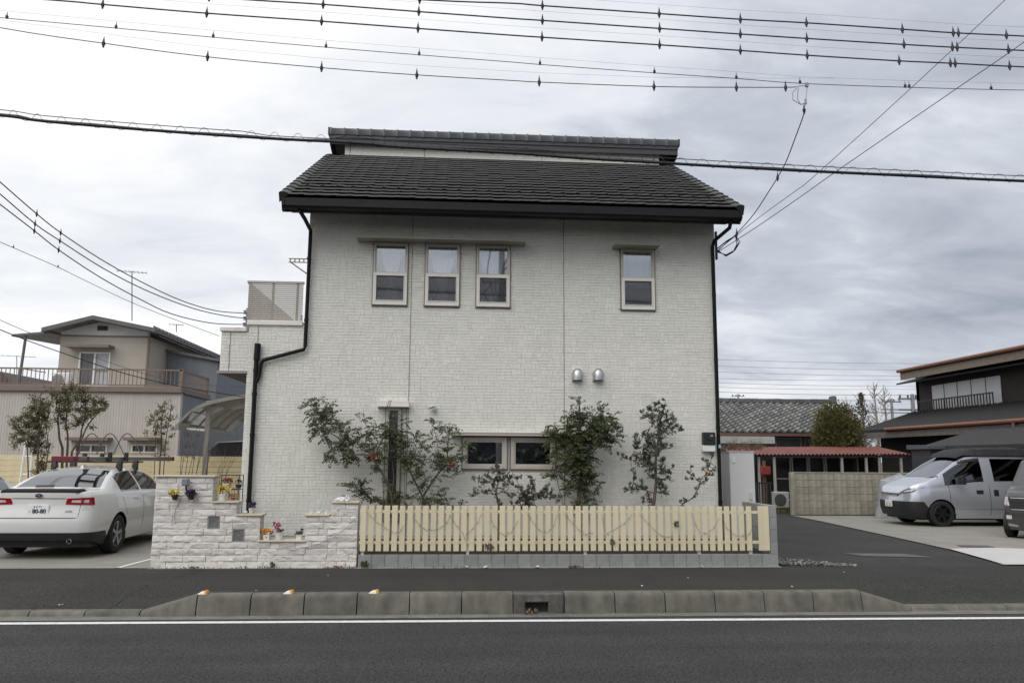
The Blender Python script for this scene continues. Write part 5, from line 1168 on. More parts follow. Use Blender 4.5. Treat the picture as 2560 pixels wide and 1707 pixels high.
car_silver = M('car_paint_silver', (.52, .54, .59), .30, metal=.6, var=.04, vs=2, coat=.7)
car_black = M('car_paint_black', (.012, .012, .014), .25, coat=.8)
red_lens = M('lamp_red', (.30, .008, .015), .12, var=.1, coat=.6, vs=20); clear_lens = M('lamp_clear', (.62, .60, .60), .12, var=.25, vs=22, coat=.6)
chrome = M('chrome', (.72, .72, .73), .15, metal=1); alloy = M('alloy_grey', (.42, .42, .43), .3, metal=.7); plate_w = M('plate_white', (.78, .79, .77), .5, var=.03)
plate_ink = M('plate_ink', (.015, .03, .045), .6)
def sedan(root, M4, detail=True, paint=car_white):
    L, hw = 4.62, .888
    plan = [(0, .60), (.03, .70), (.08, .775), (.18, .833), (.4, .866), (.9, .886), (2.4, .886), (3.6, .880), (4.1, .85), (4.4, .76), (4.55, .62), (4.62, .5)]
    top = [(0, 1.045), (.20, 1.075), (.42, 1.085), (.58, 1.10), (1.0, 1.30), (1.36, 1.415), (1.9, 1.458), (2.4, 1.45), (2.72, 1.405), (3.25, 1.12), (3.5, 1.01), (4.0, .93), (4.4, .80), (4.62, .64)]
    belt = [(0, .985), (.5, 1.0), (1.2, .985), (2.4, .955), (3.3, .935), (3.8, .89), (4.4, .74), (4.62, .60)]
    car = Car(L, 1.46, plan, top, belt, lambda x: .20 + .10 * max(0, 1 - x / .5) + .06 * max(0, (x - 4.2) / .4), (.985, 3.66), .322, lean=.56,
              rear=((.2, .08), (.34, .015), (.50, -.035), (.64, -.030), (.70, .0), (.90, .03), (1.0, .0), (1.06, -.02), (1.2, 0)), front=((.2, .05), (.5, -.03), (.7, .0)))
    g_rear = lambda x, j, z, sd: .60 < x < 1.34 and j >= 11
    g_front = lambda x, j, z, sd: 2.74 < x < 3.40 and j >= 11
    def g_side(x, j, z, sd): return 1.14 < x < 3.02 and 7 <= j <= 8 and not (2.02 < x < 2.10)
    black_low = lambda x, j, z, sd: (x < .50 and z < .415 - .05 * min(1, x / .45) and j < 4)
    glz = lambda *a: g_rear(*a) or g_front(*a) or (g_side(*a) and a[3] != 0)
    xf(car.shell(lambda *a: not glz(*a)), M4).build('body', paint, root, smooth=60)
    xf(clip_shell(car, lambda x, j, z, sd: x < .8 and j < 6, [((0, 0, .42), (0, 0, 1)), ((.50, 0, .42), (.78, 0, .62))], .007), M4).build('rear_bumper_trim', black_plastic, root, smooth=60)
    xf(car.shell(g_rear), M4).build('rear_window', glass_car, root, smooth=60)
    xf(car.shell(g_front), M4).build('windscreen', glass_car, root, smooth=60)
    for sd in (1, -1):
        for lo, hi in ((1.1, 2.06), (2.06, 3.1)): xf(car.shell(lambda x, j, z, s2: s2 == sd and lo < x < hi and g_side(x, j, z, s2)), M4).build('side_window', glass_car, root, smooth=60)
    wells(root, M4, car, hw)
    m = MB().box(1.2, 3.3, -.62, .62, .45, .86); 
    for x_, y_ in ((1.5, 0), (2.35, -.36), (2.35, .36)):
        m.bbox(x_ - .12, x_ + .02, y_ - (.5 if y_ == 0 else .22), y_ + (.5 if y_ == 0 else .22), .8, 1.12, .04)
        for d in ((-.3, 0, .3) if y_ == 0 else (0,)): m.bbox(x_ - .12, x_ - .03, y_ + d - .12, y_ + d + .12, 1.13, 1.27, .03)
    xf(m, M4).build('seats', M('car_seat', (.035, .035, .037), .9), root)
    for ax in car.axles:
        for sd in (1, -1): wheel(root, M4, ax, sd * (hw - .012), .322, .205, alloy, 5)
    for sd in (1, -1):                               # door mirrors
        m = MB(); m.hull([(3.02, sd * .90, .96), (3.10, sd * .93, .97), (3.0, sd * 1.06, .97), (3.06, sd * 1.07, 1.0), (3.0, sd * .90, 1.08), (3.06, sd * .92, 1.08), (2.99, sd * 1.06, 1.09), (3.03, sd * 1.06, 1.09)]); m.tube([(3.05, sd * .84, .96), (3.04, sd * .92, .98)], .025, 6)
        xf(m, M4).build('door_mirror', paint if detail else black_plastic, root, smooth=40)
    bv = car.bvh()
    def pt(name, mat, cs, org=-1, axis='x+', n=(8, 4), off=.006, par=root): return xf(patch(bv, cs, org, axis, n, off), M4).build(name, mat, par, smooth=60)
    for sd in (1, -1):
        pt('door_handle', paint, [(1.62, .885), (1.83, .880), (1.83, .905), (1.62, .91)], sd * 1.4, 'y-' if sd > 0 else 'y+', (4, 2), .02)
        pt('door_handle', paint, [(2.62, .875), (2.83, .870), (2.83, .895), (2.62, .90)], sd * 1.4, 'y-' if sd > 0 else 'y+', (4, 2), .02)
        for xx in (2.06, 3.08): pt('door_gap', black_plastic, [(xx, .30), (xx + .010, .30), (xx + .010, .93), (xx, .93)], sd * 1.4, 'y-' if sd > 0 else 'y+', (1, 12), .0015)
        pt('door_gap', black_plastic, [(1.30, .62), (1.31, .62), (1.14, .93), (1.13, .93)], sd * 1.4, 'y-' if sd > 0 else 'y+', (1, 6), .0015)
    if not detail: return car
    for sd in (1, -1):                               # tail lamps
        s_ = sd
        tl = pt('tail_lamp', red_lens, [(s_ * .405, .862), (s_ * .800, .842), (s_ * .782, .970), (s_ * .43, .955)], n=(14, 5), off=.008)
        pt('reversing_lens', clear_lens, [(s_ * .50, .893), (s_ * .635, .886), (s_ * .645, .928), (s_ * .51, .925)], n=(6, 3), off=.014, par=tl)
        pt('indicator_lens', clear_lens, [(s_ * .672, .886), (s_ * .740, .884), (s_ * .738, .930), (s_ * .676, .928)], n=(5, 3), off=.014, par=tl)
        pt('corner_lens', clear_lens, [(s_ * .655, .775), (s_ * .80, .80), (s_ * .835, .832), (s_ * .66, .855)], n=(6, 3), off=.005, par=tl)
        pt('boot_gap', M('gap_dark', (.02, .02, .02), .8), [(s_ * .640, .985), (s_ * .646, .985), (s_ * .628, .66), (s_ * .622, .66)], n=(1, 10), off=.0015)
    pt('boot_gap', MATS['gap_dark'], [(-.625, .655), (.625, .655), (.60, .648), (-.60, .648)], n=(16, 1), off=.002)
    pt('boot_garnish', M('garnish_dark', (.05, .045, .045), .4), [(-.41, .948), (.41, .948), (.41, .958), (-.41, .958)], n=(12, 1), off=.004)
    pt('bumper_gap', MATS['gap_dark'], [(-.82, .640), (.82, .640), (.82, .645), (-.82, .645)], n=(20, 1), off=.0008)
    m = MB(); m.hull([(-.015, -.60, 1.045), (-.015, .60, 1.045), (.16, -.66, 1.075), (.16, .66, 1.075), (.0, -.58, 1.078), (.0, .58, 1.078), (.18, -.6, 1.10), (.18, .6, 1.10)]); xf(m, M4).build('boot_spoiler', M('spoiler_dark', (.016, .010, .011), .75, spec=.2), root)
    # number plate
    x_ = .020
    m = MB().bbox(-.004, .012, -.165, .165, -.0825, .0825, .004); pl = Matrix.Translation((-.004, 0, .775)); xf(xf(m, pl), M4); po = m.build('number_plate', plate_w, root)
    Tm = Matrix(((0, 0, -1, -.0105), (-1, 0, 0, 0), (0, 1, 0, .775), (0, 0, 0, 1)))
    def txt(s_, size, dy, dz, mat, name, b=.0, par=po, dx=0):
        t = text_mesh(s_, size, b); xf(t, Matrix.Translation((dx, dy, dz)) @ Tm); xf(t, M4).build(name, mat, par)
    txt('80-80', .090, -.022, -.022, plate_ink, 'plate_number', .003)
    for q in range(5): MB  # the small upper row is not legible: short strokes only
    m = MB()
    for (y, z, w_, h_) in ((.055, .05, .03, .004), (.055, .06, .022, .004), (.055, .042, .004, .03), (.015, .05, .026, .004), (.012, .058, .004, .03), (.022, .043, .018, .004), (-.022, .052, .004, .026), (-.035, .060, .014, .004), (-.035, .045, .014, .004), (-.055, .052, .004, .026), (.125, -.02, .016, .004), (.125, -.03, .004, .02)):
        m.box(-.0115, -.010, y - w_ / 2, y + w_ / 2, z - h_ / 2 + .775 - .0, z + h_ / 2 + .775)
    xf(m, M4).build('plate_marks', plate_ink, po)
    # oval badge with a cluster of dots
    m = MB(); 
    for k in range(24):
        a0, a1 = 2 * math.pi * k / 24, 2 * math.pi * (k + 1) / 24
        m.quad((.006, .062 * math.cos(a0), 1.005 + .032 * math.sin(a0)), (.006, .062 * math.cos(a1), 1.005 + .032 * math.sin(a1)), (.006, .054 * math.cos(a1), 1.005 + .026 * math.sin(a1)), (.006, .054 * math.cos(a0), 1.005 + .026 * math.sin(a0)))
    for k in range(24):
        a0, a1 = 2 * math.pi * k / 24, 2 * math.pi * (k + 1) / 24
        m.add([(.007, 0, 1.005), (.007, .054 * math.cos(a0), 1.005 + .026 * math.sin(a0)), (.007, .054 * math.cos(a1), 1.005 + .026 * math.sin(a1))], [(0, 1, 2)], 1)
    for (y, z, r_) in ((.028, .004, .006), (.008, .012, .0035), (-.008, .004, .0035), (-.022, .008, .0035), (-.012, -.009, .0035), (.006, -.006, .0035)): m.ball((.004, y, 1.005 + z), r_, 6, 0, (.4, 1.3, 1))
    m.v = [(v[0] - .02, v[1] - .0, v[2] - .005) for v in m.v]; xf(m, M4); m.build('badge', [chrome, M('badge_blue', (.012, .02, .06), .2)], root)
    txt('AWD', .042, .47 * -1, .012 - .035, MATS['chrome'], 'trim_lettering', .0012, root, .005)
    m = MB().lathe([(.034, .02), (.040, -.005), (.034, -.012), (.030, -.005), (.028, .10)], (0, 0, 0), 'x', 16); xf(m, Matrix.Translation((.02, -.505, .285))); xf(m, M4).build('exhaust_pipe', chrome, root, smooth=50)
    m = MB().hull([(.62, -.03, 1.10), (.60, .26, 1.095), (.66, .27, 1.13), (.66, -.02, 1.135), (.63, -.02, 1.135), (.62, .25, 1.13)]); xf(m, Matrix.Translation((-.02, .10, .012))); xf(m, M4).build('rear_wiper', black_plastic, root)
    m = MB().hull([(1.42, -.03, 1.42), (1.42, .03, 1.42), (1.62, -.025, 1.435), (1.62, .025, 1.435), (1.47, -.012, 1.485), (1.47, .012, 1.485), (1.44, 0, 1.48)]); xf(m, M4).build('roof_antenna', paint, root)
    return car
SED = (-6.60, 13.42)
sed = thing('parked_car', 'white sedan seen from behind with a ladder on its roof rack', 'car', (SED[0], SED[1] + .985, 0))
MS = Matrix.Translation((SED[0], SED[1], 0)) @ Matrix.Rotation(math.radians(90.5), 4, 'Z')
sedan(sed, MS)
# roof rack feet and bars belong to the car, the ladder lies on top
for k, x_ in enumerate((1.62, 2.36)):
    m = MB().tube([(x_, -.70, 1.525), (x_, .70, 1.525)], .016, 8); rb = xf(m, MS).build('roof_bar', black_plastic, sed)
    for sd in (1, -1):
        m = MB().hull([(x_ - .06, sd * .60, 1.36), (x_ + .06, sd * .60, 1.36), (x_ - .06, sd * .52, 1.43), (x_ + .06, sd * .52, 1.43), (x_ - .035, sd * .61, 1.55), (x_ + .035, sd * .61, 1.55), (x_ - .035, sd * .53, 1.55), (x_ + .035, sd * .53, 1.55)]); xf(m, MS).build('rack_foot', black_plastic, rb)
    m = MB().bbox(x_ - .03, x_ + .03, -.42, -.35, 1.53, 1.70, .01); m.bbox(x_ - .03, x_ + .03, .02, .09, 1.53, 1.68, .01); xf(m, MS).build('rack_stay', black_plastic, rb)
lad = thing('ladder', 'grey aluminium ladder with red end strapped to the white sedan roof', 'ladder', tuple(MS @ Vector((1.9, -.15, 1.545))))
alu_dull = M('ladder_alu', (.22, .22, .21), .45, metal=.5)
lx0, lx1 = .35, 5.1
for y_ in (-.33, -.02): xf(MB().bbox(lx0, lx1, y_ - .016, y_ + .016, 1.545, 1.615, .006), MS).build('ladder_rail', alu_dull, lad)
rgm = None
for i in range(16): xf(MB().box(lx0 + .15 + i * .29, lx0 + .19 + i * .29, -.315, -.035, 1.565, 1.595), MS).build('rung', alu_dull, lad)
xf(MB().bbox(lx0 - .06, lx0 + .10, -.36, .01, 1.535, 1.625, .012), MS).build('end_guard', M('ladder_red', (.16, .018, .03), .5), lad)
xf(MB().bbox(lx0 + .45, lx0 + .52, -.355, .005, 1.538, 1.625, .008), MS).build('strap', MATS['ladder_red'], lad)
xf(MB().bbox(lx1 - .04, lx1 + .06, -.36, .01, 1.535, 1.625, .012), MS).build('end_guard', MATS['ladder_red'], lad)
xf(MB().bbox(lx0 + .12, lx0 + .42, -.29, -.06, 1.545, 1.58, .01), MS).build('hook_plate', white_plastic, lad)
# second car beside it, mostly out of frame
mp_ = onx(56, 1214, -8.10); y2 = mp_.y - 3.03
c2 = thing('parked_car', 'white car cut off by the left edge, dark door mirror showing beside the sedan', 'car', (-9.12, y2 + .985, 0))
M2 = Matrix.Translation((-9.12, y2, 0)) @ Matrix.Rotation(math.radians(90), 4, 'Z'); sedan(c2, M2, False)

# --- silver van
def van():
    L, hw = 4.40, .848
    plan = [(0, .80), (.1, .835), (.4, .848), (3.3, .848), (3.8, .836), (4.1, .79), (4.26, .71), (4.35, .60), (4.40, .46)]
    top = [(0, 1.72), (.1, 1.80), (.4, 1.83), (2.4, 1.84), (2.72, 1.80), (3.05, 1.62), (3.62, 1.23), (3.80, 1.15), (4.10, 1.065), (4.28, .985), (4.36, .90), (4.40, .80)]
    belt = [(0, 1.10), (2.0, 1.07), (2.6, 1.05), (3.2, 1.0), (3.6, .99), (3.9, .97), (4.2, .92), (4.40, .74)]
    car = Car(L, 1.85, plan, top, belt, lambda x: .21 + .05 * max(0, (x - 4.0) / .4), (.82, 3.545), .325, lean=.20, roofflat=.93,
              front=((.2, .03), (.45, -.03), (.62, -.03), (.75, .0), (1.1, .0)), rear=((.2, .03), (.5, -.02), (1.8, .02)))
    X, Y = 12.27, 19.66
    MV = Matrix.Translation((X + 3.545, Y + hw - .01, 0)) @ Matrix.Rotation(math.pi, 4, 'Z')
    v = thing('parked_van', 'silver van with black bumper and black roof cover beside the block wall', 'van', (X + 1.3, Y + hw, 0))
    gf = lambda x, j, z, sd: 2.82 < x < 3.66 and j >= 11
    def gs(x, j, z, sd):
        if not 7 <= j <= 8: return False
        return (2.36 < x < 3.42 and not (3.10 < x < 3.13)) or (.25 < x < 2.10)
    low = lambda x, j, z, sd: x > 3.905 and z < .62 and j < 5
    gl = lambda *a: gf(*a) or (gs(*a) and a[3] != 0)
    xf(car.shell(lambda *a: not gl(*a)), MV).build('body', car_silver, v, smooth=60)
    xf(clip_shell(car, lambda x, j, z, sd: x > 3.5 and j < 7, [((0, 0, .625), (0, 0, 1)), ((3.99, 0, .625), (-.80, 0, .60)), ((3.885, 0, .4), (-1, 0, 0))], .008), MV).build('front_bumper', black_plastic, v, smooth=60)
    xf(car.shell(gf), MV).build('windscreen', glass_car, v, smooth=60)
    for sd in (1, -1):
        for lo, hi in ((.2, 2.15), (2.3, 3.11), (3.11, 3.5)): xf(car.shell(lambda x, j, z, s2: s2 == sd and lo < x < hi and gs(x, j, z, s2)), MV).build('side_window', glass_car, v, smooth=60)
    wells(v, MV, car, hw)
    for ax in car.axles:
        for sd in (1, -1): wheel(v, MV, ax, sd * (hw + .004), .325, .20, M('rim_black', (.010, .010, .010), .4), 6)
    bv = car.bvh(); sd = 1
    def pt(name, mat, cs, org, axis, n=(8, 4), off=.006, par=v): return xf(patch(bv, cs, org, axis, n, off), MV).build(name, mat, par, smooth=60)
    # sides: after the half turn the car's own +y side faces the camera
    for sd, ax in ((1, 'y-'), (-1, 'y+')):
        for xx in (2.24, 3.30): pt('door_gap', MATS['gap_dark'], [(xx, .30), (xx + .012, .30), (xx + .012, 1.04), (xx, 1.04)], sd * 1.4, ax, (1, 12), .002)
        pt('door_handle', black_plastic, [(2.42, .83), (2.60, .83), (2.60, .92), (2.42, .92)], sd * 1.4, ax, (3, 2), .012)
        pt('door_handle', M('handle_dark', (.02, .02, .02), .3), [(2.02, .78), (2.14, .78), (2.14, .93), (2.02, .93)], sd * 1.4, ax, (3, 2), .012)
        pt('crease', car_silver, [(1.0, .46), (3.05, .46), (3.05, .475), (1.0, .475)], sd * 1.4, ax, (12, 1), .008)
        pt('rain_visor', black_plastic, [(2.38, 1.66), (2.95, 1.60), (2.93, 1.66), (2.38, 1.73)], sd * 1.4, ax, (6, 2), .03)
        m = MB().hull([(3.02, sd * .90, 1.06), (3.12, sd * .90, 1.06), (3.0, sd * 1.06, 1.06), (3.08, sd * 1.06, 1.07), (3.02, sd * .90, 1.26), (3.1, sd * .90, 1.25), (3.0, sd * 1.06, 1.27), (3.06, sd * 1.06, 1.26)]); xf(m, MV).build('door_mirror', black_plastic, v, smooth=30)
    for s_ in (1, -1):
        hl = pt('headlamp', M('lamp_dark', (.06, .06, .065), .15, coat=.6), [(s_ * .38, .80), (s_ * .72, .855), (s_ * .775, .985), (s_ * .50, .89)], 6, 'x-', (10, 6), .008)
        pt('lamp_lens', clear_lens, [(s_ * .53, .845), (s_ * .69, .875), (s_ * .745, .955), (s_ * .58, .89)], 6, 'x-', (6, 4), .016, hl)
    pt('grille', black_plastic, [(-.36, .74), (.36, .74), (.42, .815), (-.42, .815)], 6, 'x-', (10, 3), .006)
    for z in (.755, .785): pt('grille_bar', chrome, [(-.35, z), (.35, z), (.35, z + .008), (-.35, z + .008)], 6, 'x-', (10, 1), .012)
    pt('lower_grille', M('grille_dark', (.006, .006, .006), .7), [(-.40, .33), (.40, .33), (.40, .42), (-.40, .42)], 6, 'x-', (10, 2), .004)
    m = MB().bbox(4.46, 4.475, -.165, .165, .47, .635, .004); np_ = xf(m, MV).build('number_plate', plate_w, v)
    m = MB()
    for q in (-.10, -.04, .05, .11): m.box(4.475, 4.477, q - .02, q + .02, .50, .506); m.box(4.475, 4.477, q - .004, q + .004, .49, .57)
    xf(m, MV).build('plate_marks', plate_ink, np_)
    for y_ in (.35, -.15): xf(MB().tube([(3.70, y_, 1.175), (3.60, y_ + .22, 1.235), (3.55, y_ + .42, 1.265)], .010, 5), MV).build('wiper', black_plastic, v)
    # black roof cover
    m = MB(); K = []
    for (x, z, w_) in ((2.92, 1.735, .60), (2.80, 1.86, .66), (2.55, 1.95, .68), (2.2, 1.99, .69), (.3, 1.99, .69), (.1, 1.90, .66)):
        K.append([(x, -w_, min(1.79, z)), (x, -w_ * .93, z - .03), (x, -w_ * .7, z), (x, 0, z + .012), (x, w_ * .7, z), (x, w_ * .93, z - .03), (x, w_, min(1.79, z))])
    for sct in K: m.v += sct
    for i in range(5):
        for j in range(6): m.f.append((i * 7 + j, i * 7 + j + 1, (i + 1) * 7 + j + 1, (i + 1) * 7 + j)); m.m.append(0)
    m.f += [tuple(range(7))[::-1], tuple(range(35, 42))]; m.m += [0, 0]
    rc = xf(m, MV).build('roof_cover', M('roof_cover_black', (.018, .018, .020), .75, var=.2, bump=.4, bs=15), v, smooth=50)
    for x in (2.45, 1.2): xf(MB().tube([(x, .69, 1.80), (x, .66, 1.97), (x, 0, 2.01), (x, -.66, 1.97), (x, -.69, 1.80)], .010, 5), MV).build('strap', black_plastic, rc)
    m = MB().box(.4, 3.0, -.6, .6, .4, .8); m.bbox(2.45, 2.60, -.6, -.1, .8, 1.35, .04); m.bbox(2.45, 2.60, .1, .6, .8, 1.35, .04); xf(m, MV).build('seats', MATS['car_seat'], v)
van()
# --- black small car at the right edge
def kei():
    L, hw = 3.39, .738
    plan = [(0, .70), (.2, .735), (2.8, .735), (3.15, .71), (3.30, .66), (3.39, .60)]
    top = [(0, 1.68), (.3, 1.74), (2.0, 1.76), (2.35, 1.70), (2.78, 1.12), (2.95, 1.06), (3.25, 1.0), (3.36, .92), (3.39, .86)]
    belt = [(0, 1.0), (2.6, .98), (3.0, .95), (3.3, .88), (3.39, .80)]
    car = Car(L, 1.76, plan, top, belt, lambda x: .2, (.5, 2.95), .28, lean=.2, roofflat=.93, front=((.2, .02), (.5, -.02), (1.0, .02)))
    p = gnd(2521, 1345); ph = math.radians(52); fd = Vector((-math.sin(ph), -math.cos(ph), 0)); rot = Matrix.Rotation(math.atan2(fd.y, fd.x), 4, 'Z')
    org = p - rot @ Vector((L - .12, -hw + .10, 0)); MK = Matrix.Translation(org) @ rot; X, Y = org.x, org.y
    v = thing('parked_car', 'small black car with yellow number plate cut off by the right edge', 'car', tuple(MK @ Vector((L / 2, 0, 0))))
    gf = lambda x, j, z, sd: 2.38 < x < 2.76 and j >= 11
    gs = lambda x, j, z, sd: 7 <= j <= 8 and .2 < x < 2.55 and not (1.35 < x < 1.42)
    gl = lambda *a: gf(*a) or (gs(*a) and a[3] != 0)
    xf(car.shell(lambda *a: not gl(*a)), MK).build('body', M('car_paint_grey', (.075, .073, .075), .3, metal=.4, coat=.7), v, smooth=38); xf(car.shell(gl), MK).build('windows', glass_car, v, smooth=60)
    wells(v, MK, car, hw)
    for ax in car.axles:
        for sd in (1, -1): wheel(v, MK, ax, sd * hw, .28, .155, alloy, 5)
    bv = car.bvh()
    def pt(name, mat, cs, n=(8, 4), off=.008): return xf(patch(bv, cs, 5, 'x-', n, off), MK).build(name, mat, v, smooth=60)
    for s_ in (1, -1):
        pt('headlamp', clear_lens, [(s_ * .52, .70), (s_ * .66, .72), (s_ * .68, .90), (s_ * .56, .88)], (5, 4)); pt('fog_lamp', clear_lens, [(s_ * .50, .42), (s_ * .60, .42), (s_ * .60, .50), (s_ * .50, .50)], (3, 3))
        pt('chrome_lip', chrome, [(s_ * .38, .26), (s_ * .66, .28), (s_ * .66, .34), (s_ * .40, .30)], (5, 2), .02)
    pt('grille', black_plastic, [(-.52, .60), (.52, .60), (.55, .90), (-.55, .90)], (8, 6))
    for k in range(5): pt('grille_bar', chrome if k in (0, 4) else M('bar_dark', (.05, .05, .05), .3), [(-.50, .62 + k * .06), (.50, .62 + k * .06), (.50, .632 + k * .06), (-.50, .632 + k * .06)], (8, 1), .018)
    py = MB().bbox(3.405, 3.42, -.165 + .0, .165 + .0, .33, .495, .004)
    xf(py, Matrix.Translation((.012, -.0, 0))); xf(py, MK).build('number_plate', M('plate_yellow', (.80, .50, .02), .5), v)
kei()

# ================================================================== LEFT NEIGHBOUR
NY = 28.0
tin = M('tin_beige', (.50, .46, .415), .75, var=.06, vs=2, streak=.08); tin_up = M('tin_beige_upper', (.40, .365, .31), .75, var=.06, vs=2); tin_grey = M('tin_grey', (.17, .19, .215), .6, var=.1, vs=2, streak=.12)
brown_tr = M('trim_brown', (.19, .15, .125), .7, var=.08); roof_gr = M('roof_grey', (.13, .125, .125), .7, var=.12); cream_w = M('gable_white', (.62, .62, .61), .8, var=.03)
nx0, nx1 = -21.0, at(453, 985, NY).x; nz = at(300, 978, NY).z
nb_ = thing('neighbour_house', 'beige metal clad house with roof terrace behind the white sedan', 'house', ((nx0 + nx1) / 2, NY, 0))
lowwin = [(at(188, 1100, NY).x, at(270, 1100, NY).x, at(230, 1132, NY).z, at(230, 1110, NY).z), (at(330, 1100, NY).x, at(395, 1100, NY).x, at(360, 1132, NY).z, at(360, 1110, NY).z)]
m = MB(); wall_holes(m, nx0, nx1, -.1, nz, lowwin, NY, NY + .2); m.box(nx0, nx0 + .2, NY + .201, NY + 9, -.1, nz); m.box(nx0, nx1, NY + 8.9, NY + 9.1, -.1, nz); m.box(nx0 + .2, nx1 - .2, NY + .2, NY + 8.9, nz - .25, nz - .05)
m.build('wall', tin, nb_)
m = MB(); n_ = int((nx1 - nx0) / .09)
for i in range(n_): X = nx0 + i * .09; m.hull([(X, NY - .001, .0), (X + .06, NY - .001, 0), (X + .02, NY - .007, 0), (X + .04, NY - .007, 0), (X, NY - .001, nz - .12), (X + .06, NY - .001, nz - .12), (X + .02, NY - .007, nz - .12), (X + .04, NY - .007, nz - .12)]) if not any(w_[0] - .1 < X < w_[1] + .1 for w_ in lowwin) else m.box(X + .015, X + .045, NY - .007, NY - .001, lowwin[0][3] + .25, nz - .12)
m.build('cladding_ribs', tin, nb_, kind='stuff')
m = MB().box(nx1 - .2, nx1 - .003, NY + .201, NY + 9, -.1, nz - .01); m.build('side_wall', tin_grey, nb_)
m = MB().bbox(nx0, nx1 + .05, NY - .12, NY + .25, nz - .04, nz + .17, .02); m.bbox(nx1 - .22, nx1 + .06, NY + .251, NY + 3.1, nz - .06, nz + .16, .02); m.build('parapet', brown_tr, nb_)
for (a, b, c, d) in lowwin:
    w_ = MB(); frame_ring(w_, a, b, c, d, .05, NY - .03, NY + .1); w_.box((a + b) / 2 - .025, (a + b) / 2 + .025, NY - .02, NY + .08, c + .05, d - .05); wo_ = w_.build('window', alu_l, nb_); MB().box(a + .04, b - .04, NY + .06, NY + .07, c + .04, d - .04).build('pane', M('pane_dark', (.018, .020, .022), .08, spec=.8), wo_)
    MB().box(a - .15, b + .15, NY - .4, NY - .002, d + .12, d + .22).build('window_hood', brown_tr, nb_)
# upper storey with a shallow gable
uy = 30.0; ux0, ux1 = at(147, 900, uy).x, at(366, 900, uy).x; uz0, uz1 = nz - .1, at(250, 838, uy).z
wx0, wx1, wz0, wz1 = at(198, 900, uy).x, at(276, 900, uy).x, at(230, 966, uy).z, at(230, 880, uy).z
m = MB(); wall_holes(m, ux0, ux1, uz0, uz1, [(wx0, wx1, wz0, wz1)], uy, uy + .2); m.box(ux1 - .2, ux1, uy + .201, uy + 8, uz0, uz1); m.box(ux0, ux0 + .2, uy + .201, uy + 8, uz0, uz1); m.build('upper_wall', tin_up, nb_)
pk_ = at(250, 795, uy); ez = uz1 + .30
m = MB().prism([(ux0, uz1 + .002), (ux1, uz1 + .002), (ux1, ez), (pk_.x, pk_.z - .12), (ux0, ez)], 'y', uy + .001, uy + .2); m.box(ux0 - .02, ux1 + .02, uy - .03, uy + .02, uz1 - .06, uz1 - .002, 1); m.build('gable', [cream_w, brown_tr], nb_)
m = MB(); xe0, xe1 = at(104, 815, 29.4).x, at(388, 815, 29.4).x; ze = at(104, 816, 29.4).z; rt = .15
for (xa, za, xb, zb) in ((xe0, ze - .04, pk_.x, pk_.z), (pk_.x, pk_.z, xe1, ze + .02)):
    m.add([(xa, 29.4, za), (xb, 29.4, zb), (xb, uy + 8.2, zb), (xa, uy + 8.2, za), (xa, 29.4, za - rt), (xb, 29.4, zb - rt), (xb, uy + 8.2, zb - rt), (xa, uy + 8.2, za - rt)], [(0, 1, 2, 3), (7, 6, 5, 4), (0, 4, 5, 1), (1, 5, 6, 2), (2, 6, 7, 3), (3, 7, 4, 0)])
rf = m.build('roof', roof_gr, nb_)
m = MB()
for i in range(22): y = 29.5 + i * .4; m.hull([(xe1 + .02, y, ze + .06), (xe1 + .02, y + .14, ze + .06), (xe1 - .1, y, ze + .13), (xe1 - .1, y + .14, ze + .13), (xe1 - .1, y, ze), (xe1 - .1, y + .14, ze)])
m.build('roof_edge_tiles', roof_gr, rf)
MB().box(at(247, 820, uy).x - .04, at(268, 820, uy).x + .02, uy - .03, uy - .002, at(255, 826, uy).z, at(255, 815, uy).z).build('gable_vent', M('vent_dark', (.05, .045, .04), .8), nb_)
MB().quad((ux1 + .02, uy, uz1 + .28), (xe1 - .03, uy, ze - .20), (xe1 - .03, uy + 8, ze - .20), (ux1 + .02, uy + 8, uz1 + .28)).build('eave_soffit', cream_w, nb_)
w_ = MB(); frame_ring(w_, wx0, wx1, wz0, wz1, .05, uy - .03, uy + .1); w_.box((wx0 + wx1) / 2 - .03, (wx0 + wx1) / 2 + .03, uy - .025, uy + .09, wz0 + .05, wz1 - .05); w_.box((wx0 + wx1) / 2 + .03, wx1 - .05, uy - .02, uy + .08, (wz0 + wz1) / 2 - .03, (wz0 + wz1) / 2 + .03)
wo_ = w_.build('window', white_plastic, nb_)
MB().box(wx0 + .05, (wx0 + wx1) / 2 - .03, uy + .05, uy + .06, wz0 + .05, wz1 - .05).build('pane', M('pane_grey', (.10, .10, .105), .15, spec=.6), wo_); MB().box((wx0 + wx1) / 2 + .03, wx1 - .05, uy + .05, uy + .06, wz0 + .05, wz1 - .05).build('pane', M('pane_pale', (.42, .43, .44), .3), wo_)
MB().box(at(178, 870, uy).x, at(286, 870, uy).x, uy - .5, uy - .002, wz1 + .12, wz1 + .22).build('window_hood', brown_tr, nb_)
MB().tube([(ux1 + .06, uy - .05, uz1 - .05), (ux1 + .06, uy - .05, uz0 + .1)], .05, 8).build('downpipe', brown_tr, nb_)
# grey metal clad part behind the terrace
gy = 32.0; gx0, gx1 = at(402, 900, gy).x, at(545, 900, gy).x
m = MB(); za, zb = at(402, 876, gy).z, at(545, 905, gy).z
m.prism([(gx0, nz - .1), (gx1, nz - .1), (gx1, zb), (gx0, za)], 'y', gy, gy + 5); gv = m.build('grey_extension', tin_grey, nb_)
m = MB().prism([(gx0 - .1, za), (gx1 + .15, zb), (gx1 + .15, zb + .10), (gx0 - .1, za + .10)], 'y', gy - .15, gy + 5.1); m.build('extension_roof', roof_gr, gv)
m = MB(); q0 = at(455, 950, 29.5)
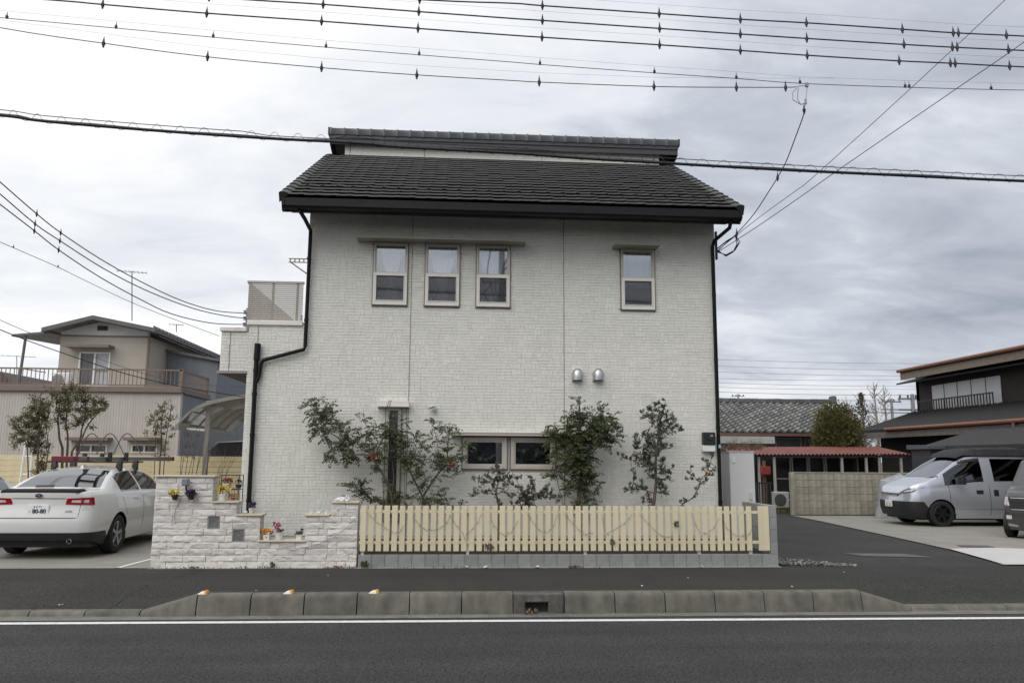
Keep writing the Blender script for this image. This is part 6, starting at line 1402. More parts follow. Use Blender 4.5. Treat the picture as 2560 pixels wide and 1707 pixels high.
# terrace railing
rail_m = M('rail_brown', (.20, .145, .115), .6); rz_b, rz_t = nz + .20, at(300, 923, NY).z
tr_ = MB().box(nx0, nx1 - .02, NY + .02, NY + .07, rz_t - .03, rz_t + .02); tr_.box(nx0, nx1 - .02, NY + .025, NY + .065, rz_b, rz_b + .04); tr_.box(nx1 - .07, nx1 - .02, NY + .071, NY + 3.0, rz_t - .03, rz_t + .02); tr_.box(nx1 - .065, nx1 - .025, NY + .071, NY + 3.0, rz_b, rz_b + .04)
tro = tr_.build('terrace_railing', rail_m, nb_); m = MB(); X = nx0
while X < nx1: m.box(X - .011, X + .011, NY + .035, NY + .055, rz_b + .041, rz_t - .031); X += .14
Y = NY + .15
while Y < NY + 3: m.box(nx1 - .055, nx1 - .035, Y - .011, Y + .011, rz_b + .041, rz_t - .031); Y += .14
for Yp_ in (NY + .02, NY + 2.95): m.box(nx1 - .10, nx1 - .0, Yp_, Yp_ + .08, nz + .17, rz_t + .05)
m.build('balusters', rail_m, tro, kind='stuff')
# lean to awning at the left
m = MB(); a, b = at(62, 846, 30.5), at(150, 842, 30.5); za = a.z; m.add([(a.x, 29.6, za + .02), (b.x + .1, 29.6, za + .16), (b.x + .1, 33, za + .36), (a.x, 33, za + .2), (a.x, 29.6, za - .06), (b.x + .1, 29.6, za + .08), (b.x + .1, 33, za + .28), (a.x, 33, za + .12)], [(0, 1, 2, 3), (7, 6, 5, 4), (0, 4, 5, 1), (1, 5, 6, 2), (2, 6, 7, 3), (3, 7, 4, 0)])
m.tube([(a.x + .45, 29.7, za), (a.x + .35, 29.7, nz)], .05, 8); m.tube([(a.x + .5, 29.7, nz + .9), (b.x, 29.7, nz + .78)], .02, 6)
m.build('awning', roof_gr, nb_)
a = at(178, 950, 29.2); ac = MB().bbox(a.x - .35, a.x + .25, 28.6, 28.9, nz + .17, nz + .68, .03); aco = thing('air_conditioner', 'white air conditioner unit on the roof terrace of the beige house', 'air conditioner', (a.x - .05, 28.75, nz + .17)); ac.build('case', white_plastic, aco); MB().lathe([(.20, -.01), (.17, -.015), (.001, -.015)], (a.x - .17, 28.60, nz + .42), 'y', 18).build('fan_grille', M('grille_grey', (.25, .25, .25), .6), aco)
# antennas
def antenna(px_, py0, py1, Y, label, n=7, w_=.9, az=.3):
    b, t = at(px_, py1, Y), at(px_, py0, Y); m = MB(); m.tube([b, t], .02, 6); o = thing('tv_antenna', label, 'antenna', tuple(b), 'television antennas'); m.build('mast', M('mast_grey', (.20, .20, .21), .5, metal=.5), o)
    m = MB(); d = Vector((math.cos(az), math.sin(az), 0)); p = Vector((-d.y, d.x, 0)); c = t - Vector((0, 0, .03)); m.tube([c - d * w_, c + d * w_], .014, 5)
    for i in range(n): q = c + d * (w_ * (i / (n - 1) * 2 - 1)); m.tube([q - p * .28 + Vector((0, 0, .0)), q + p * .28], .008, 4)
    m.build('boom', MATS['mast_grey'], o)
antenna(330, 678, 802, 33.0, 'tall television antenna on the beige house roof', 8, .55)
antenna(42, 889, 960, 45.0, 'small television antenna at the left edge', 8, .9)
antenna(441, 810, 830, 38.0, 'short television antenna behind the beige roof', 4, .3)
# distant roofs at the far left
fh = thing('far_house', 'brown roofed house far off at the left edge', 'house', (at(0, 960, 50).x, 50, 0)); a = at(0, 928, 50); b = at(38, 962, 50); m = MB().prism([(a.x - 8, nz - 2), (b.x, nz - 2), (b.x, b.z), (a.x, a.z), (a.x - 8, b.z)], 'y', 50, 58); m.build('roof', M('far_roof', (.10, .075, .07), .8, var=.2), fh); MB().box(a.x - 7, b.x - .5, 50.5, 57.5, -.1, nz - 2.01).build('wall', M('far_wall', (.3, .27, .24), .9), fh)
fh = thing('far_house', 'low grey roof seen through the terrace railing', 'house', (at(100, 960, 60).x, 60, 0)); a = at(68, 952, 60); m = MB().prism([(a.x - 4, a.z - .9), (a.x + 5, a.z - .9), (a.x + .5, a.z + .1)], 'y', 60, 68); m.build('roof', M('far_roof2', (.16, .15, .15), .8, var=.2), fh); MB().box(a.x - 3.5, a.x + 4.5, 60.5, 67.5, -.1, a.z - .91).build('wall', MATS['far_wall'], fh)
# --- cream board fence behind the cars
bf = thing('board_fence', 'cream horizontal board fence behind the white sedan', 'fence', (-8.0, 20.6, 0)); BY = 20.6
bx0, bx1 = -11.2, at(606, 1160, BY).x; bz = at(560, 1140, BY).z; board_m = M('board_cream', (.62, .53, .33), .75, var=.08, objr=.06)
bmsh = MB().bbox(0, bx1 - bx0, 0, .03, 0, .125, .004).mesh('board', board_m)
k = 0
while bz - (k + 1) * .132 > 0: inst('board', bmsh, bf, (bx0, BY + ru(-.002, .002), bz - (k + 1) * .132)); k += 1
for X in [bx0 + .02 + i * 1.2 for i in range(8)]: MB().box(X, X + .06, BY + .031, BY + .09, 0, bz - .01).build('post', brown_tr, bf)
# vertical bamboo-like screen at the left end
vf = thing('slat_screen', 'low tan slat screen behind the car at the left edge', 'fence', (-12.5, 20.8, 0)); z1 = at(60, 1178, 20.8).z; sme = MB().box(0, .055, 0, .02, 0, z1).mesh('slat', M('slat_tan', (.42, .36, .25), .85, var=.15, objr=.12)); X = -14.0
while X < -10.9: inst('slat', sme, vf, (X, 20.8, 0)); X += .068
MB().box(-14.0, -10.9, 20.822, 20.86, z1 - .25, z1 - .2).build('rail', brown_tr, vf)
# --- carport
cp = thing('carport', 'curved roof carport beside the left end of the white house', 'carport', (at(516, 1180, 19.5).x, 19.5, 0)); CYc = 19.5
cm = M('carport_bronze', (.25, .235, .21), .5, metal=.3)
px_ = at(517, 1100, CYc).x; zt_ = at(517, 1012, CYc).z
MB().bbox(px_ - .055, px_ + .055, CYc - .05, CYc + .05, 0, zt_ + .1, .008).build('post', cm, cp)
arc = [at(452, 1062, CYc), at(466, 1045, CYc), at(482, 1030, CYc), at(500, 1018, CYc), at(520, 1009, CYc), at(550, 1000, CYc), at(580, 994, CYc), at(612, 989, CYc), at(660, 985, CYc)]
pan = GLASS('carport_panel', (.34, .30, .24), .12); pan2 = GLASS('carport_panel_clear', (.80, .78, .68), .10)
for k in range(7):
    y = CYc - .3 + k * .78; m = MB()
    for i in range(len(arc) - 1):
        p, q = arc[i], arc[i + 1]; wv = .05 if k in (0, 6) else .03; hh = .085 if k == 0 else .05
        m.add([(p.x, y, p.z), (q.x, y, q.z), (q.x, y + wv, q.z), (p.x, y + wv, p.z), (p.x, y, p.z - hh), (q.x, y, q.z - hh), (q.x, y + wv, q.z - hh), (p.x, y + wv, p.z - hh)], [(0, 1, 2, 3), (7, 6, 5, 4), (0, 4, 5, 1), (2, 6, 7, 3), (1, 5, 6, 2), (3, 7, 4, 0)])
    m.build('rafter', cm, cp)
for k in range(6):
    y = CYc - .25 + k * .78
    for h_ in range(4):
        m = MB()
        for i in range(h_ * 2, h_ * 2 + 2):
            p, q = arc[i], arc[i + 1]; m.quad((p.x, y + .0, p.z - .012), (q.x, y, q.z - .012), (q.x, y + .73, q.z - .012), (p.x, y + .73, p.z - .012))
        m.build('roof_panel', pan2 if (k * 2 + h_ * 3) % 5 in (0,) else pan, cp)
MB().box(arc[0].x - .02, arc[0].x + .06, CYc - .32, CYc + 4.5, arc[0].z - .12, arc[0].z - .005).build('gutter', cm, cp); MB().box(px_ - .06, arc[-1].x, CYc + .1, CYc + .16, zt_ - .02, zt_ + .08).build('beam', cm, cp)
MB().tube([(px_, CYc, at(517, 1076, CYc).z), (at(468, 1072, CYc).x, CYc, at(468, 1072, CYc).z)], .03, 6).build('arm', alu_l, cp)
# car under the carport: dark windows and pale roof line
kc = thing('parked_car', 'dark windowed car under the carport, only its roof showing above the fence', 'car', (at(570, 1150, 21.6).x, 21.9, 0)); a, b = at(500, 1120, 21.4), at(640, 1102, 21.4); m = MB()
pr_ = [(a.x - .1, .25), (a.x - .15, 1.0), (a.x, 1.62), (a.x + .5, b.z - .04), (b.x, b.z + .02), (b.x + 1.2, b.z), (b.x + 1.3, .9), (b.x + 1.3, .25)]
m.prism(pr_, 'y', 21.4, 22.9); m.build('body', car_black, kc, smooth=20); m = MB().prism([(a.x + .3, b.z - .06), (a.x + .5, b.z - .035), (b.x, b.z + .035), (b.x + 1.1, b.z + .02), (b.x + 1.1, b.z - .01), (b.x, b.z)], 'y', 21.37, 22.92); m.build('roof_trim', car_white, kc)
for X in (a.x + .4, b.x + .7): MB().lathe([(.12, 21.38), (.30, 21.36), (.32, 21.42), (.32, 21.6)], (X, 0, .32), 'y', 20).build('wheel', rubber, kc)
# --- shrubs and small trees in the left garden
def bush_tree(name, label, base, Y, stems, blobs, leafm, dens=1.0, ll=.05, lwid=.02, tr=.02, cat='tree', group=None, z0=0):
    bp = at(*base, Y); o = thing(name, label, cat, (bp.x, Y, z0), group); tk = MB(); cr = MB(); s2 = Y / 1991
    for st in stems:
        pts = [Vector((bp.x + st[0][0], Y + st[0][1], z0))] + [at(x, y, Y + d) for x, y, d in st[1]]; f_ = []
        for i in range(len(pts) - 1):
            for t in range(3): f_.append(pts[i].lerp(pts[i + 1], t / 3) + Vector((ru(-.02, .02), ru(-.02, .02), 0)))
        f_.append(pts[-1]); n_ = len(f_); tk.tube(f_, [st[2] * (1 - .7 * i / (n_ - 1)) for i in range(n_)], 6)
    for (x, y, r) in blobs:
        c = at(x, y, Y + ru(-.25, .25)); R_ = r * s2; cnt = int(max(8, (r + 2) ** 2 * .62 * dens))
        for q in range(max(1, cnt // 14)):
            e_ = c + Vector((ru(-1, 1), ru(-1, 1), ru(-.8, 1))) * R_; st_ = c + Vector((ru(-.3, .3), ru(-.3, .3), -.6)) * R_; tk.tube([st_, e_], [.008, .003], 4, cap=False)
            for i in range(14):
                p = st_.lerp(e_, ru(.1, 1.05)) + Vector((ru(-.05, .05), ru(-.05, .05), ru(-.05, .05))); leaf_quad(cr, p, Vector((ru(-1, 1), ru(-1, .5), ru(-.6, .7))), ll * ru(.7, 1.3), lwid * ru(.7, 1.3), .2)
    tk.build('trunk', trunk_m, o, smooth=60); cr.build('crown', leafm, o, kind='stuff'); return o
lf_rg = M('leaf_nandina', (.085, .098, .030), .6, island=.45, hue=(.16, .080, .040)); lf_tw = M('leaf_sparse', (.075, .060, .030), .7, island=.4, hue=(.05, .075, .02))
def ZL(l): return [(x / 3.734, y / 3.734 + 760, r) for x, y, r in l]
bush_tree('garden_tree', 'multi stemmed reddish green tree behind the white sedan', (160, 1180), 18.8, [((0, 0), [(155, 1120, 0), (145, 1050, 0), (150, 980, 0)], .035), ((.1, 0), [(170, 1110, .1), (165, 1040, .1), (180, 960, .1)], .03), ((.2, 0), [(180, 1130, 0), (205, 1090, 0), (235, 1040, 0), (258, 1025, 0)], .03), ((.15, .1), [(195, 1120, .1), (210, 1050, .1), (215, 980, .1)], .03)],
          ZL([(600, 800, 18), (680, 760, 14), (780, 790, 16), (540, 870, 20), (620, 880, 22), (720, 860, 18), (800, 870, 20), (880, 900, 16), (950, 900, 14), (990, 930, 12), (560, 960, 20), (640, 960, 20), (740, 960, 16), (820, 960, 20), (900, 980, 16), (960, 970, 12), (600, 1050, 16), (740, 1060, 18), (800, 1040, 16), (860, 1020, 12), (540, 1080, 12), (500, 820, 14), (470, 920, 12), (720, 1100, 14), (850, 1140, 9), (640, 1130, 12)]), lf_rg, .75, .055, .022)
bush_tree('garden_tree', 'leafy reddish shrub at the left edge above the cut off car', (95, 1180), 18.2, [((0, 0), [(98, 1120, 0), (95, 1060, 0), (100, 1000, 0)], .03), ((.1, .1), [(120, 1120, 0), (112, 1050, 0)], .02), ((-.1, 0), [(70, 1120, 0), (50, 1070, 0)], .02)],
          ZL([(340, 880, 14), (400, 920, 16), (300, 960, 16), (360, 980, 20), (440, 970, 16), (250, 1020, 16), (330, 1050, 22), (420, 1050, 20), (180, 1060, 14), (120, 1080, 10), (260, 1100, 20), (360, 1120, 20), (440, 1120, 14), (160, 1140, 12), (220, 1170, 18), (320, 1200, 22), (400, 1190, 16), (120, 1230, 10), (180, 1260, 14), (280, 1280, 20), (360, 1290, 18), (140, 1320, 10), (330, 1360, 16), (400, 1380, 12), (460, 1300, 12), (360, 1460, 14), (400, 1510, 14), (340, 1540, 12)]), lf_rg, .8, .055, .022)
bush_tree('garden_tree', 'slim reddish green shrub in front of the beige house corner', (400, 1180), 19.2, [((0, 0), [(402, 1120, 0), (405, 1060, 0), (412, 1000, 0)], .02), ((.1, 0), [(415, 1100, 0), (425, 1040, 0), (430, 1010, 0)], .014), ((-.1, 0), [(390, 1110, 0), (385, 1060, 0)], .014)],
          ZL([(1560, 920, 8), (1500, 950, 9), (1470, 990, 12), (1540, 980, 12), (1600, 960, 9), (1430, 1040, 12), (1500, 1050, 14), (1570, 1040, 13), (1620, 1060, 10), (1400, 1100, 12), (1470, 1120, 16), (1540, 1120, 14), (1610, 1140, 10), (1380, 1180, 9), (1450, 1190, 14), (1530, 1190, 12), (1600, 1220, 9), (1400, 1250, 10), (1480, 1260, 12), (1560, 1270, 10), (1430, 1330, 9), (1530, 1340, 12), (1480, 1400, 10), (1560, 1430, 10)]), lf_rg, .62, .05, .02)
bush_tree('bare_shrub', 'brown twiggy shrub beside the carport post', (465, 1180), 19.0, [((0.05 * i - .2, ru(-.2, .2)), [(455 + i * 9 + ru(-4, 4), 1120, 0), (448 + i * 13 + ru(-6, 6), 1060 + ru(-20, 20), 0)], .010) for i in range(9)], ZL([(1740, 1100, 12), (1760, 1200, 14), (1720, 1300, 14), (1800, 1300, 12), (1740, 1400, 12), (1820, 1420, 12), (1780, 1000, 9), (1840, 1220, 9), (1700, 1420, 8)]), M('leaf_brown', (.12, .060, .032), .8, island=.5, hue=(.09, .07, .03)), .45, .04, .012, cat='shrub')
bush_tree('bare_shrub', 'leafless arching shrub between carport post and white house', (540, 1195), 18.0, [((ru(-.1, .1), ru(-.1, .1)), [(545 + i * 5, 1175, 0), (555 + i * 8, 1150 - i * 2, 0), (560 + i * 12 - 8, 1130 - i * 3 + ru(-8, 8), 0)], .007) for i in range(6)], ZL([(2000, 1480, 6), (2100, 1420, 5)]), MATS['leaf_brown'], .3, .03, .01, cat='shrub')
# wire hoops standing in front of the beige wall
hw_ = M('hoop', (.10, .09, .085), .6)
for k, x_ in enumerate((230, 275, 318)):
    m = MB(); m.tube([at(x_ - 34 + 68 * t, 1135 - 52 * math.sin(math.pi * t), 26.5) for t in [i / 10 for i in range(11)]], .018, 5); m.build_at('garden_hoop', hw_, tuple(at(x_ - 34, 1135, 26.5)), ['left', 'middle', 'right'][k] + ' dark arched plant hoop against the beige wall', 'plant hoop', 'plant hoops')
a = at(62, 1180, 20.2); m = MB()
o = thing('step_ladder', 'white step ladder leaning behind the shrub at the left', 'ladder', (a.x + .1, 20.2, .0)); m = MB()
b = [at(60, 1170, 20.2), at(68, 1085, 20.2), at(78, 1160, 20.2), at(86, 1085, 20.2)]
m.tube([(b[0].x - .1, 20.2, 0), b[1]], .03, 6); m.tube([(b[2].x, 20.2, 0), b[3]], .03, 6); m.build('rail', white_plastic, o)
for t in (.35, .55, .75, .95): m = MB(); m.tube([Vector((b[0].x - .1, 20.2, 0)).lerp(b[1], t), Vector((b[2].x, 20.2, 0)).lerp(b[3], t)], .022, 6); m.build('rung', white_plastic, o)

# ================================================================== RIGHT SIDE
# hot water tank beside the house
TYk = 14.75; a, b = at(1823, 1131, TYk), at(1885, 1131, TYk); tk_ = thing('water_heater_tank', 'tall white water heater tank beside the right corner of the white house', 'tank', ((a.x + b.x) / 2, TYk + .35, 0)); tz = at(1850, 1131, TYk).z
MB().bbox(a.x, b.x, TYk, TYk + .75, .06, tz, .012).build('case', M('tank_white', (.66, .66, .64), .45, var=.02), tk_); MB().bbox(a.x - .012, b.x + .008, TYk - .008, TYk + .76, tz + .001, tz + .022, .006).build('lid', M('tank_white2', (.55, .55, .53), .5), tk_); MB().box(a.x + .05, b.x - .05, TYk + .05, TYk + .7, 0, .059).build('plinth', conc_block, tk_)
c = at(1833, 1148, TYk); MB().bbox(c.x - .035, c.x + .04, TYk - .012, TYk + .001, c.z - .06, c.z + .04, .004).build('label_plate', white_plastic, tk_); c = at(1877, 1240, TYk); MB().bbox(c.x - .03, c.x + .03, TYk - .014, TYk + .001, c.z - .07, c.z + .08, .004).build('control_cover', M('cover_cream', (.60, .57, .52), .5), tk_)
# block wall
RW = 23.85; bwl = thing('old_block_wall', 'old stained concrete block wall beside the silver van', 'wall', (at(2100, 1290, RW).x, RW, 0))
wx0, wx1 = at(1990, 1250, RW).x, at(2240, 1250, RW).x + .6; bz_ = .205; ob = MB().bbox(.003, .397, 0, .14, .003, bz_ - .003, .006).mesh('block', conc_old)
for k in range(6):
    X = wx0
    i = 0
    while X < wx1: inst('block', ob, bwl, (X, RW + ru(-.003, .003), .02 + k * bz_)); X += .4; i += 1
MB().box(wx0 + .01, X - .01, RW + .012, RW + .13, 0, .02 + 6 * bz_ - .01).build('mortar', M('mortar_brown', (.20, .17, .13), .95), bwl)
MB().bbox(wx0 - .01, X, RW - .012, RW + .15, .02 + 6 * bz_ + .001, .02 + 6 * bz_ + .04, .008).build('coping', M('coping_old', (.30, .28, .22), .95, var=.3, vs=4), bwl)
MB().bbox(wx0 - .13, wx0 - .004, RW - .02, RW + .16, 0, .02 + 6 * bz_ + .03, .01).build('end_pier', conc_old, bwl)
# tiled house
HYt = 31.0; th = thing('tiled_house', 'old one storey house with grey tiled roof right of the white house', 'house', (at(1930, 1150, HYt).x, HYt, 0))
tx0, tx1 = at(1760, 1075, HYt).x, at(2056, 1008, 35.0).x; tz0 = at(1950, 1079, HYt).z; RY = 35.0; tz1 = at(1950, 1008, RY).z; rx1 = at(2052, 1008, RY).x
L_ = math.hypot(RY - HYt, tz1 - tz0); an = math.atan2(tz1 - tz0, RY - HYt)
m = MB(); m.add([(tx0, HYt, tz0), (tx1, HYt, tz0), (tx1, RY, tz1), (tx0, RY, tz1), (tx0, HYt, tz0 - .12), (tx1, HYt, tz0 - .12), (tx1, RY, tz1 - .12), (tx0, RY, tz1 - .12)], [(0, 1, 2, 3), (7, 6, 5, 4), (0, 4, 5, 1), (1, 5, 6, 2), (2, 6, 7, 3), (3, 7, 4, 0)])
m.add([(tx0, RY, tz1), (tx1, RY, tz1), (tx1, RY + 4, tz0), (tx0, RY + 4, tz0)], [(0, 1, 2, 3)]); rfo = m.build('roof', M('old_roof_base', (.05, .05, .05), .9), th)
otm = M('old_tile', (.155, .155, .15), .8, var=.3, vs=5, objr=.35)
tme2 = MB(); KX_ = .30; KL = .31
# lozenge-looking pantile: raised left edge, drooping lower right corner
tme2.add([(0, -.02, .085), (KX_ * .55, -.10, .025), (KX_, -.02, .095), (KX_, KL, .03), (KX_ * .55, KL - .06, -.025), (0, KL, .02), (0, -.02, .0), (KX_ * .55, -.10, -.05), (KX_, -.02, .0)], [(0, 1, 4, 5), (1, 2, 3, 4), (6, 7, 1, 0), (7, 8, 2, 1)])
tm2 = tme2.mesh('roof_tile', otm); nr_ = int(L_ / .27); nc_ = int((tx1 - tx0 - .02) / KX_)
cnt = 0; rest2 = MB()
for r in range(nr_):
    s_ = r * L_ / nr_
    for c in range(nc_):
        X = tx0 + .02 + c * (tx1 - tx0) / nc_; P_ = (X, HYt + math.cos(an) * s_ - math.sin(an) * .02, tz0 + math.sin(an) * s_ + math.cos(an) * .02)
        if X > at(1795, 1040, 33).x and cnt < 300:
            o = inst('roof_tile', tm2, rfo, P_, (an + ru(-.03, .03), ru(-.02, .02), 0)); cnt += 1
        else:
            ca, sa = math.cos(an), math.sin(an); rest2.add([(P_[0] + v[0], P_[1] + v[1] * ca - v[2] * sa, P_[2] + v[1] * sa + v[2] * ca) for v in tme2.v], tme2.f)
if rest2.v: rest2.build('more_roof_tiles', M('old_tile_joined', (.155, .155, .15), .8, var=.3, vs=5, island=.35), rfo, kind='stuff')
m = MB(); X = tx0
while X < rx1 + .3: m.bbox(X, X + .34, RY - .14, RY + .14, tz1 + .0, tz1 + .20 + ru(-.01, .01), .03); X += .345
m.bbox(X - .1, X + .12, RY - .2, RY + .2, tz1, tz1 + .36, .05); m.build('ridge', M('old_ridge', (.12, .12, .118), .85, island=.2), rfo)
hwy = HYt + .9
wallm = M('old_wall', (.26, .25, .225), .9, var=.12, streak=.15)
wn = [(at(1938, 1100, hwy).x + i * 1.22, at(1938, 1100, hwy).x + i * 1.22 + 1.12, at(1950, 1122, hwy).z, at(1950, 1093, hwy).z) for i in range(3)]
m = MB(); wall_holes(m, tx0 + .3, tx1 - .3, -.1, tz0 - .05, wn, hwy, hwy + .15); m.box(tx0 + .3, tx0 + .45, hwy + .151, RY + 3.5, -.1, tz0); m.box(tx1 - .45, tx1 - .3, hwy + .151, RY + 3.5, -.1, tz0); m.build('wall', wallm, th)
for q in wn:
    w_ = MB(); frame_ring(w_, q[0], q[1], q[2], q[3], .05, hwy - .02, hwy + .1); wo_ = w_.build('window', alu_l, th); MB().box(q[0] + .05, q[1] - .05, hwy + .04, hwy + .05, q[2] + .05, q[3] - .05).build('pane', M('pane_frost', (.34, .35, .34), .4), wo_)
MB().box(tx0, tx1, HYt - .06, HYt - .001, tz0 - .17, tz0 - .06).build('gutter', M('gutter_rust', (.14, .075, .06), .7), th)
MB().box(at(1795, 1100, 29.5).x, at(1937, 1100, 29.5).x, 29.5, 30.8, at(1850, 1108, 29.5).z, at(1850, 1090, 29.5).z).build('awning_board', M('awning_pale', (.42, .42, .40), .8, var=.15, vs=3), th)
# glazed veranda front under the red roof
VY = 27.4; sh = thing('lean_to', 'rusty red corrugated lean to roof on posts behind the block wall', 'shed', (at(2060, 1150, VY).x, VY, 0)); rx0_, rx1_ = at(1838, 1122, 26.2).x, at(2275, 1130, 26.2).x; zf, zb_ = at(2060, 1133, 26.2).z, at(2060, 1116, 28.2).z
m = MB(); NC = 46; red_m = M('rust_red', (.195, .070, .055), .75, var=.22, vs=2.5, streak=.2)
for j, (y, z, dx) in enumerate(((26.2, zf, 0), (28.2, zb_, .0))):
    for i in range(NC * 4 + 1):
        t = i / (NC * 4); X = rx0_ + (rx1_ - rx0_) * t; m.v.append((X, y - (.25 * (1 - t) if j else 0), z + .028 * math.sin(t * NC * 2 * math.pi) - .06 * (1 - t)))
W_ = NC * 4 + 1
for i in range(W_ - 1): m.f.append((i, i + 1, W_ + i + 1, W_ + i)); m.m.append(0)
m.build('corrugated_roof', red_m, sh, smooth=180)
for x_ in (1897, 1935, 2104, 2165, 2252): X = at(x_, 1150, 26.35).x; MB().box(X - .035, X + .035, 26.32, 26.39, 0, zf - .10).build('post', M('post_grey', (.40, .38, .35), .8), sh)
MB().box(rx0_ + .2, rx1_ - .1, 26.30, 26.40, zf - .12, zf - .05).build('beam', M('beam_dark', (.07, .05, .04), .9), sh)
MB().box(rx0_ + 1.4, rx1_, 28.3, 28.4, 0, zb_ - .02).build('back_wall', M('shed_dark', (.045, .045, .048), .9, var=.2), sh)
for i in range(5):
    X = at(1938, 1200, 27.9).x + i * .62; w_ = MB(); frame_ring(w_, X, X + .58, .25, zf - .1, .04, 27.86, 27.92); w_.box(X + .04, X + .54, 27.87, 27.91, .98, 1.02); wo_ = w_.build('glazed_door', alu_l, sh, label='aluminium framed glass door under the red roof'); MB().box(X + .04, X + .54, 27.90, 27.905, .29, zf - .14).build('pane', M('pane_veranda', (.035, .042, .048), .08, spec=.9), wo_)
# red letter box, post, small air conditioner
c = at(1913, 1175, 24.6); o = thing('letter_box', 'red letter box on a wooden post under the red roof', 'letter box', (c.x, 24.6, 0)); MB().bbox(c.x - .14, c.x + .14, 24.5, 24.7, c.z - .13, c.z + .12, .01).build('box', M('box_red', (.26, .03, .025), .6), o); MB().box(c.x - .03, c.x + .06, 24.701, 24.76, 0, c.z + .3).build('post', M('wood_brown', (.16, .09, .05), .85), o)
c = at(1952, 1240, 25.8); o = thing('air_conditioner', 'white air conditioner unit on the ground left of the old block wall', 'air conditioner', (c.x, 25.8, .05)); MB().bbox(c.x - .22, c.x + .28, 25.8, 26.08, .10, .62, .02).build('case', M('ac_case', (.40, .39, .36), .6, var=.1), o); MB().lathe([(.20, -.012), (.17, -.018), (.001, -.018)], (c.x - .02, 25.80, .36), 'y', 18).build('fan_grille', M('grille_grey2', (.06, .065, .055), .6), o); MB().box(c.x - .2, c.x + .25, 25.83, 26.05, 0, .119).build('stand', black_plastic, o)
# iron gate between the tank and the block wall
gy_ = 22.6; o = thing('iron_gate', 'dark iron bar gate right of the white tank', 'gate', (at(1910, 1260, gy_).x, gy_, 0)); ga, gb = at(1890, 1250, gy_).x, at(1932, 1250, gy_).x; gz = at(1910, 1205, gy_).z
MB().box(ga, gb, gy_, gy_ + .04, gz - .04, gz).build('top_rail', black_plastic, o); MB().box(ga, gb, gy_, gy_ + .04, .1, .14).build('bottom_rail', black_plastic, o)
for i in range(6): X = ga + (gb - ga) * (i + .5) / 6; MB().box(X - .015, X + .015, gy_ + .005, gy_ + .035, .141, gz - .041).build('bar', black_plastic, o)
# dark storage shed behind the van
DY = 23.6; sx0, sx1 = at(2325, 1130, DY).x, at(2560, 1130, DY).x + 1.5; sz = at(2300, 1122, DY).z; o = thing('storage_shed', 'dark grey storage shed behind the silver van', 'shed', ((sx0 + sx1) / 2, DY, 0)); sg_ = M('shed_grey', (.040, .043, .050), .55, var=.08)
MB().box(sx0, sx1, DY, DY + 1.0, 0, sz).build('body', sg_, o); MB().hull([(sx0 - .1, DY - .12, sz + .002), (sx1 + .1, DY - .12, sz + .002), (sx0 - .1, DY + 1.1, sz + .002), (sx1 + .1, DY + 1.1, sz + .002), (sx0 - .1, DY - .12, sz + .10), (sx1 + .1, DY - .12, sz + .10), (sx0 - .1, DY + 1.1, sz + .14), (sx1 + .1, DY + 1.1, sz + .14)]).build('roof', M('shed_roof', (.085, .095, .105), .5), o); 
for X in (sx0 + .8, sx0 + 1.7): MB().box(X, X + .012, DY - .006, DY - .001, .08, sz - .05).build('door_gap', black_plastic, o)
# grey tarp bundle
c = at(2250, 1195, 22.6); m = MB(); 
for j in range(7):
    for i in range(14):
        a_ = 2 * math.pi * i / 14; t = j / 6; r_ = (.75 if t < .99 else .02) * (1 - .35 * t) * (1 + .12 * noise.noise(Vector((math.cos(a_) * 2, math.sin(a_) * 2, t * 3)))); m.v.append((c.x + r_ * math.cos(a_), 22.7 + .6 * r_ * math.sin(a_), t * (c.z + .12) + .12 * noise.noise(Vector((math.cos(a_), t * 4, math.sin(a_)))) * t))
for j in range(6):
    for i in range(14): m.f.append((j * 14 + i, j * 14 + (i + 1) % 14, (j + 1) * 14 + (i + 1) % 14, (j + 1) * 14 + i)); m.m.append(0)
m.f.append(tuple(84 + i for i in range(14))); m.m.append(0)
m.build_at('tarpaulin', M('tarp_silver', (.30, .31, .33), .4, var=.3, vs=4, bump=.8, bs=6), (c.x, 22.7, 0), 'crumpled silver tarpaulin bundle between block wall and van', 'tarpaulin', smooth=60)
# --- dark two storey house at the right, facade facing left
DX = 18.5; dh = thing('dark_house', 'dark brown two storey house with copper gutters at the right edge', 'house', (DX + 4, 27, 0)); dbr = M('dark_brown', (.040, .030, .028), .8, var=.2, vs=4, streak=.2); dkt = M('dark_tin', (.020, .021, .023), .6, var=.15); cop = M('copper_gutter', (.20, .080, .050), .55, var=.15)
def dz(x, y): return onx(x, y, DX)
yA = dz(2292, 1000).y; yB = 12.0
wz0, wz1 = dz(2330, 1032).z, dz(2330, 962).z; wy0, wy1 = dz(2330, 990).y, dz(2506, 990).y
eav = dz(2292, 930).z
o = MB(); 
def wall_x(mb, y0, y1, z0, z1, holes, xa, xb):
    t = MB(); wall_holes(t, y0, y1, z0, z1, holes, xa, xb); mb.add([(b, a, c) for a, b, c in t.v], [f[::-1] for f in t.f])
wall_x(o, yB, yA, 2.3, eav, [(wy1, wy0, wz0, wz1)], DX, DX + .2); o.box(DX, DX + 9, yA - .2, yA, 2.3, eav); o.build('upper_wall', dbr, dh)
MB().box(DX + .2, DX + 9, yB, yA - .201, eav - .05, eav).build('ceiling', dkt, dh)
w_ = MB(); yy = [wy1 + (wy0 - wy1) * i / 5 for i in range(6)]
for y in yy: w_.box(DX - .015, DX + .04, y - .014, y + .014, wz0, wz1)
w_.box(DX - .025, DX + .05, wy1, wy0, wz1 - .03, wz1 + .03); w_.box(DX - .025, DX + .05, wy1, wy0, wz0 - .03, wz0 + .03); wo_ = w_.build('window', dbr, dh)
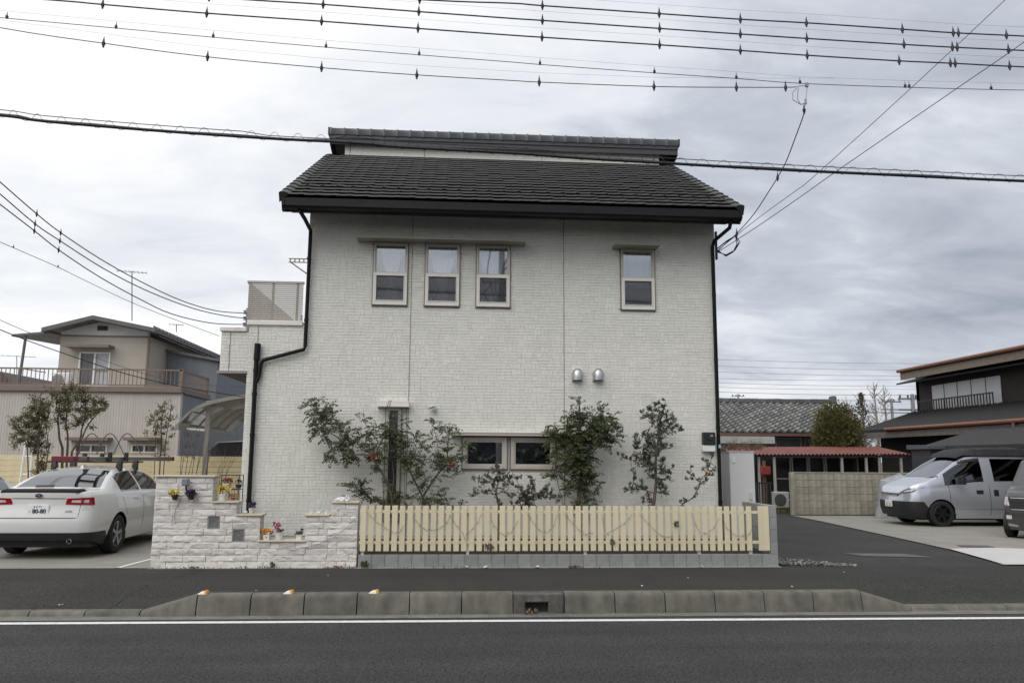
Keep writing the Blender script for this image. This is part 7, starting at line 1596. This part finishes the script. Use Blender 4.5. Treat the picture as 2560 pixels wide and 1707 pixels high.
for i in range(5): MB().box(DX - .004, DX + .006, yy[i] + .014, yy[i + 1] - .014, wz0 + .03, wz1 - .03).build('pane', M('shoji_pane', (.58, .60, .63), .35, var=.03), wo_)
# window guard railing
m = MB().box(DX - .42, DX - .38, wy1 - .1, wy0 + .25, wz0 + .42, wz0 + .47); m.box(DX - .42, DX - .38, wy1 - .1, wy0 + .25, wz0 - .05, wz0 - .01); gr = m.build('window_guard', black_plastic, dh); m = MB(); Y = wy1 - .08
while Y < wy0 + .25: m.box(DX - .412, DX - .388, Y - .02, Y + .02, wz0 - .01, wz0 + .42); Y += .16
for Y in (wy1 - .1, wy0 + .25): m.box(DX - .42, DX - .003, Y - .02, Y + .02, wz0 - .03, wz0 - .0)
m.build('guard_bars', black_plastic, gr, kind='stuff')
# window awning strip, upper roof with copper gutter
m = MB(); a = dz(2286, 944); m.hull([(DX - .7, yB, wz1 + .16), (DX, yB, wz1 + .36), (DX - .7, yA + .2, wz1 + .16), (DX, yA + .2, wz1 + .36), (DX - .7, yB, wz1 + .10), (DX, yB, wz1 + .30), (DX - .7, yA + .2, wz1 + .10), (DX, yA + .2, wz1 + .30)]); m.build('window_awning', dkt, dh)
ex = DX - 1.0; p0 = onx(2249, 925, ex); ez_ = p0.z; yr_ = p0.y
m = MB(); m.add([(ex, yB, ez_), (ex, yr_, ez_), (DX + 5, yr_, ez_ + .95), (DX + 5, yB, ez_ + .95), (ex, yB, ez_ - .14), (ex, yr_, ez_ - .14), (DX + 5, yr_, ez_ + .81), (DX + 5, yB, ez_ + .81)], [(3, 2, 1, 0), (4, 5, 6, 7), (0, 1, 5, 4), (1, 2, 6, 5), (2, 3, 7, 6), (3, 0, 4, 7)]); ur = m.build('upper_roof', dkt, dh)
m = MB().tube([(ex - .06, yB, ez_ - .05), (ex - .06, yr_ + .05, ez_ - .05)], .065, 8); m.build('gutter', cop, dh)
m = MB().box(ex + .01, ex + .06, yB, yr_, ez_ - .40, ez_ - .141); m.add([(ex + .06, yB, ez_ - .38), (ex + .06, yr_, ez_ - .38), (DX, yr_, eav - .02), (DX, yB, eav - .02)], [(0, 1, 2, 3)]); m.build('eave_board', M('eave_tan', (.20, .165, .13), .8, var=.15), dh)
# lower roof and ground floor
lx = DX - 2.3; q0 = onx(2150, 1077, lx); q1 = onx(2560, 1046, lx); lz = (q0.z + q1.z) / 2; ly0 = q0.y
m = MB(); A = [(lx, yB, lz), (lx, ly0, lz), (DX, ly0, lz + .75), (DX, yB, lz + .75)]; m.add(A + [(x, y, z - .12) for x, y, z in A], [(3, 2, 1, 0), (4, 5, 6, 7), (0, 1, 5, 4), (1, 2, 6, 5), (2, 3, 7, 6), (3, 0, 4, 7)]); lr = m.build('lower_roof', dkt, dh)
m = MB(); Y = yB
while Y < ly0: m.hull([(lx - .02, Y, lz + .02), (lx - .02, Y + .06, lz + .02), (DX, Y, lz + .77), (DX, Y + .06, lz + .77), (lx - .02, Y + .03, lz + .06), (DX, Y + .03, lz + .81)]); Y += .3
m.build('roof_ribs', dkt, lr, kind='stuff')
MB().tube([(lx - .06, yB, lz - .03), (lx - .06, ly0 - 2, lz - .03)], .065, 8).build('gutter', cop, dh); MB().box(lx - .0, lx + .06, yB, ly0, lz - .34, lz - .121).build('eave_board', M('eave_grey', (.15, .13, .115), .8, var=.2), dh)
MB().tube([(lx - .06, onx(2540, 1070, lx).y, lz - .05), (lx - .06, onx(2540, 1070, lx).y, lz - .45), (lx - .02, onx(2540, 1070, lx).y, lz - .6)], .05, 8).build('downpipe', cop, dh)
m = MB(); m.box(lx + .75, DX + 9, yB, ly0 - .15, -.1, lz + .05); m.build('lower_wall', M('dark_lower', (.030, .028, .027), .85, var=.2), dh)
m = MB().box(lx + .72, lx + .749, 24.6, 26.4, .3, 2.0); m.build('sliding_door', M('door_glass_dark', (.06, .065, .07), .2), dh)
# entrance porch roof in front
pz = onx(2480, 1090, DX - 3.2).z; py_ = onx(2330, 1096, DX - 3.2).y
m = MB(); A = [(DX - 3.6, 17, pz - .25), (DX - 3.6, py_, pz - .25), (DX - 2.35, py_ - 1.2, pz + .30), (DX - 2.35, 17, pz + .30)]; m.add(A + [(x, y, z - .10) for x, y, z in A], [(3, 2, 1, 0), (4, 5, 6, 7), (0, 1, 5, 4), (1, 2, 6, 5), (2, 3, 7, 6), (3, 0, 4, 7)])
m.add([(DX - 3.6, py_, pz - .25), (DX - 1.2, py_, pz - .25), (DX - 2.35, py_ - 1.2, pz + .30)], [(0, 1, 2)]); m.build('porch_roof', M('porch_tile', (.032, .032, .033), .8, var=.25, vs=9), dh)
for Y in (20.5, py_ - .3): MB().box(DX - 3.35, DX - 3.23, Y, Y + .12, 0, pz - .36).build('porch_post', dbr, dh)
# --- vegetation right
rt_ = thing('round_tree', 'dense rounded evergreen tree in front of the tiled house', 'tree', (at(2092, 1180, 28.8).x, 28.8, 0)); TC = at(2092, 1075, 28.8); m = MB(); tk2 = MB(); tk2.tube([(TC.x, 28.8, 0), (TC.x, 28.8, TC.z - .3)], [.10, .06], 8)
for i in range(4): tk2.tube([(TC.x + ru(-.2, .2), 28.8 + ru(-.2, .2), .0), (TC.x + ru(-.5, .5), 28.8 + ru(-.4, .4), TC.z - .4)], [.05, .03], 6)
lb = [(0, 0, .0, .80), (-.35, 0, .35, .50), (.30, 0, .40, .55), (0, .1, .62, .48), (-.45, 0, -.25, .52), (.50, 0, -.15, .55), (-.1, -.3, -.1, .7), (.25, -.2, -.45, .50), (-.3, -.1, -.55, .5), (.62, .0, -.45, .38), (-.68, .0, -.5, .30)]
for (dx, dy, dz_, r_) in lb:
    for i in range(int(4200 * r_ * r_)):
        d = Vector((ru(-1, 1), ru(-1, 1), ru(-1, 1))).normalized(); p = TC + Vector((dx, dy, dz_)) + d * r_ * (ru(.55, 1.05) + .10 * noise.noise(d * 4 + Vector((dx * 5, 0, 0)))); leaf_quad(m, p, d + Vector((ru(-.8, .8), ru(-.8, .8), ru(-.3, .9))), ru(.06, .11), ru(.03, .05), .25)
tk2.build('trunk', trunk_m, rt_); m.build('crown', M('leaf_round', (.075, .080, .020), .6, island=.5, hue=(.15, .105, .022)), rt_, kind='stuff')
def bare_tree(px_, py_top, py_base, Y, label, spread, n, col, leaves=0):
    b, t = at(px_, py_base, Y), at(px_, py_top, Y); o = thing('bare_tree', label, 'tree', (b.x, Y, 0)); m = MB(); H_ = t.z; m.tube([(b.x, Y, 0), (b.x + .1, Y, H_ * .5), (b.x, Y, H_)], [.16, .09, .015], 6)
    for i in range(n):
        h0 = ru(.35, .92) * H_; a = ru(0, 6.28); ln = spread * ru(.4, 1) * (1.2 - h0 / H_); p1 = Vector((b.x + .05, Y, h0)); p2 = p1 + Vector((math.cos(a) * ln * .5, math.sin(a) * ln * .5, ln * .35)); p3 = p2 + Vector((math.cos(a + ru(-.5, .5)) * ln * .5, math.sin(a) * ln * .4, ln * ru(.3, .8))); m.tube([p1, p2, p3], [.035, .022, .006], 4, cap=False)
        for q in range(3): s_ = p2.lerp(p3, rnd()); m.tube([s_, s_ + Vector((ru(-.4, .4), ru(-.3, .3), ru(.2, .6))) * spread * .35], [.014, .004], 3, cap=False)
    m.build('branches', col, o)
    if leaves:
        l = MB()
        for i in range(leaves): a = ru(0, 6.28); hh = ru(.3, 1); r_ = spread * (1.05 - hh) * ru(.3, 1.0) * 1.1; leaf_quad(l, Vector((b.x + math.cos(a) * r_, Y + math.sin(a) * r_, hh * H_)), Vector((ru(-1, 1), ru(-1, 1), ru(-.5, 1))), ru(.12, .22), ru(.06, .1), .2)
        l.build('crown', M('leaf_conifer', (.075, .070, .035), .8, island=.4), o, kind='stuff')
bt = M('bare_wood', (.26, .22, .19), .9, var=.2)
bare_tree(2192, 955, 1100, 48, 'bare pale tree behind the round evergreen, tallest one', 1.6, 34, bt); bare_tree(2216, 962, 1100, 52, 'bare thin tree next to the dark house', 1.5, 28, bt); bare_tree(2158, 985, 1080, 45, 'pointed brownish conifer behind the round evergreen', 1.6, 30, bt, 900); bare_tree(2118, 990, 1060, 55, 'sparse bare tree behind the tiled ridge end', 1.4, 22, bt)
c = at(1850, 1112, 26.0); o = thing('dead_shrub', 'brown dry climbing shrub on the lean to roof left end', 'shrub', (c.x, 26.0, 0)); m = MB(); m.tube([(c.x, 26.0, 0), (c.x, 26.0, c.z - .2)], .03, 6)
for i in range(160): p = Vector((c.x + ru(-.75, .65), 26.0 + ru(-.3, .2), c.z - .18 + ru(0, .1))); d = Vector((ru(-1, 1), ru(-.5, .5), ru(.2, 1))); m.tube([p, p + d * .2, p + d * .32 + Vector((ru(-.1, .1), 0, ru(-.1, .05)))], [.010, .007, .003], 3, cap=False)
m.build('twigs', M('dry_twig', (.17, .11, .065), .9, island=.3), o)
m = MB(); c = at(1965, 1275, 25.0)
for i in range(260): p = Vector((c.x + ru(-.6, .5), 25.0 + ru(-.6, .5), 0)); leaf_quad(m, p, Vector((ru(-1, 1), ru(-1, 1), ru(.6, 1.6))), ru(.08, .26), ru(.02, .04), .2)
struct(m, 'verge_grass', M('verge_grass', (.075, .080, .030), .8, island=.5, hue=(.14, .08, .04)), kind='stuff')
# distant poles
for (x_, yt, Y, lab) in ((2228, 996, 60, 'slim utility pole far away beside the bare trees'), (2280, 985, 42, 'grey utility pole just left of the dark house'), (1845, 985, 95, 'tiny distant utility pole above the tiled ridge')):
    t = at(x_, yt, Y); o = thing('utility_pole', lab, 'utility pole', (t.x, Y, 0), 'distant utility poles'); MB().tube([(t.x, Y, 0), (t.x, Y, t.z)], [.16, .10], 8).build('pole', M('pole_grey', (.25, .24, .24), .8), o); m = MB()
    for d in (.3, .9): m.box(t.x - .8, t.x + .8, Y - .05, Y + .05, t.z - d, t.z - d + .08)
    for k in range(4): m.lathe([(.05, 0), (.07, .1), (.03, .2)], (t.x - .7 + k * .45, Y, t.z - .22), k=6)
    m.build('crossarm', M('pole_iron', (.12, .12, .13), .7), o)

# ================================================================== OVERHEAD LINES
WY = 9.8
def wire(name, label, pts, r, mat, Yf, cat='cable', grp=None, ext=(0, 0), k=5):
    P_ = [at(x, y, Yf(i / (len(pts) - 1))) for i, (x, y) in enumerate(pts)]; f_ = []
    n_ = len(P_)
    for i in range(n_ - 1):        # Catmull-Rom through the surveyed points
        p0, p1, p2, p3 = P_[max(i - 1, 0)], P_[i], P_[i + 1], P_[min(i + 2, n_ - 1)]
        for t in (0, .25, .5, .75): f_.append(.5 * ((2 * p1) + (p2 - p0) * t + (2 * p0 - 5 * p1 + 4 * p2 - p3) * t * t + (3 * p1 - p0 - 3 * p2 + p3) * t ** 3))
    f_.append(P_[-1]); o = thing(name, label, cat, tuple(f_[0]), grp)
    run = ([f_[0] + (f_[0] - f_[1]).normalized() * ext[0]] if ext[0] else []) + f_ + ([f_[-1] + (f_[-1] - f_[-2]).normalized() * ext[1]] if ext[1] else [])
    MB().tube(run, r, k).build('wire', mat, o, smooth=180)
    return o, f_
def clamp(o, c, big=True, S=.74):       # bird guard clip: body under the wire, spike above
    m = MB()
    if big:
        m.lathe([(.001, -.085), (.014, -.08), (.020, -.05), (.020, -.035), (.030, -.03), (.030, .02), (.020, .025), (.018, .045), (.001, .05)], c, k=7)
        m.lathe([(.018, .045), (.012, .07)], c, k=7)
    else: m.bbox(c[0] - .022, c[0] + .022, c[1] - .018, c[1] + .018, c[2] - .005, c[2] + .05, .006)
    m.lathe([(.016, .066 if big else .05), (.010, .09 if big else .075), (.004, .125 if big else .11), (.001, .14 if big else .13)], c, k=6)
    z = .052 if big else .045; b_ = MB().lathe([(.011, z + .02), (.011, z + .034)], c, k=6)
    for q in (m, b_): q.v = [tuple(Vector(c) + (Vector(v) - Vector(c)) * S) for v in q.v]
    cl = m.build('bird_guard', wire_b, o); b_.build('band', white_plastic, cl)
th_m = M('guard_thread', (.33, .33, .36), .6)
def line(label, pts, cx, r=.010, Y=WY, big=True):
    o, f_ = wire('power_line', label, pts, r, wire_b, lambda t: Y, grp='power lines along the road', ext=(14, 14 if pts[-1][0] > 2500 else 0)); tops = []
    xs = [p[0] for p in pts]; ys = [p[1] for p in pts]
    for x in cx:
        y = float(np.interp(x, xs, ys)); c = at(x, y, Y); clamp(o, c, big); tops.append(c + Vector((0, 0, .135 if big else .10)))
    if len(tops) > 1:
        a, b = tops[0], tops[-1]; ext = [tops[0] + (tops[0] - tops[1])] + tops + [tops[-1] + (tops[-1] - tops[-2])]; MB().tube(ext, .0016, 3, cap=False).build('guard_thread', th_m, o)
    return o
line('topmost black power line with bird guards, leaving the top edge at the centre', [(-400, -110), (400, -40), (1050, 0), (1280, 9), (1356, 15), (1648, 35), (1851, 49), (2016, 58), (2256, 74), (2389, 83), (2560, 91), (3000, 112)], (1049, 1356, 1648, 1851, 2016, 2256, 2383, 2396, 2516))
line('second black power line from the top with bird guards', [(-400, -75), (300, -22), (615, 0), (808, 12), (1047, 30), (1280, 47), (1356, 52), (1649, 72), (1851, 86), (2017, 97), (2260, 112), (2386, 119), (2560, 127), (3000, 148)], (523, 808, 1047, 1356, 1649, 1851, 2017, 2260, 2381, 2393, 2521), Y=WY + .1)
line('third black power line from the top with bird guards', [(-400, -36), (117, 0), (256, 12), (517, 34), (804, 54), (1045, 72), (1280, 89), (1355, 94), (1649, 113), (1851, 127), (2018, 139), (2248, 153), (2382, 159), (2560, 168), (3000, 186)], (257, 517, 804, 1045, 1355, 1649, 1851, 2018, 2248, 2376, 2388, 2524), Y=WY + .2)
line('thin fourth line with small bird guards', [(-400, 8), (0, 45), (256, 68), (533, 94), (815, 119), (1048, 138), (1280, 156), (1350, 162), (1636, 183), (1841, 197), (2000, 209), (2268, 219), (2560, 226), (3000, 232)], (17, 290, 533, 815, 1048, 1350, 1636, 1841, 2000, 2263, 2273, 2478), .005, WY + .3, False)
o5 = line('fifth line with bird guards ending at the service drop', [(-400, -10), (0, 70), (259, 109), (519, 143), (804, 170), (1042, 188), (1280, 202), (1348, 206), (1635, 217), (1841, 219), (1964, 219), (1990, 218)], (259, 519, 804, 1042, 1348, 1635, 1841, 1964), .006, WY + .3)
# thick communication cable: bundle, messenger strand, lashing loops
CPT = [(-400, 250), (0, 288), (109, 303), (381, 326), (669, 346), (827, 354), (925, 360), (1007, 368), (1280, 383), (1443, 395), (1661, 408), (1944, 424), (2281, 440), (2560, 453), (3000, 470)]
oc, f_ = wire('communication_cable', 'thick black cable bundle with spiral hangers crossing in front of the roof', CPT, .020, wire_m, lambda t: WY - .2, k=8)
f_ = [f_[0] + (f_[0] - f_[1]).normalized() * 14] + f_ + [f_[-1] + (f_[-1] - f_[-2]).normalized() * 14]
MB().tube([p + Vector((0, .02, .018 + .006 * math.sin(i * 1.3))) for i, p in enumerate(f_)], .012, 6).build('second_cable', wire_m, oc); MB().tube(f_, .019, 8).build('bundle', wire_m, oc, smooth=180)
up_ = [p + Vector((0, 0, .068 if p.x > -1.6 or p.x < -2.6 else .035)) for p in f_]; MB().tube(up_, .0055, 5).build('messenger_strand', wire_m, oc)
m = MB(); acc = 0; sp_ = []
for i in range(len(f_) - 1):
    a, b = f_[i], f_[i + 1]; n_ = max(2, int((b - a).length / .02))
    for t in range(n_): p = a.lerp(b, t / n_); acc += (b - a).length / n_; ph = acc / .285 * 2 * math.pi; sp_.append(p + Vector((0, .035 * math.cos(ph), .028 + .055 * math.sin(ph))))
m.tube(sp_, .003, 3, cap=False); m.build('spiral_hanger', wire_m, oc)
# service drop and telephone drops to the right corner of the house
HB = at(1793, 625, 14.1)
od, f_ = wire('service_drop', 'curving service drop wire from the power line to the house corner', [(2010, 268), (2008, 290), (1987, 348), (1965, 405), (1944, 444), (1922, 479), (1885, 535), (1842, 584), (1815, 608), (1795, 628)], .008, wire_b, lambda t: WY + .3 + (14.1 - WY - .3) * t)
clamp(od, f_[2]); clamp(od, f_[16]); clamp(od, f_[28])
m = MB(); c = at(2004, 240, WY + .3)
m.tube([at(1990, 218, WY + .3), at(1996, 216, WY + .3), at(2020, 214, WY + .3)], .006, 5)
for (w_, h_) in ((-26, 10), (-14, 14)): m.tube([at(2000 + w_ * .3, 220, WY + .3), at(2008 + w_, 232, WY + .3), at(2008 + w_, 250, WY + .3), at(2002, 262, WY + .3), at(2014, 258, WY + .3)], .006, 5)
m.tube([at(2018, 214, WY + .3), at(2014, 255, WY + .3), at(2011, 272, WY + .3)], .005, 5); m.lathe([(.001, -.05), (.016, -.04), (.016, .03), (.001, .05)], at(2014, 254, WY + .3), k=7); m.bbox(*[v for q in zip(at(2017, 213, WY + .3) - Vector((.02, .02, .03)), at(2017, 213, WY + .3) + Vector((.02, .02, .03))) for v in q], .005)
m.build('branch_joint', M('joint_pale', (.30, .30, .33), .5), od)
m = MB(); r0 = at(1795, 632, 14.1)
for k in range(3): m.tube([at(1838, 588, 14.0), at(1850 - k * 4, 605 + k * 3, 14.0), at(1838 - k * 3, 625 + k * 3, 14.05), at(1815, 637 + k * 2, 14.1), at(1792, 630 - k * 3, 14.15)], .008, 5)
m.tube([at(1835, 592, 14.0), at(1815, 604, 14.05), at(1793, 622, 14.1)], .012, 6); m.box(HB.x - .03, HB.x + .0, 14.08, 14.14, HB.z - .18, HB.z + .35); m.build('house_loops', wire_b, od)
wire('telephone_drop', 'straight telephone wire running up to the top right corner', [(1795, 625), (1900, 542), (1987, 479), (2042, 435), (2287, 212), (2513, 0), (2640, -125)], .0055, wire_b, lambda t: 14.1 + (WY - 14.1) * t, ext=(0, 6))
wire('telephone_drop', 'wavy telephone wire running to the right edge below the straight one', [(1795, 630), (1900, 562), (2020, 479), (2096, 425), (2390, 223), (2560, 106), (2700, 0)], .0065, wire_b, lambda t: 14.1 + (WY - 14.1) * t, ext=(0, 6))
# wires from the balcony bracket towards the left
for k, (lab, pts, r) in enumerate((('upper of three wires sagging from the balcony bracket to the left edge', [(-60, 402), (0, 455), (92, 535), (152, 582), (250, 647), (350, 703), (450, 750), (540, 777), (618, 783)], .008), ('middle of three wires sagging from the balcony bracket to the left edge', [(-60, 436), (0, 485), (88, 560), (150, 602), (260, 672), (370, 728), (480, 770), (560, 789), (616, 796)], .008),
                             ('lower of three wires sagging from the balcony bracket to the left edge', [(-60, 465), (0, 511), (86, 577), (147, 625), (250, 693), (350, 748), (430, 785), (530, 808), (614, 811)], .008), ('thin wire running to the balcony parapet corner', [(-60, 578), (0, 605), (145, 668), (200, 695), (350, 765), (548, 840)], .0045))):
    o, f_ = wire('house_wire', lab, pts, r, wire_b, lambda t: 9.6 + (14.1 - 9.6) * t, grp='wires to the balcony', ext=(7, 0))
    for xx, yy in ((pts[2], pts[3]) if len(pts) > 7 else ()):
        pass
    if len(pts) > 7: clamp(o, f_[8], True, .5); clamp(o, f_[12], True, .5)
    else: clamp(o, f_[5], False, .4); clamp(o, f_[8], False, .4)
wire('garden_wire', 'black wire slanting across the beige house front', [(-60, 800), (0, 824), (60, 848), (150, 880), (300, 930), (420, 960), (520, 978), (612, 992)], .010, wire_m, lambda t: 15 + 4 * t)
wire('garden_wire', 'thin second wire slanting across the beige house front', [(-60, 770), (0, 800), (120, 850), (300, 915), (450, 955), (612, 968)], .006, wire_thin, lambda t: 15 + 4 * t)
# far transmission lines on the right
for k, (y0, y1) in enumerate(((899, 911), (915, 927), (930, 942), (946, 951), (957, 968), (968, 975), (980, 990), (995, 1003))):
    wire('transmission_line', 'faint far power line behind the tiled house, number %d from the top' % (k + 1) if False else ['topmost', 'second', 'third', 'fourth', 'fifth', 'sixth', 'seventh', 'lowest'][k] + ' of the faint far power lines right of the white house', [(1700, y0 - 4), (1900, y0 + 3), (2100, (y0 + y1) / 2 + 2), (2300, y1 - 2), (2600, y1 + 2)], .020, th_m if k < 6 else wire_m, lambda t: 80 + 10 * t, grp='far power lines', k=4)
wire('transmission_line', 'black line level with the round tree top leading to the dark house', [(2130, 1030), (2200, 1031), (2292, 1032)], .018, wire_m, lambda t: 40 - 10 * t)

# ================================================================== ACROSS THE ROAD (out of view: pole seen mirrored, greenery added to darken low panes)
rp = thing('utility_pole', 'concrete utility pole across the road, mirrored in the upper window', 'utility pole', (1.75, -3.2, -.2)); pm_ = M('pole_concrete', (.33, .33, .32), .85, var=.1)
MB().tube([(1.75, -3.2, -.2), (1.75, -3.2, 11.5)], [.17, .11], 12).build('pole', pm_, rp)
m = MB()
for z in (11.0, 10.2, 8.6): m.box(.95, 2.75, -3.30, -3.22, z, z + .09)
m.build('crossarm', M('galv_arm', (.30, .31, .32), .6, metal=.5), rp)
for (x, z) in ((2.25, 6.6),): MB().lathe([(.001, 0), (.26, .02), (.28, .1), (.28, .75), (.2, .85), (.001, .87)], (x, -3.35, z), k=16).build('transformer', M('transformer_grey', (.30, .31, .32), .6), rp)
for k in range(5): MB().tube([(1.75 + ru(-.4, .5), -3.3, 8.9 + k * .5), (1.3 + ru(-.5, .9), -3.3, 7.9 + k * .3), (1.75, -3.3, 7.0)], .025, 6).build('jumper_cable', wire_m, rp)
hg = thing('added_hedge', 'unseen leafy row added across the road to darken the low window reflections', 'added_hedge', (0, -14, -.2)); m = MB(); hm = MB()  # not in view; put in so the low panes reflect something dark
for i in range(5200):
    X = ru(-16, 16); hh = 3.9 + 1.1 * noise.noise(Vector((X * .35, 0, 3))) + .4 * noise.noise(Vector((X * 1.7, 2, 3))); p = Vector((X, -13.3 + ru(-.5, .35), -.2 + hh * rnd() ** .7)); leaf_quad(m, p, Vector((ru(-1, 1), ru(-.3, 1), ru(-.4, 1))), ru(.25, .45), ru(.14, .24), .2)
for i in range(16): hm.box(-16 + i * 2, -14.02 + i * 2, -14.6, -13.5, -.2, 3.3 + 1.0 * noise.noise(Vector(((-15 + i * 2) * .35, 0, 3))))
m.build('leaves', M('added_hedge_leaf', (.19, .21, .20), .7, island=.5), hg, kind='stuff'); hm.build('core', M('added_hedge_core', (.12, .13, .13), .9), hg, kind='stuff')

# scraps of paper, leaf and grit lying about the pavement and road edge
m = MB()
for (x_, y_) in ((112, 1496), (150, 1493), (158, 1492), (820, 1438), (1605, 1464), (2110, 1430), (1980, 1466), (1500, 1446), (640, 1476), (1720, 1444)):
    p = gnd(x_, y_, 0); z0 = zpv(p.x, p.y) + .006; u = Vector((ru(-1, 1), ru(-1, 1), ru(-.1, .2))).normalized() * ru(.010, .026); q = u.orthogonal().normalized() * ru(.006, .014); p = Vector((p.x, p.y, z0)); m.quad(p - u, p + q, p + u, p - q)
for i in range(160):
    X = ru(-6, 8); p = Vector((X, 9.46 + ru(-.09, .03), ZR + .014)); u = Vector((ru(-1, 1), ru(-1, 1), 0)).normalized() * ru(.004, .014); q = Vector((-u.y, u.x, .002)) * .6; m.quad(p - u, p + q, p + u, p - q)
struct(m, 'litter', M('litter', (.38, .34, .28), .9, island=.7), kind='stuff')
